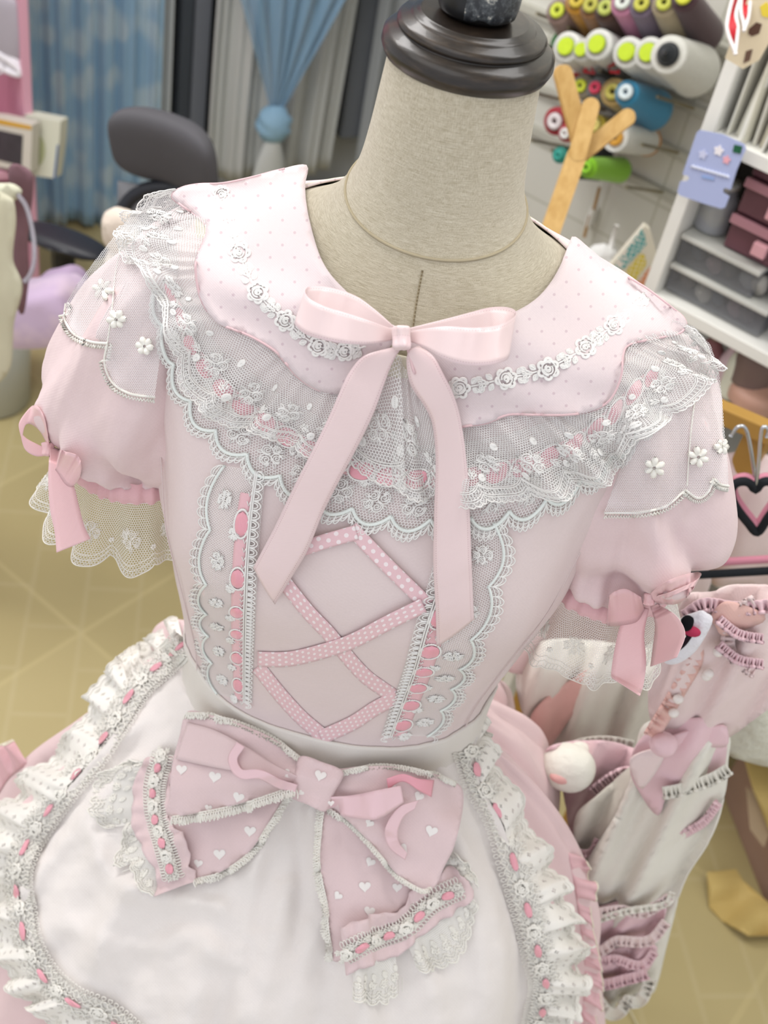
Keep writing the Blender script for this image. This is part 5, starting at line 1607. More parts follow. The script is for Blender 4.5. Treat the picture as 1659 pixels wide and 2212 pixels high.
T = NT('lilac_plush'); lc = T.mix(T.ramp(T.noise(T.obj(), 14, 3), [(.45, (0, 0, 0, 1)), (.65, (1, 1, 1, 1))]), lin('#c9b3cf'), lin('#e0cbd9'))
lil = T.done(T.bsdf(lc, .9, .1, sheen=.5))
blob('cover', p, .082, .05, .050, lil, pl, e=.55, rot=Matrix.Rotation(-.42, 3, 'Y'), nse=.12)
blob('side_panel', at_d(140, 640, 1.90), .045, .04, .045, simple('purple_plush', '#b5a0bc', .9, .1, bump=.001, bscale=80), pl, e=.6, rot=Matrix.Rotation(-.5, 3, 'Y'))
p = at_d(238, 478, 1.66)
ps = thing('plush_toy', 'cream plush toy ear peeking over the left sleeve', 'toy', p)
pm = simple('cream_plush', '#e3d6c8', .95, .1, bump=.002, bscale=120)
blob('head', p + Vector((.015, 0, -.01)), .026, .02, .034, pm, ps, e=.8)
blob('body', p + Vector((.03, .01, -.08)), .04, .035, .05, pm, ps)

# ---------------------------------------------------------------- left edge: pink cabinet, frames, cloths, bin
pk = simple('pink_cabinet_paint', '#d9a3b5', .5, .3)
kL = -.55
def LU(px, py, k): q = lloc(Lp(px, py, k)); return q.x, q.z
def lfbox(m, u0, u1, k0, k1, z0, z1): m.box(lglo((u0 + u1) / 2, (k0 + k1) / 2, (z0 + z1) / 2), (abs(u1 - u0), abs(k1 - k0), abs(z1 - z0)), LR)
ua, _ = LU(66, 120, kL); _, zb = LU(60, 238, kL)
SHZ = Lp(20, 366, kL + .02).z
cab = thing('cabinet', 'tall pink open cabinet at the left edge beside the blue curtain', 'cabinet', lglo(ua - .2, kL + .2, 0))
m = MB(); lfbox(m, ua - .02, ua, kL, kL + .35, 0, 2.3); m.build('side_panel', pk, cab, smooth=False, bevel=.002)
m = MB(); lfbox(m, ua - .55, ua - .02, kL + .33, kL + .35, 0, 2.3); m.build('back_panel', simple('pink_back', '#cf93a8', .6, .2), cab, smooth=False)
m = MB(); lfbox(m, ua - .57, ua - .55, kL, kL + .35, 0, 2.3); m.build('side_panel', pk, cab, smooth=False, bevel=.002)
for z_ in (.05, SHZ, 1.30, 2.28):
    m = MB(); lfbox(m, ua - .55, ua - .02, kL + .01, kL + .33, z_ - .02, z_); m.build('shelf', pk, cab, smooth=False, bevel=.002)
p = Lp(18, 125, kL + .05)
SC = (p - CAM).dot(FW) / 1.8
wt = thing('folded_lace', 'white folded lace hanging in the pink cabinet', 'lace', p)
wm = simple('white_knit', '#e9e6ec', .9, .1, bump=.002, bscale=100)
for k in range(4):
    m = MB(); o_ = p + Vector((-.012 + .004 * k, -.004 * k, .028 - .010 * k)) * SC
    m.tube([o_ + Vector((.034 * math.cos(t) - .01, 0, -.012 * math.cos(t) + .010 * math.sin(t))) * SC for t in np.linspace(0, 2 * math.pi, 30, endpoint=False)], .0055 * SC, 8, closed=True); m.build('fold', wm, wt)
p = Lp(8, 60, kL + .05)
pg = thing('pouch', 'small grey translucent pouch in the pink cabinet, above the white lace', 'pouch', p)
blob('bag', p, .035 * SC, .012 * SC, .05 * SC, simple('grey_pouch', '#a9a3ad', .4, .5), pg, e=.6)
m = MB(); m.tube([p + Vector((-.01 + .012 * math.cos(t), -.012, -.055 + .014 * math.sin(t))) * SC for t in np.linspace(0, 6.28, 20, endpoint=False)], .003, 6, closed=True); m.build('ring', simple('ring_white', '#d8d4dc', .4, .5), pg)

def pxbox(name, poly, d, thick, mat, par=None, bevel=.001, tiltn=None, k=None):
    """slab whose front face has the given four photo corners, lying on one plane"""
    c = np.mean(np.array(poly, float), 0); o = at_d(c[0], c[1], d); n = tiltn or EY
    F_ = [at_plane(x, y, o, n) for x, y in poly]
    V = [q[:] for q in F_] + [(q + n * thick)[:] for q in F_]; N_ = len(poly)
    m = MB(); m.add(V, [tuple(range(N_))[::-1], tuple(N_ + i for i in range(N_))] + [(i, (i + 1) % N_, N_ + (i + 1) % N_, N_ + i) for i in range(N_)])
    return m.build(name, mat, par, smooth=False, bevel=bevel), o, n
NL = Vector((.25, .97, 0)).normalized()
def decal(name, poly, d_o, n, off, mat, par):
    F_ = [at_plane(x, y, d_o, n) - n * off for x, y in poly]
    V = [q[:] for q in F_] + [(q + n * off * .8)[:] for q in F_]; N_ = len(poly)
    m = MB(); m.add(V, [tuple(range(N_))[::-1], tuple(N_ + i for i in range(N_))] + [(i, (i + 1) % N_, N_ + (i + 1) % N_, N_ + i) for i in range(N_)])
    return m.build(name, mat, par, smooth=False)
DBX = (Lp(90, 320, kL - .03) - CAM).dot(FW); DFR = (Lp(20, 320, kL - .01) - CAM).dot(FW)
bx = thing('gift_box', 'pale cream boxed set with a dark green cord on the left cabinet', 'box', at_d(95, 320, DBX))
b_, o1, n1 = pxbox('box_side', [(50, 246), (131, 262), (128, 310), (118, 386), (74, 380), (66, 372)], DBX, .03, simple('cream_card', '#dcdccb', .7, .2), bx, tiltn=NL)
decal('round_print', [(80 + 18 * math.cos(t), 325 + 34 * math.sin(t)) for t in np.linspace(0, 2 * math.pi, 20, endpoint=False)], o1, n1, .001, simple('sage_print', '#b9bd93', .7, .2), bx)
decal('blue_edge', [(124, 312), (127, 314), (120, 386), (116, 385)], o1, n1, .0016, simple('blue_edge', '#5474a8', .6, .2), bx)
m = MB(); m.tube([at_plane(x, y, o1, n1) - n1 * .006 for x, y in cr([(20, 248), (60, 256), (74, 268), (72, 300), (70, 340), (68, 384)], 60)], .0032, 6); m.build('cord', simple('green_cord', '#26382c', .7, .2), bx)
fr = thing('picture_frame', 'boxed photo card with a yellow strip, left of the cream box', 'frame', at_d(20, 320, DFR))
b_, o2, n2 = pxbox('card', [(-40, 250), (0, 255), (70, 270), (66, 374), (0, 362), (-40, 355)], DFR, .03, simple('card_cream', '#d7d2c6', .6, .3), fr, tiltn=NL)
decal('yellow_strip', [(-40, 252), (0, 258), (68, 272), (68, 280), (0, 268), (-40, 262)], o2, n2, .0012, simple('yellow_strip', '#d8a634', .5, .3), fr)
decal('dark_print', [(-40, 276), (0, 281), (50, 292), (47, 358), (0, 346), (-40, 340)], o2, n2, .0012, simple('dark_print', '#4a474e', .4, .4, var=.5, bscale=120), fr)
# desk below with cloths
tt = at_d(10, 440, 1.66)
tb_ = thing('side_table', 'small white table mostly outside the left edge, hidden under the draped cloths', 'table', (tt.x - .2, tt.y + .1, 0))
m = MB(); m.box((tt.x - .30, tt.y + .07, tt.z - .012), (.44, .12, .02)); m.build('table_top', simple('table_white', '#d9d7cf', .5, .3), tb_, smooth=False, bevel=.003)
for sx_, sy_ in ((-.49, .03), (-.20, .03), (-.49, .11), (-.20, .11)):
    m = MB(); m.box((tt.x + sx_, tt.y + sy_, (tt.z - .022) / 2), (.025, .025, tt.z - .022)); m.build('leg', simple('table_leg', '#d0cec6', .5, .3), tb_, smooth=False, bevel=.002)
cl = thing('fabric_pile', 'cream cloth draped over mauve fabric at the left edge, below the photo card', 'fabric', at_d(20, 500, 1.6))
cm = simple('cream_drape', '#dbd8bf', .85, .1, var=.15, bscale=60); mv = simple('mauve_drape', '#8e6e76', .9, .1, var=.35, bscale=90)
def vpatch(poly, d, name, mat, par, folds=30, amp=.012, n=None, solid=.002, step=14, fdir=(1, 0), seed=0):
    """hanging cloth on an upright plane at depth d, with folds"""
    c = np.mean(np.array(poly, float), 0); o = at_d(c[0], c[1], d); n = n or Vector((0, 1, 0))
    B = cr(poly, int(sum(math.dist(poly[i], poly[(i + 1) % len(poly)]) for i in range(len(poly))) / (step * .7)), closed=True); N_ = len(B)
    pts = [Vector((b[0], b[1])) for b in B]
    def inside(x, y):
        cc = False; j = N_ - 1
        for i in range(N_):
            if (B[i][1] > y) != (B[j][1] > y) and x < (B[j][0] - B[i][0]) * (y - B[i][1]) / (B[j][1] - B[i][1]) + B[i][0]: cc = not cc
            j = i
        return cc
    x0, y0 = B.min(0); x1, y1 = B.max(0)
    for yy in np.arange(y0 + step / 2, y1, step):
        for xx in np.arange(x0 + step / 2, x1, step):
            if inside(xx, yy) and np.min(np.hypot(B[:, 0] - xx, B[:, 1] - yy)) > step * .45: pts.append(Vector((xx, yy)))
    r = geometry.delaunay_2d_cdt(pts, [(i, (i + 1) % N_) for i in range(N_)], [list(range(N_))], 1, 1e-5)
    V = []; UV = []
    for q in r[0]:
        P = at_plane(q.x, q.y, o, n)
        de = float(np.min(np.hypot(B[:, 0] - q.x, B[:, 1] - q.y)))
        # folds follow the vertical of the room
        u = P.x * math.cos(.3) + P.y * math.sin(.3)
        f = amp * (math.sin(u * folds * 6.28 + seed + 2 * math.sin(P.z * 5 + seed)) + .5 * math.sin(u * folds * 13 + P.z * 9 + seed)) + amp * 2 * noise.noise(Vector((P.x * 9, P.z * 6, seed)))
        f -= min(1, de / 70) * amp * 2.2
        rr = ray(q.x, q.y).normalized()
        P = P + rr * f
        V.append(P[:]); UV.append((u, P.z))
    m = MB(); m.add(V, r[2], UV); return m.build(name, mat, par, solid=solid)
vpatch([(0, 396), (30, 398), (48, 412), (44, 422), (0, 460), (-30, 470), (-30, 400)], 1.55, 'draped_cloth', simple('ivory_cloth', '#e3e3cc', .85, .1), cl, amp=.002)
vpatch([(-30, 450), (20, 425), (34, 470), (28, 560), (48, 620), (30, 700), (20, 800), (-30, 800)], 1.57, 'hanging_cloth', cm, cl, folds=22, amp=.0035)
vpatch([(20, 360), (66, 370), (70, 420), (60, 520), (62, 600), (50, 680), (30, 640), (22, 560), (28, 460)], 1.62, 'mauve_cloth', mv, cl, folds=24, amp=.004, seed=3)
m = MB(); m.tube([at_d(x, y, 1.54) for x, y in cr([(38, 420), (58, 450), (72, 510), (74, 560), (66, 592), (52, 610)], 40)], .0035, 8)
tag(m.build('plastic_tube', simple('clear_tube', '#a09ca6', .15, .7, alpha=.6), None), 'clear plastic tube curving down over the mauve fabric at the left edge', 'tube')
bn = thing('storage_bin', 'translucent white plastic bin standing on the floor at the left edge', 'bin', at_d(5, 780, 1.75))
T = NT('frosted_plastic'); fp = T.done(T.bsdf(lin('#c3c5bd'), .35, .5, alpha=.92))
bc_ = at_z(-20, 860, 0.0)
for nm_, r0, r1, z0, z1 in (('tub', .085, .105, 0.002, .30), ('rim', .110, .110, .295, .312)):
    m = MB(); m.lathe([(r0, z0), (r0 + .006, z0 + .005), (r1, z1), (r1 - .004, z1), (r0 - .002, z0 + .012), (0.0005, z0 + .010)], 40, Matrix.Translation((bc_.x, bc_.y, 0))); m.build(nm_, fp, bn)
# ---------------------------------------------------------------- thread cones on the wall rack
PEG = lambda b: (-EY * .85 * .0 - EY + EZ * b).normalized()
rail = thing('thread_rack', 'row of metal rails with angled rods on the tiled wall, holding the thread cones', 'rack', W(1350, 200, 0))
metal = simple('rod_metal', '#8a8168', .4, .5, metal=.4)
SPM = {}
def colr(h, r_=.55):
    if h not in SPM: 
        T = NT('thread_' + h[1:]); ob = T.obj(); T2 = T.noise(ob, 220, 2)
        c = lin(h); d = tuple(x * .8 for x in c[:3]) + (1,)
        SPM[h] = T.done(T.bsdf(T.mix(T2, c, d), r_, .3, T.bump(T2, .0006, .5), sheen=.2))
    return SPM[h]
def axis_m(p, a):                    # matrix with z along a at p
    z = a.normalized(); x = EZ.cross(z).normalized(); y = z.cross(x)
    return Matrix(((x.x, y.x, z.x, p.x), (x.y, y.y, z.y, p.y), (x.z, y.z, z.z, p.z), (0, 0, 0, 1)))
def spool(px, py, body, cap, label, r=.022, R=.030, L=.10, b=.42, k=-.17, hole='#3a3a36', group=None, kind='cone', name='thread_cone', sw=0.0, lime=False):
    f = W(px, py, k); a = (-EY + EZ * b - UX * sw).normalized()
    M_ = axis_m(f, -a)               # z runs from the face back towards the wall
    t = thing(name, label, 'thread', f, group)
    m = MB()
    if kind == 'cone': pr = [(r * .62, -.002), (r * .9, .0), (r, .004), (r + (R - r) * .5, L * .5), (R, L * .93), (R * .96, L * .985), (R * .5, L)]
    else: pr = [(r * .5, 0), (r * .9, .001), (r, .004), (r, L - .004), (r * .9, L), (r * .3, L)]
    m.lathe(cr(pr, 26).tolist(), 40, M_); m.build('thread', colr(body), t)
    m = MB()                          # cone core: coloured rim around a dark hole
    m.lathe([(r * .18, -.0015), (r * .22, -.006), (r * .50, -.0065), (r * .60, -.004), (r * .60, .001), (r * .18, .001)], 28, M_, cap=False); m.build('core', colr(cap, .4), t)
    if not lime: m = MB(); m.lathe([(.0001, -.001), (r * .30, -.001)], 20, M_, cap=False); m.build('hole', colr(hole), t)
    else: m = MB(); m.lathe([(.0001, -.0066), (r * .55, -.0066)], 20, M_, cap=False); m.build('cap', colr(cap, .4), t)
    # rod the cone hangs on
    return t, f, a
rows = [
 (1205, 24, '#8f776f', '#c3cf3b', 'mauve brown thread cone, leftmost of the top row', {}),
 (1247, 2, '#c08a2a', '#c9b13a', 'mustard yellow thread cone in the top row', {}),
 (1277, 12, '#8d6540', '#b6b24a', 'mid brown thread cone in the top row beside the mustard one', {}),
 (1309, 18, '#4b3128', '#b6bf5c', 'dark brown thread cone in the top row', {}),
 (1346, 5, '#c886a6', '#d8ded6', 'pink thread cone in the top row', {}),
 (1387, 9, '#77697c', '#c2c04a', 'grey purple thread cone in the top row', {}),
 (1436, 7, '#a89a7e', '#c2c650', 'beige thread cone in the top row', {}),
 (1478, -6, '#4b3238', '#d6d83c', 'dark maroon thread cone, rightmost of the top row', {}),
]
for px, py, b_, c_, lb, kw in rows:
    t = spool(px, py, b_, c_, lb, r=.0195, R=.029, L=.14, b=.62, k=-.17, group=None)
for px, py, lb, kw in ((1224, 101, 'white thread cone with lime cap, leftmost of the second row', {}), (1257, 108, 'small white thread cone with lime cap, second from the left of the second row', dict(r=.017, R=.026)),
                       (1291, 96, 'white thread cone with lime cap, third from the left of the second row', {}), (1355, 113, 'white thread cone with lime cap right of the second row gap', {}),
                       (1401, 114, 'white thread cone with lime cap next to the black cored cone', {})):
    a_ = dict(r=.0225, R=.028, L=.125, b=.42, k=-.19, lime=True); a_.update(kw)
    t, f, a = spool(px, py, '#dfe0da', '#c3dc2c', lb, **a_)
t, f, a = spool(1444, 118, '#dcdcd3', '#23282c', 'largest white thread cone with black core, rightmost of the second row', r=.027, R=.039, L=.125, b=.40, k=-.20, hole='#23282c')
m = MB(); m.lathe([(.013, .002), (.015, -.004), (.011, -.012), (.002, -.014)], 24, axis_m(f, -a)); m.build('black_plug', colr('#23282c'), t)
# red outlined print on the white cones
red = simple('red_print', '#c4303a', .6, .2)
for cx, cy, k_ in ((1273, 147, 0), (1326, 145, 1), (1376, 137, 2)):
    m = MB(); o_ = W(cx, cy, -.165)
    sh_ = [[(-12, 8), (0, -9), (12, 12), (-10, 8)], [(10, -12), (-12, 0), (-8, 10), (12, 12), (10, 4)], [(6, -14), (-8, -10), (-8, 12), (6, 14)]][k_]
    m.tube([W(cx + x, cy + y, -.165) for x, y in sh_], .0022, 6)
    tag(m.build('red_tag', red, None), ['red triangular outline tag hanging below the white cones', 'red arrow shaped outline tag hanging below the white cones', 'red bracket shaped tag beside the fourth white cone'][k_], 'tag')
spool(1212, 95, '#2f7a35', '#2f7a35', 'green thread cone behind the first white cone', r=.02, R=.028, L=.13, b=.25, k=-.13)
spool(1238, 182, '#c03b31', '#b53a32', 'orange red thread cone in the third row', r=.018, R=.024, L=.11, k=-.14, b=.3)
spool(1255, 186, '#9b917f', '#c6cf35', 'taupe thread cone with lime cap in the third row', r=.017, R=.022, L=.10, k=-.17)
spool(1287, 190, '#6f7276', '#c23350', 'grey thread cone with red core in the third row', r=.016, R=.022, L=.10, k=-.17)
spool(1325, 199, '#ab9058', '#b4a84a', 'tan thread cone beside the blue cone', r=.021, R=.026, L=.09, k=-.17)
spool(1353, 200, '#3489b0', '#d9e6e8', 'bright blue thread cone, rightmost of the third row', r=.019, R=.033, L=.125, k=-.19, b=.46)
spool(1200, 262, '#a62734', '#e6dede', 'crimson thread cone behind the wooden stand', r=.022, R=.026, L=.11, k=-.15, b=.2)
spool(1222, 288, '#b4404a', '#ecebe8', 'small red thread reel with white core beside the wooden stand', r=.014, R=.016, L=.07, k=-.17, b=.2)
spool(1285, 270, '#d6bf49', '#e8d77a', 'yellow thread cone behind the wooden stand fork', r=.017, R=.022, L=.08, k=-.15)
t, f, a = spool(1330, 297, '#d9d9d1', '#d39a35', 'white thread reel with orange ends on a rod', r=.0215, R=.0215, L=.125, k=-.19, b=.30, kind='reel')
m = MB(); m.lathe([(.004, .124), (.023, .124), (.023, .129), (.004, .129)], 30, axis_m(f, -a)); m.build('end_disc', colr('#c98a35', .4), t)
spool(1208, 335, '#2a8a7c', '#37a596', 'small teal thread reel left of the stand trunk', r=.013, R=.013, L=.05, k=-.17, b=.25, kind='reel')
spool(1252, 352, '#151a2c', '#1d2434', 'navy blue thread cone behind the lime one', r=.026, R=.03, L=.07, k=-.13, b=.25)
t, f, a = spool(1268, 362, '#8fd02a', '#8fd02a', 'lime green thread cone in the lowest row', r=.016, R=.021, L=.13, k=-.19, b=.30)
m = MB(); m.lathe([(.004, .124), (.019, .124), (.019, .131), (.004, .131)], 30, axis_m(f, -a)); m.build('end_disc', colr('#c9c22c', .4), t)
# rails and rods
for py, xs in ((60, (1210, 1250, 1290, 1330, 1370, 1410, 1455)), (175, (1230, 1262, 1300, 1360, 1410, 1450, 1505)), (235, (1240, 1262, 1300, 1340, 1370, 1504)), (330, (1210, 1290, 1340, 1470)), (415, (1215, 1262, 1290, 1437))):
    u0 = loc(W(1150, py, 0)); z_ = loc(W(xs[-1], py, 0)).z
    m = MB(); m.box(glo(loc(W(1330, py, 0)).x, -.006, z_ + .0), (.62, .012, .014), RW)
    m.build('rail', simple('rail_grey', '#b5b4a8', .5, .4), rail, smooth=False, bevel=.001)
    for x in xs:
        p0 = glo(loc(W(x, py, 0)).x, -.002, z_)
        a = (-EY + EZ * .34).normalized()
        m = MB(); m.tube([p0, p0 + a * .17], .0026, 8); m.build('rod', metal, rail)
# hook with white tag and fluffy pompom wand, hanging lower on the wall
hk = thing('wall_hook', 'small white hook with a thin wooden stick on the tiles below the rack', 'hook', W(1275, 470, 0))
m = MB(); m.box(W(1278, 468, -.012), (.010, .02, .035), RW); m.build('hook_plate', simple('white_plastic', '#e6e4dd', .4, .4), hk, smooth=False, bevel=.002)
m = MB(); m.tube([W(1274, 465, -.02), W(1262, 512, -.02)], .0028, 6); m.build('stick', simple('stick_wood', '#a9824c', .6, .2), hk)
m = MB(); m.tube([W(1295, 405, -.02), W(1283, 452, -.02)], .0028, 6); m.build('stick', simple('stick_wood2', '#a9824c', .6, .2), hk)
pp = thing('pompom_wand', 'white fluffy wand leaning beside the hexagon print cards', 'toy', W(1305, 560, -.2))
blob('fluff', W(1300, 562, -.2), .028, .022, .028, simple('white_fluff', '#e9e9e6', .95, .1, bump=.003, bscale=90), pp, nse=.25)
m = MB(); m.tube([W(1316, 548, -.2), W(1332, 487, -.2)], .0042, 8); m.build('handle', simple('white_handle', '#efeeea', .4, .4), pp)

# ---------------------------------------------------------------- wooden branch stand in front of the rack
st = thing('wooden_stand', 'pale wooden branching display stand in front of the thread cones', 'stand', at_d(1190, 470, 1.5))
wd = NT('beech_wood'); ob = wd.obj(); mp = wd.n('ShaderNodeMapping', i_0=ob); mp.inputs['Scale'].default_value = (8, 8, 1.2)
wd = wd.done(wd.bsdf(wd.ramp(wd.noise(mp.outputs[0], 12, 4, .6), [(.3, lin('#bb9455')), (.7, lin('#d2ae70'))]), .5, .3))
M['beech'] = wd
def stick(a, b, w_, th, d0, d1, name, mat, par, rnd=True):
    A_, B_ = at_d(a[0], a[1], d0), at_d(b[0], b[1], d1); ax = (B_ - A_); L = ax.length; ax.normalize()
    side = ax.cross(-FW).normalized(); nn = side.cross(ax)
    out = []; k = 10
    hw = w_ / 2
    for i in range(k + 1): t = math.pi * i / k; out.append((-math.sin(t) * hw if rnd else 0, math.cos(t) * hw))
    for i in range(k + 1): t = math.pi * i / k; out.append((L + (math.sin(t) * hw if rnd else 0), -math.cos(t) * hw))
    V = [(A_ + ax * x + side * y - nn * 0 + nn * (th / 2)).to_tuple() for x, y in out] + [(A_ + ax * x + side * y - nn * (th / 2)).to_tuple() for x, y in out]
    N_ = len(out); m = MB(); m.add(V, [tuple(range(N_)), tuple(N_ + i for i in range(N_))[::-1]] + [(i, (i + 1) % N_, N_ + (i + 1) % N_, N_ + i) for i in range(N_)])
    return m.build(name, mat, par, smooth=False, bevel=.002)
stick((1080, 810), (1246, 335), .021, .018, 1.52, 1.50, 'trunk', wd, st)
stick((1216, 160), (1252, 300), .0185, .012, 1.47, 1.50, 'branch', wd, st)
stick((1275, 232), (1248, 330), .0185, .012, 1.485, 1.495, 'branch', wd, st)
stick((1355, 254), (1256, 333), .0170, .012, 1.49, 1.51, 'branch', wd, st)
q0 = at_d(1080, 810, 1.52)
m = MB(); m.tube([q0, Vector((q0.x - .01, q0.y + .01, .02))], .0105, 10); m.build('post', wd, st)
m = MB(); m.lathe([(.001, 0), (.14, 0), (.14, .015), (.12, .022), (.001, .022)], 40, Matrix.Translation((q0.x - .01, q0.y + .01, 0.001))); m.build('base', wd, st)

# ---------------------------------------------------------------- white shelf unit at the right
KS = -.42
def SU(px, py, k=KS): q = loc(W(px, py, k)); return q.x, q.z
sw = simple('shelf_white', '#e6e5de', .45, .4)
sh_ = thing('shelf_unit', 'white open shelf unit against the tiled wall at the right edge', 'shelf', W(1560, 700, -.3))
ul, _ = SU(1510, 330)
z1_ = SU(1560, 296)[1]; z2_ = SU(1540, 702)[1]
m = MB(); lbox(m, ul - .009, ul + .009, KS, -.02, -WO.z, .75); m.build('side_panel', sw, sh_, smooth=False, bevel=.0015)
m = MB(); lbox(m, ul + .75, ul + .768, KS, -.02, -WO.z, .75); m.build('side_panel', sw, sh_, smooth=False, bevel=.0015)
for z_ in (z1_, z2_, z2_ - .36, .74):
    m = MB(); lbox(m, ul + .009, ul + .75, KS, -.02, z_ - .018, z_); m.build('shelf_board', sw, sh_, smooth=False, bevel=.0015)
m = MB(); lbox(m, ul + .009, ul + .75, -.04, -.03, -WO.z + .02, .74); m.build('back_panel', simple('shelf_back', '#9e9a94', .6, .2), sh_, smooth=False)
# papers and folders standing on the upper board
cols = ['#e8e6da', '#dcd9cb', '#efede4', '#d6d3c2', '#e3e0d4', '#cfc9b4', '#ebe9df']
for k in range(16):
    o_ = thing('folder', 'cream paper folder standing upright on the top shelf board', 'folder', glo(ul + .02 + k * .0085, KS + .1, z1_), group='paper folders on the top shelf board')
    m = MB(); h_ = .19 + .015 * math.sin(k * 2.1); th = .0022 + .0016 * (k % 3)
    u_ = ul + .02 + k * .0085; kk = KS + .012 + .01 * math.sin(k * 1.7); ln = .012 * math.sin(k * 1.3)
    V = []
    for (du, dk, dz) in ((0, 0, 0), (th, 0, 0), (th, .2, 0), (0, .2, 0), (ln, 0, h_), (ln + th, 0, h_), (ln + th, .2, h_), (ln, .2, h_)): V.append(glo(u_ + du, kk + dk, z1_ + .0005 + dz)[:])
    m.add(V, [(0, 3, 2, 1), (4, 5, 6, 7), (0, 1, 5, 4), (1, 2, 6, 5), (2, 3, 7, 6), (3, 0, 4, 7)])
    m.build('cover', simple('paper_%d' % k, cols[k % 7], .7, .2), o_, smooth=False)
bk_ = thing('binder', 'wide off-white binder standing right of the paper folders', 'binder', glo(ul + .2, KS + .1, z1_))
m = MB(); lbox(m, ul + .165, ul + .30, KS + .02, KS + .25, z1_ + .0005, z1_ + .23); m.build('cover', simple('binder_white', '#e9e8dd', .5, .3), bk_, smooth=False, bevel=.003)
# lavender card hanging in front of the shelf edge
cd_ = thing('hang_card', 'lavender hang card clipped to the front of the white shelf', 'card', W(1540, 365, KS - .02))
lav = simple('lavender_card', '#a9b3d8', .5, .3)
CP = [(1511, 281), (1560, 290), (1608, 312), (1611, 322), (1590, 370), (1578, 410), (1566, 406), (1561, 411), (1563, 418), (1575, 425), (1566, 448), (1558, 451), (1520, 440), (1468, 422), (1463, 414), (1469, 392), (1484, 391), (1489, 385), (1486, 380), (1474, 377), (1490, 330), (1505, 286)]
b_, oc, nc = pxbox('card', CP, 1.0, .0015, lav, cd_, bevel=0, tiltn=EY)
d_card = (W(1540, 365, KS - .02) - CAM).dot(FW)
bpy.data.objects.remove(b_)
b_, oc, nc = pxbox('card', CP, d_card, .0015, lav, cd_, bevel=0, tiltn=EY)
decal('green_label', [(1587, 312), (1604, 316), (1600, 332), (1583, 328)], oc, nc, .0012, simple('green_label', '#1f5a3c', .5, .3), cd_)
decal('blue_dash', [(1517, 378), (1543, 384), (1542, 389), (1516, 383)], oc, nc, .0012, simple('pale_blue_dash', '#8fa9d9', .5, .3), cd_)
mt_ = simple('white_lettering', '#dfe3f1', .5, .3)
m = MB(); m.tube([at_plane(1493 + i * 1.6, 358 + i * .46 + 2.6 * math.sin(i * 1.25), oc, nc) - nc * .001 for i in range(52)], .0011, 5); m.build('lettering', mt_, cd_)
for cx, cy, r_, h_ in ((1519, 333, 9, '#c7cbe6'), (1553, 325, 10, '#eae6ea'), (1570, 345, 8, '#e6a9b4')):
    decal('flower_print', [(cx + (r_ + 2.2 * math.cos(5 * t)) * math.cos(t) * .9, cy + (r_ + 2.2 * math.cos(5 * t)) * math.sin(t)) for t in np.linspace(0, 2 * math.pi, 40, endpoint=False)], oc, nc, .0012, simple('print' + h_[1:], h_, .5, .3), cd_)
# bamboo hexagon card pack
hx = thing('card_pack', 'stack of cards with teal, yellow and orange honeycomb stripes leaning by the shelf', 'cards', W(1380, 560, -.3))
HP = [(1392, 488), (1404, 496), (1432, 596), (1428, 620), (1400, 632), (1310, 600), (1318, 575)]
ho = W(1380, 560, -.34); d_h = (ho - CAM).dot(FW)
NH = (EY * .8 + UX * -.6).normalized()
b_, oh, nh = pxbox('pages', HP, d_h, .012, simple('card_stack', '#e9e4d2', .6, .2), hx, tiltn=NH)
def honey(name, h):
    T = NT(name); ob = T.obj(); v = T.n('ShaderNodeTexVoronoi', i_Scale=150.0); v.feature = 'DISTANCE_TO_EDGE'; v.inputs['Randomness'].default_value = 0.25; T.link(ob, v.inputs['Vector'])
    f = T.math('GREATER_THAN', v.outputs['Distance'], .07)
    return T.done(T.bsdf(T.mix(f, lin('#efe9df'), lin(h)), .5, .3))
decal('teal_stripe', [(1386, 494), (1392, 504), (1396, 528), (1349, 578), (1326, 584), (1330, 566)], oh, nh, .0012, honey('honey_teal', '#5fb0ae'), hx)
decal('yellow_stripe', [(1385, 545), (1393, 552), (1396, 570), (1370, 610), (1345, 598), (1352, 585)], oh, nh, .0012, honey('honey_yellow', '#dfcb35'), hx)
decal('orange_stripe', [(1405, 575), (1411, 590), (1412, 608), (1397, 626), (1372, 616)], oh, nh, .0012, honey('honey_orange', '#e08a55'), hx)

# red ribbon and printed tag hanging at the top right corner
rr = thing('ribbon_tag', 'beige printed tag with a red white-edged ribbon in the top right corner', 'tag', at_d(1620, 60, 1.29))
ND = (EY * .9 - UX * .4).normalized()
b_, ot, nt_ = pxbox('tag_card', [(1622, -20), (1690, -20), (1680, 60), (1640, 130), (1605, 149), (1566, 126), (1590, 60)], 1.29, .002, simple('tag_beige', '#e2d3b4', .6, .2), rr, bevel=0, tiltn=ND)
decal('brown_print', [(1618, 62), (1634, 48), (1646, 52), (1640, 72), (1624, 78), (1616, 72)], ot, nt_, .001, simple('brown_print', '#5e4438', .6, .2), rr)
decal('brown_print', [(1612, 110), (1626, 106), (1620, 130), (1606, 136)], ot, nt_, .001, simple('brown_print2', '#6e5548', .6, .2), rr)
decal('yellow_print', [(1642, 14), (1656, 4), (1668, 20), (1660, 38), (1646, 34)], ot, nt_, .001, simple('yellow_print', '#ead24c', .6, .2), rr)
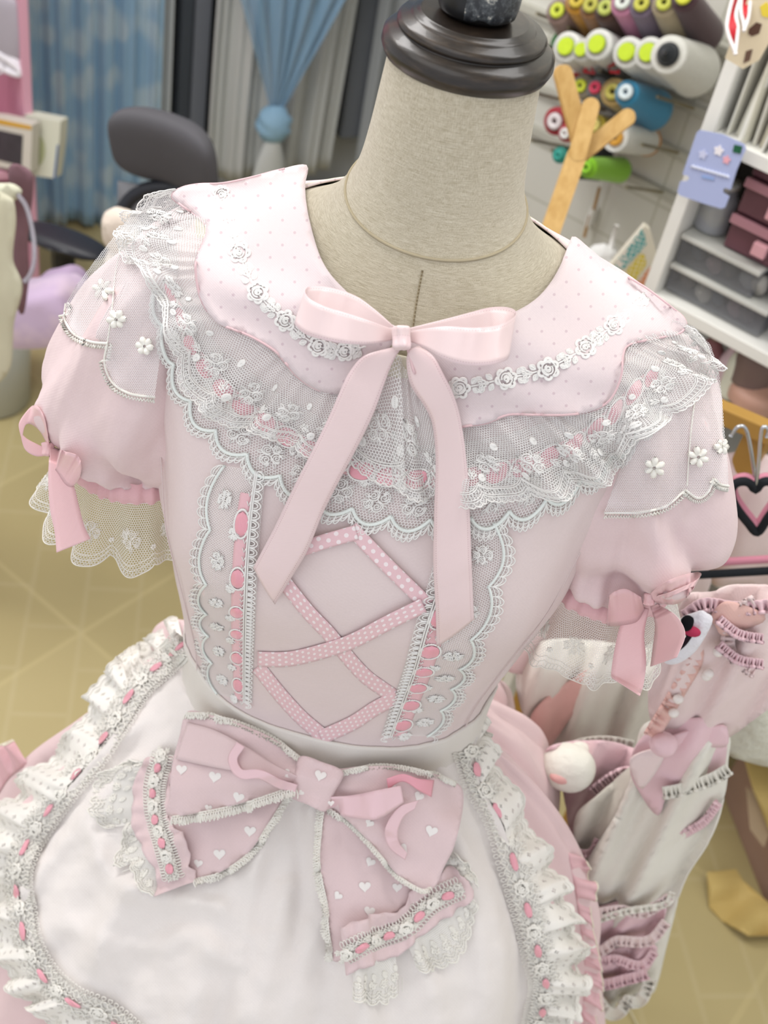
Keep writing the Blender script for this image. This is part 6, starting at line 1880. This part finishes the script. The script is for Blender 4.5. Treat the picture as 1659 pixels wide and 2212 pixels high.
for A_, B_ in (([(1586, -20), (1572, 40), (1572, 70), (1590, 118)], [(1604, -20), (1590, 30), (1594, 62), (1588, 118)]), ([(1602, -20), (1600, 20), (1606, 50), (1608, 66)], [(1622, -20), (1620, 10), (1616, 40), (1606, 68)])):
    a_ = cr(A_, 30); b__ = cr(B_, 30); G = []; UVr = []
    for i in range(30): G.append([(at_d(lerp(a_[i][0], b__[i][0], v), lerp(a_[i][1], b__[i][1], v), 1.275) + Vector((0, .004 * math.sin(i * .3), 0)))[:] for v in np.linspace(0, 1, 5)]); UVr.append([(i * .003, v * .01) for v in np.linspace(0, 1, 5)])
    m = MB(); m.grid(G, UVr); m.build('ribbon', simple('red_ribbon', '#c4202c', .45, .4), rr, solid=.0006)
    for e_ in (a_, b__):
        m = MB(); m.tube([at_d(x, y, 1.273) for x, y in e_], .0022, 6); m.build('ribbon_edge', simple('white_picot', '#efe9e6', .7, .2, bump=.001, bscale=300), rr)

# boxes, jar and drawers on the middle board
def lb(name, label, cat, px0, py0, px1, py1, k0, k1, mat, bevel=.003, group=None):
    a = loc(W(px0, py0, k0)); b = loc(W(px1, py1, k0)); o = thing(name, label, cat, glo((a.x + b.x) / 2, (k0 + k1) / 2, min(a.z, b.z)), group)
    return o, a.x, b.x, a.z, b.z
dark = simple('dark_inside', '#4c4146', .7, .2, var=.4, bscale=60)
maroon = simple('maroon_plastic', '#8a5560', .4, .4); smoke = NT('smoky_clear'); smoke = smoke.done(smoke.bsdf(lin('#8e9094'), .12, .6, alpha=.45))
clearw = NT('clear_white'); clearw = clearw.done(clearw.bsdf(lin('#c9ccd2'), .15, .6, alpha=.55))
u_b = ul + .012
mu = SU(1532, 560)[0]; ju = SU(1478, 545)[0]
for k in range(3):
    zb_ = z2_ + .090 + k * .05
    o_ = thing('drawer_box', ['maroon plastic drawer box, lowest of its stack', 'maroon plastic drawer box in the middle of its stack', 'maroon plastic drawer box, topmost of its stack'][k], 'box', glo(u_b + .11, KS + .1, zb_), group='maroon drawer boxes')
    m = MB(); lbox(m, mu, mu + .10, KS + .03, KS + .2, zb_ + .001, zb_ + .048); m.build('box_shell', smoke if False else simple('box_mauve', '#6b444c', .35, .4, var=.3, bscale=90), o_, smooth=False, bevel=.002)
    m = MB(); lbox(m, mu - .002, mu + .102, KS + .024, KS + .031, zb_ + .036, zb_ + .048); m.build('rim', simple('box_rim', '#b07f88', .4, .4), o_, smooth=False, bevel=.001)
    m = MB(); lbox(m, mu + .04, mu + .06, KS + .018, KS + .029, zb_ + .012, zb_ + .030); m.build('bunny_charm' if False else 'latch', simple('latch_pink', '#dca5ac', .4, .4), o_, smooth=False, bevel=.002)
# clear trays
for k in range(2):
    zb_ = z2_ + .002 + k * .044
    o_ = thing('clear_tray', ['smoky clear tray on the shelf board, lower of two', 'smoky clear tray with white lid, upper of two'][k], 'tray', glo(u_b + .06, KS + .1, zb_), group='clear trays')
    m = MB(); lbox(m, u_b, u_b + .145 - .03 * k, KS + .02, KS + .2, zb_, zb_ + .036); m.build('tray_shell', smoke, o_, smooth=False, bevel=.003)
    for q in range(7): blob('contents', glo(u_b + .018 + q * .016, KS + .05 + .02 * math.sin(q * 2), zb_ + .017), .012, .014, .013, simple('tc%d%d' % (k, q), ['#6f6a66', '#8b8f90', '#a9a7a0', '#566068', '#c9c6c0', '#7c6e70', '#5a5756'][(q + 3 * k) % 7], .6, .3), o_, nse=.4, k=14)
    m = MB(); lbox(m, u_b - .001, u_b + .147 - .03 * k, KS + .012, KS + .2, zb_ + .0365, zb_ + .043); m.build('lid', simple('tray_lid', '#c3c3bc', .4, .4), o_, smooth=False, bevel=.0015)
jr = thing('jar', 'clear glass jar with yellow green trinkets left of the maroon drawers', 'jar', glo(ju, KS + .06, z2_ + .0905))
jc = glo(ju, KS + .06, z2_ + .0905)
m = MB(); m.lathe([(.001, 0), (.022, 0), (.024, .004), (.024, .045), (.018, .055), (.016, .062)], 30, Matrix.Translation(jc), cap=False); m.build('glass', clearw, jr)
m = MB(); m.lathe([(.001, .062), (.019, .062), (.019, .070), (.001, .070)], 30, Matrix.Translation(jc), cap=False); m.build('lid', simple('jar_lid', '#c9cac2', .3, .5), jr)
blob('trinkets', jc + EZ * .022, .018, .018, .016, simple('trinkets', '#b0b068', .6, .3, var=.4, bscale=200), jr, nse=.3)
# drawer tower
dt = thing('drawer_tower', 'translucent lilac grey drawer tower with four drawers at the right edge', 'drawers', glo(u_b + .27, KS + .1, z2_))
u0_ = u_b + .185
m = MB(); lbox(m, u0_ - .006, u0_, KS + .0, KS + .25, z2_ + .001, z2_ + .262); m.build('side_wall', simple('tower_grey', '#b9bac8', .35, .4), dt, smooth=False, bevel=.002)
m = MB(); lbox(m, u0_ + .17, u0_ + .176, KS + .0, KS + .25, z2_ + .001, z2_ + .262); m.build('side_wall', simple('tower_grey2', '#b9bac8', .35, .4), dt, smooth=False, bevel=.002)
for k in range(5):
    m = MB(); z_ = z2_ + .002 + k * .064; lbox(m, u0_, u0_ + .17, KS + .002, KS + .25, z_, z_ + .007); m.build('frame_bar', simple('tower_bar', '#c3c5cc', .35, .4), dt, smooth=False, bevel=.0015)
cc = ['#5c5a58', '#5d4a7a', '#6c676e', '#5d5554']
for k in range(4):
    z_ = z2_ + .009 + k * .064
    m = MB(); lbox(m, u0_ + .004, u0_ + .166, KS + .012, KS + .24, z_ + .001, z_ + .050); dd = m.build('drawer', simple('drawer_in%d' % k, cc[k], .25, .5, var=.6, bscale=110), dt, smooth=False, bevel=.002)
    m = MB(); m.lathe([(.001, 0), (.006, 0), (.008, .008), (.007, .018), (.004, .026), (.001, .028)], 16, Matrix.Translation(glo(u0_ + .055, KS + .005, z_ + .012))); m.build('handle', simple('bunny_knob', '#e3dadf', .4, .4), dd)
tp_ = thing('tape_box', 'dark blue lettered box lying under the drawer tower', 'box', glo(u0_ + .1, KS - .01, z2_))
m = MB(); lbox(m, u0_ + .03, u0_ + .2, KS + .001 - .03, KS - .004, z2_ + .0005, z2_ + .018); m.build('box_body', simple('navy_box', '#3d4c5c', .5, .3), tp_, smooth=False, bevel=.001)
m = MB()
for k in range(9): m.tube([glo(u0_ + .045 + k * .014 + .005 * math.cos(t), KS - .031, z2_ + .009 + .004 * math.sin(t)) for t in np.linspace(.4, 5.2, 9)], .0008, 4)
m.build('lettering', simple('pale_lettering', '#b8c3cb', .5, .3), tp_)
# jumble under the middle board
for k, (px, py, rx, rz, h, nm_, lb_) in enumerate(((1600, 800, .022, .040, '#dfe0cf', 'bottle', 'cream bottle under the middle shelf board'), (1566, 805, .016, .045, '#cfb6bd', 'bottle', 'pale pink bottle under the middle shelf board'),
                                    (1640, 845, .040, .018, '#c49a88', 'dish', 'salmon pink dish under the middle shelf board'), (1530, 770, .02, .03, '#8d5f62', 'pouch', 'dull red pouch below the shelf board, behind the net sleeve'),
                                    (1640, 780, .03, .035, '#7a6660', 'basket', 'brown basket under the middle shelf board at the right edge'))):
    c = W(px, py, KS + .06); o_ = thing(nm_, lb_, nm_, c)
    m = MB(); m.lathe(cr([(.0005, -rz), (rx * .9, -rz), (rx, -rz * .7), (rx, rz * .3), (rx * .6, rz * .75), (rx * .35, rz), (.0005, rz)], 24).clip(-1, 1).tolist(), 24, Matrix.Translation(c), cap=False); m.build('body', simple('jumble%d' % k, h, .5, .4), o_)
    m = MB(); m.lathe([(.0005, rz), (rx * .4, rz), (rx * .4, rz + .008), (.0005, rz + .008)], 20, Matrix.Translation(c), cap=False); m.build('cap', simple('jcap%d' % k, '#8f7d74', .5, .4), o_)
# ---------------------------------------------------------------- garment rack with hanging dresses, lower right
NR = Vector((-.18, .98, 0)).normalized()
rk = thing('garment_rack', 'golden wooden garment rack behind the right sleeve', 'rack', at_d(1600, 1000, 1.22))
gw = M['gold_wood'] = simple('gold_wood', '#b98f45', .45, .35, var=.25, bscale=50)
def bar(a, b, w_, th, d0, d1, name, par, mat=gw):
    A_, B_ = at_d(a[0], a[1], d0), at_d(b[0], b[1], d1); ax = (B_ - A_).normalized(); sd = ax.cross(EY).normalized(); nn = sd.cross(ax)
    V = []
    for P_ in (A_, B_):
        for s1, s2 in ((-1, -1), (1, -1), (1, 1), (-1, 1)): V.append((P_ + sd * s1 * w_ / 2 + nn * s2 * th / 2)[:])
    m = MB(); m.add(V, [(0, 1, 2, 3), (7, 6, 5, 4), (0, 4, 5, 1), (1, 5, 6, 2), (2, 6, 7, 3), (3, 7, 4, 0)]); return m.build(name, mat, par, smooth=False, bevel=.002)
bar((1500, 865), (1668, 938), .020, .018, 1.20, 1.16, 'cross_bar', rk)
pA = at_d(1648, 925, 1.185)
m = MB(); V_ = at_d(1648, 925, 1.185); m.box(Vector((V_.x, V_.y, V_.z / 2)), (.026, .024, V_.z), RW); m.build('post', gw, rk, smooth=False, bevel=.002)
pB = at_d(1400, 820, 1.30); m = MB(); m.box(Vector((pB.x, pB.y, pB.z / 2)), (.026, .024, pB.z), RW); m.build('post', gw, rk, smooth=False, bevel=.002)
pz = at_d(1600, 1300, 1.25)
chrome = simple('chrome', '#c9ccd0', .15, .6, metal=.8)
blk = simple('black_velvet', '#1f2226', .8, .2); pkv = simple('pink_velvet', '#cf8a9c', .8, .2)
def hanger(cx, cy, s, d, mat, lab, hook0):
    h = thing('heart_hanger', lab, 'hanger', at_d(cx, cy, d))
    P_ = lambda x, y: at_plane(cx + x * s, cy + y * s, at_d(cx, cy, d), NR)
    H = [(0, -36), (12, -50), (28, -54), (44, -44), (50, -24), (44, 0), (26, 26), (4, 56), (-16, 36), (-38, 8), (-50, -14), (-52, -36), (-42, -50), (-24, -54), (-10, -48)]
    m = MB(); m.tube([P_(x, y) for x, y in cr(H, 70, closed=True)], .0042, 8, closed=True); m.build('heart', mat, h)
    m = MB(); m.tube([P_(-48, 4), P_(-92, 28), P_(-160, 60), P_(-162, 150)], .0045, 8); m.build('shoulder', mat, h)
    m = MB(); m.tube([P_(50, -20), P_(110, 8), P_(190, 50), P_(190, 130)], .0045, 8); m.build('shoulder', mat, h)
    m = MB(); m.tube([P_(-162, 150), P_(190, 130)], .0042, 8); m.build('trouser_bar', mat, h)
    m = MB(); m.tube([P_(x, y) for x, y in cr(hook0, 40)], .0018, 8); m.build('hook', chrome, h)
    return h
hanger(1632, 1094, 1.0, 1.08, blk, 'black heart shaped hanger on the wooden rack', [(0, -36), (4, -70), (8, -110), (10, -140), (14, -168), (22, -172), (28, -164), (24, -150)])
hanger(1632, 1080, .92, 1.13, pkv, 'pink heart shaped hanger just behind the black one', [(0, -36), (-2, -60), (-20, -160), (-40, -172), (-58, -150)])

cream = cloth('cream_chiffon', '#ece8dd', .003, 18, rough=.8); creamg = cloth('grey_cream', '#d9d4c8', .003, 18)
peach = cloth('peach_cloth', '#eabfb6', .003, 20, rough=.7); rosec = cloth('rose_cloth', '#edcbd1', .003, 20, rough=.7); palep = cloth('pale_pink_cloth', '#efdad8', .003, 18)
def fluff(path, d, n, name, mat, par, r=.006, wpx=14, seed=0, nrm=NR, o=None):
    """gathered frill seen from afar: rippling ribbon with looped edge"""
    C = cr(path, 90); o = o or at_d(C[45][0], C[45][1], d); A = offset_path(C, wpx); m = MB(); G = []
    for i in range(90):
        row = []
        for j in range(6):
            v = j / 5; x, y = C[i] * (1 - v) + A[i] * v
            P_ = at_plane(x, y, o, nrm); row.append((P_ + ray(x, y).normalized() * (r * v * math.sin(i * 1.05 + seed + math.sin(i * .4)) - .004))[:])
        G.append(row)
    m.grid(G, [[(i * .003, j * .003) for j in range(6)] for i in range(90)])
    m.tube([G[i][5] for i in range(90)], .0016, 5)
    return m.build(name, mat, par, solid=.0008)
# front hanging dress: cream with pink ribbon trims
g1 = thing('hanging_dress', 'cream dress with pink bow and two tiers of pink lace, hanging on the rack', 'dress', at_d(1450, 1700, 1.12))
D1 = 1.10
o1_ = at_d(1420, 1750, D1)
def on1(x, y, h=0.0): return at_plane(x, y, o1_, NR) - ray(x, y).normalized() * h
def gp(poly, h, name, mat, **k):
    c = np.mean(np.array(poly, float), 0); P_ = on1(c[0], c[1], h); return vpatch(poly, (P_ - CAM).dot(FW), name, mat, g1, n=NR, **k)
gp([(1480, 1290), (1540, 1278), (1600, 1262), (1700, 1290), (1700, 1480), (1560, 1600), (1500, 1610), (1430, 1600), (1400, 1500), (1440, 1390)], .008, 'bodice', palep, folds=22, amp=.009)
gp([(1400, 1560), (1560, 1570), (1572, 1650), (1560, 1740), (1530, 1820), (1480, 1900), (1450, 2000), (1420, 2120), (1400, 2150), (1330, 2165), (1270, 2120), (1240, 1980), (1260, 1880), (1330, 1760), (1370, 1660)], 0.0, 'skirt', cream, folds=19, amp=.014, seed=2)
gp([(1270, 1975), (1350, 1945), (1420, 1950), (1440, 1930), (1432, 1990), (1395, 2030), (1330, 2030), (1280, 2060), (1255, 2040)], .045, 'lace_tier', rosec, folds=26, amp=.009, seed=5)
gp([(1275, 2060), (1330, 2050), (1400, 2040), (1420, 2050), (1395, 2100), (1350, 2110), (1300, 2120), (1262, 2110)], .045, 'lace_tier', rosec, folds=26, amp=.009, seed=6)
gp([(1275, 2110), (1300, 2150), (1320, 2185), (1345, 2140), (1372, 2155), (1385, 2110), (1400, 2080), (1270, 2080)], .006, 'petticoat', cream, folds=30, amp=.010, seed=7)
fluff([(1290, 1962), (1340, 1955), (1390, 1962), (1440, 1930)], D1 - .02, 0, 'lace_frill', palep, g1, wpx=18, o=on1(1360, 1960, .07))
fluff([(1280, 2070), (1330, 2062), (1380, 2075), (1405, 2050)], D1 - .02, 0, 'lace_frill', rosec, g1, wpx=18, o=on1(1340, 2065, .07))
fluff([(1560, 1740), (1530, 1780), (1500, 1800), (1478, 1812)], D1, 0, 'lace_frill', rosec, g1, wpx=16, o=on1(1520, 1780, .01))
fluff([(1262, 2035), (1290, 2045), (1330, 2022), (1395, 2022), (1430, 1985)], D1 - .02, 0, 'lace_frill', palep, g1, wpx=20, o=on1(1340, 2030, .07), r=.007)
fluff([(1270, 2128), (1300, 2150), (1325, 2178), (1350, 2150), (1375, 2150), (1392, 2110)], D1, 0, 'hem_frill', cream, g1, wpx=24, o=on1(1330, 2140, .05), r=.012)
fluff([(1262, 2105), (1300, 2115), (1350, 2104), (1395, 2092)], D1 - .02, 0, 'lace_frill', rosec, g1, wpx=22, o=on1(1340, 2100, .07), r=.008)
# peplum with bow
gp([(1362, 1640), (1390, 1590), (1440, 1560), (1500, 1550), (1560, 1560), (1570, 1600), (1560, 1670), (1530, 1690), (1470, 1700), (1440, 1720), (1420, 1760), (1370, 1690)], .016, 'peplum', rosec, folds=14, amp=.008, seed=8)
fluff([(1430, 1700), (1470, 1692), (1530, 1672), (1568, 1650)], D1, 0, 'lace_frill', cream, g1, wpx=24, o=on1(1500, 1690, .035), r=.008)
gp([(1362, 1640), (1430, 1615), (1432, 1640), (1400, 1690), (1380, 1700)], .034, 'bow_loop', palep, folds=12, amp=.004, seed=1)
gp([(1435, 1600), (1500, 1575), (1560, 1567), (1572, 1580), (1566, 1612), (1500, 1610), (1450, 1622)], .034, 'bow_loop', rosec, folds=12, amp=.004, seed=2)
blob('bow_knot', on1(1434, 1608, .045), .012, .010, .012, rosec, g1)
fluff([(1236, 2000), (1275, 1985), (1350, 1962), (1430, 1948), (1445, 1925)], D1, 0, 'lace_frill', cream, g1, wpx=12, o=on1(1350, 1960, .075), r=.006)
for y_ in (1330, 1385): fluff([(1560, y_), (1600, y_ + 30), (1650, y_ + 40)], D1, 0, 'front_frill', rosec, g1, wpx=18, o=on1(1600, y_, .045), r=.006)
# straps, neckline bows and buttons on its bodice
fluff([(1470, 1320), (1520, 1292), (1600, 1300), (1690, 1290)], D1, 0, 'neck_frill', rosec, g1, wpx=26, o=on1(1560, 1300, .03), r=.008)
fluff([(1640, 1310), (1600, 1340), (1590, 1400), (1640, 1440)], D1, 0, 'neck_frill', palep, g1, wpx=26, o=on1(1610, 1370, .03), r=.008)
fluff([(1500, 1340), (1520, 1420), (1480, 1500), (1420, 1600)], D1, 0, 'front_frill', peach, g1, wpx=30, o=on1(1490, 1450, .03), r=.007)
gp([(1535, 1330), (1570, 1300), (1640, 1320), (1650, 1340), (1600, 1360), (1560, 1372), (1545, 1350)], .04, 'shoulder_bow', peach, folds=12, amp=.005, seed=4)
for k, (x, y) in enumerate(((1552, 1408), (1530, 1455), (1526, 1460), (1465, 1510), (1455, 1540))): blob('pearl_button', on1(x, y, .045), .0045, .004, .0045, simple('pearl', '#f1e9e4', .25, .6), g1, nse=0, k=16)
# round brooch with a dark embroidered figure-free motif
br_ = thing('brooch', 'white fluffy badge with a dark and red motif pinned on the hanging cream dress', 'badge', on1(1480, 1375, .05))
blob('fur_disc', on1(1482, 1376, .052), .014, .008, .030, simple('white_fur', '#eceaf0', .95, .1, bump=.003, bscale=120), br_, nse=.15, rot=Matrix.Rotation(.15, 3, 'Y'))
blob('dark_patch', on1(1474, 1382, .062), .005, .004, .015, simple('black_felt', '#2a1c26', .8, .1, var=.5, bscale=200), br_, rot=Matrix.Rotation(.2, 3, 'Y'))
blob('dark_dot', on1(1484, 1346, .064), .005, .005, .007, simple('black_felt2', '#15161a', .8, .1), br_, k=20)
blob('red_patch', on1(1495, 1364, .066), .007, .004, .004, simple('red_felt', '#b23a58', .8, .1), br_, k=20)
# second dress behind: white skirt with pink lining
g2 = thing('hanging_dress', 'white and peach dress hanging behind the right side of the pink skirt', 'dress', at_d(1250, 1520, 1.18))
def gq(poly, d, name, mat, **k): return vpatch(poly, d, name, mat, g2, n=NR, **k)
gq([(1120, 1430), (1200, 1380), (1400, 1400), (1480, 1420), (1420, 1560), (1340, 1640), (1250, 1640), (1180, 1620), (1130, 1540)], 1.20, 'skirt', cream, folds=17, amp=.014, seed=3)
gq([(1150, 1540), (1230, 1470), (1285, 1440), (1290, 1465), (1240, 1540), (1180, 1620), (1150, 1610)], 1.165, 'lining', peach, folds=14, amp=.006, seed=4)
gq([(1110, 1380), (1180, 1370), (1150, 1440), (1125, 1455), (1090, 1440)], 1.15, 'sash', palep, folds=14, amp=.004, seed=4)
gq([(1180, 1620), (1300, 1600), (1400, 1640), (1360, 1740), (1280, 1860), (1240, 1850), (1215, 1700)], 1.19, 'lower_skirt', rosec, folds=22, amp=.010, seed=6)
gq([(1240, 1780), (1290, 1720), (1400, 1640), (1430, 1750), (1330, 1900), (1290, 1980), (1260, 1960)], 1.17, 'overskirt', creamg, folds=20, amp=.012, seed=9)
gq([(1150, 1180), (1500, 1210), (1520, 1300), (1450, 1400), (1300, 1420), (1150, 1380)], 1.26, 'upper_back', palep, folds=8, amp=.012, seed=12)
gq([(1540, 1000), (1700, 1010), (1720, 1250), (1600, 1262), (1530, 1240)], 1.30, 'pink_panel', palep, folds=8, amp=.010, seed=13)
fluff([(1180, 1640), (1240, 1600), (1310, 1590), (1370, 1600)], 1.17, 0, 'lace_frill', cream, g2, wpx=26, r=.008, o=at_d(1280, 1600, 1.155))
fluff([(1290, 1730), (1330, 1700), (1360, 1690), (1380, 1720)], 1.17, 0, 'lace_frill', rosec, g2, wpx=-30, r=.008, o=at_d(1330, 1710, 1.15))
fluff([(1235, 1830), (1270, 1835), (1285, 1810)], 1.17, 0, 'lace_frill', rosec, g2, wpx=14, r=.005, o=at_d(1260, 1825, 1.15))
# rabbit plush pinned among the skirts
rb = thing('plush_rabbit', 'round white plush head with a pink nose among the hanging dresses', 'toy', at_d(1228, 1660, 1.12))
wp = simple('white_plush', '#eceadf', .95, .1, bump=.002, bscale=100)
blob('head', at_d(1228, 1658, 1.12), .027, .022, .026, wp, rb, nse=.05)
blob('muzzle', at_d(1210, 1680, 1.105), .010, .006, .006, simple('pink_nose', '#e6b3ae', .9, .1), rb, k=20)
blob('ear', at_d(1262, 1628, 1.13), .010, .008, .018, wp, rb, rot=Matrix.Rotation(-.8, 3, 'Y'))
# cream fluffy garment at the right edge
g3 = thing('fur_garment', 'cream fluffy garment hanging at the right edge behind the cream dress', 'garment', at_d(1640, 1560, 1.2))
vpatch([(1570, 1440), (1700, 1440), (1710, 1640), (1600, 1640), (1565, 1600)], 1.16, 'fur_panel', simple('cream_fur', '#dcdacb', .95, .1, bump=.006, bscale=60), g3, n=NR, amp=.008, folds=8)

# ---------------------------------------------------------------- box and kraft paper on the floor
zf = .0
A0 = at_z(1560, 1740, .0); 
bxx = thing('cardboard_box', 'long cardboard box of wrapped goods on the floor at the right edge', 'box', at_z(1640, 1850))
kb = simple('cardboard_red', '#a98a78', .8, .15, var=.2, bscale=80)
P1, P2 = at_z(1665, 1985), at_z(1555, 1700)
ax_ = (P2 - P1).normalized(); sd_ = Vector((-ax_.y, ax_.x, 0)); 
if sd_.x < 0: sd_ = -sd_
def fbox(m, a, l, s0, s1, z0, z1):
    V = []
    for zz in (z0, z1):
        for q in (a + sd_ * s0, a + ax_ * l + sd_ * s0, a + ax_ * l + sd_ * s1, a + sd_ * s1): V.append((q.x, q.y, zz))
    m.add(V, [(3, 2, 1, 0), (4, 5, 6, 7), (0, 1, 5, 4), (1, 2, 6, 5), (2, 3, 7, 6), (3, 0, 4, 7)])
Lb = (P2 - P1).length
m = MB(); fbox(m, P1, Lb, 0, .012, .001, .13); m.build('side_wall', kb, bxx, smooth=False, bevel=.001)
m = MB(); fbox(m, P1, Lb, .16, .172, .001, .13); m.build('side_wall', kb, bxx, smooth=False, bevel=.001)
m = MB(); fbox(m, P1 + ax_ * (Lb - .01), .01, .012, .16, .001, .13); m.build('end_wall', kb, bxx, smooth=False)
m = MB(); fbox(m, P1, Lb, .012, .16, .001, .01); m.build('bottom', kb, bxx, smooth=False)
G = []
for i in range(40):
    row = []
    for j in range(20):
        q = P1 + ax_ * (Lb * .97 * i / 39) + sd_ * lerp(.02, .15, j / 19)
        z = .10 + .04 * math.sin(j / 19 * math.pi) + .025 * noise.noise(Vector((q.x * 14, q.y * 14, 2))) + .01 * noise.noise(Vector((q.x * 50, q.y * 50, 2)))
        row.append((q.x, q.y, z))
    G.append(row)
pb = thing('plastic_bag', 'crumpled blue grey plastic bag lying in the cardboard box', 'bag', G[20][10])
m = MB(); m.grid(G); m.build('film', simple('grey_plastic', '#a3abb5', .3, .5, var=.35, bscale=25), pb, solid=.004)
def paper(poly, z, name, label, mat, bump=.02, seed=0, tilt=0):
    o = thing(name, label, 'paper', at_z(poly[0][0], poly[0][1], z))
    B = cr(poly, 50, closed=True) if False else np.array(poly, float)
    N_ = len(B); pts = [Vector((b[0], b[1])) for b in B]
    x0, y0 = B.min(0); x1, y1 = B.max(0)
    for yy in np.arange(y0 + 8, y1, 12):
        for xx in np.arange(x0 + 8, x1, 12): pts.append(Vector((xx, yy)))
    r = geometry.delaunay_2d_cdt(pts, [(i, (i + 1) % N_) for i in range(N_)], [list(range(N_))], 1, 1e-5)
    V = []
    for q in r[0]:
        h = z + max(0, bump * (.5 + noise.noise(Vector((q.x * .012, q.y * .012, seed))))) + tilt * (q.y - y0)
        V.append(at_z(q.x, q.y, h)[:])
    m = MB(); m.add(V, r[2], [(0, 0)] * len(V)); m.build('sheet', mat, o, solid=.0015, smooth=False)
    return o
kraft = simple('kraft_gold', '#d6bb76', .6, .3, var=.15, bscale=12)
paper([(1527, 1884), (1590, 1878), (1606, 1904), (1660, 1950), (1720, 2000), (1700, 2020), (1618, 2022), (1560, 1990), (1532, 1960)], .004, 'kraft_paper', 'folded golden kraft paper lying on the floor in front of the cardboard box', kraft, .035, 1)
paper([(1602, 1618), (1720, 1650), (1720, 1860), (1660, 1790), (1625, 1700)], .16, 'kraft_paper', 'golden kraft paper sheet leaning over the cardboard box', kraft, .02, 3)
paper([(1612, 1700), (1640, 1720), (1662, 1800), (1650, 1830), (1620, 1790)], .15, 'pattern_piece', 'pale brown card piece sticking out beneath the upper kraft paper', simple('pale_card', '#bda689', .7, .2), .01, 5)
# thread hanging from the dress hem
m = MB(); m.tube([at_z(x, y, .01) for x, y in cr([(1345, 2140), (1360, 2180), (1385, 2230)], 20)], .0016, 5)
tag(m.build('loose_thread', simple('ivory_thread', '#d8cfae', .8, .1), None), 'ivory loose thread lying on the floor below the cream dress', 'thread')
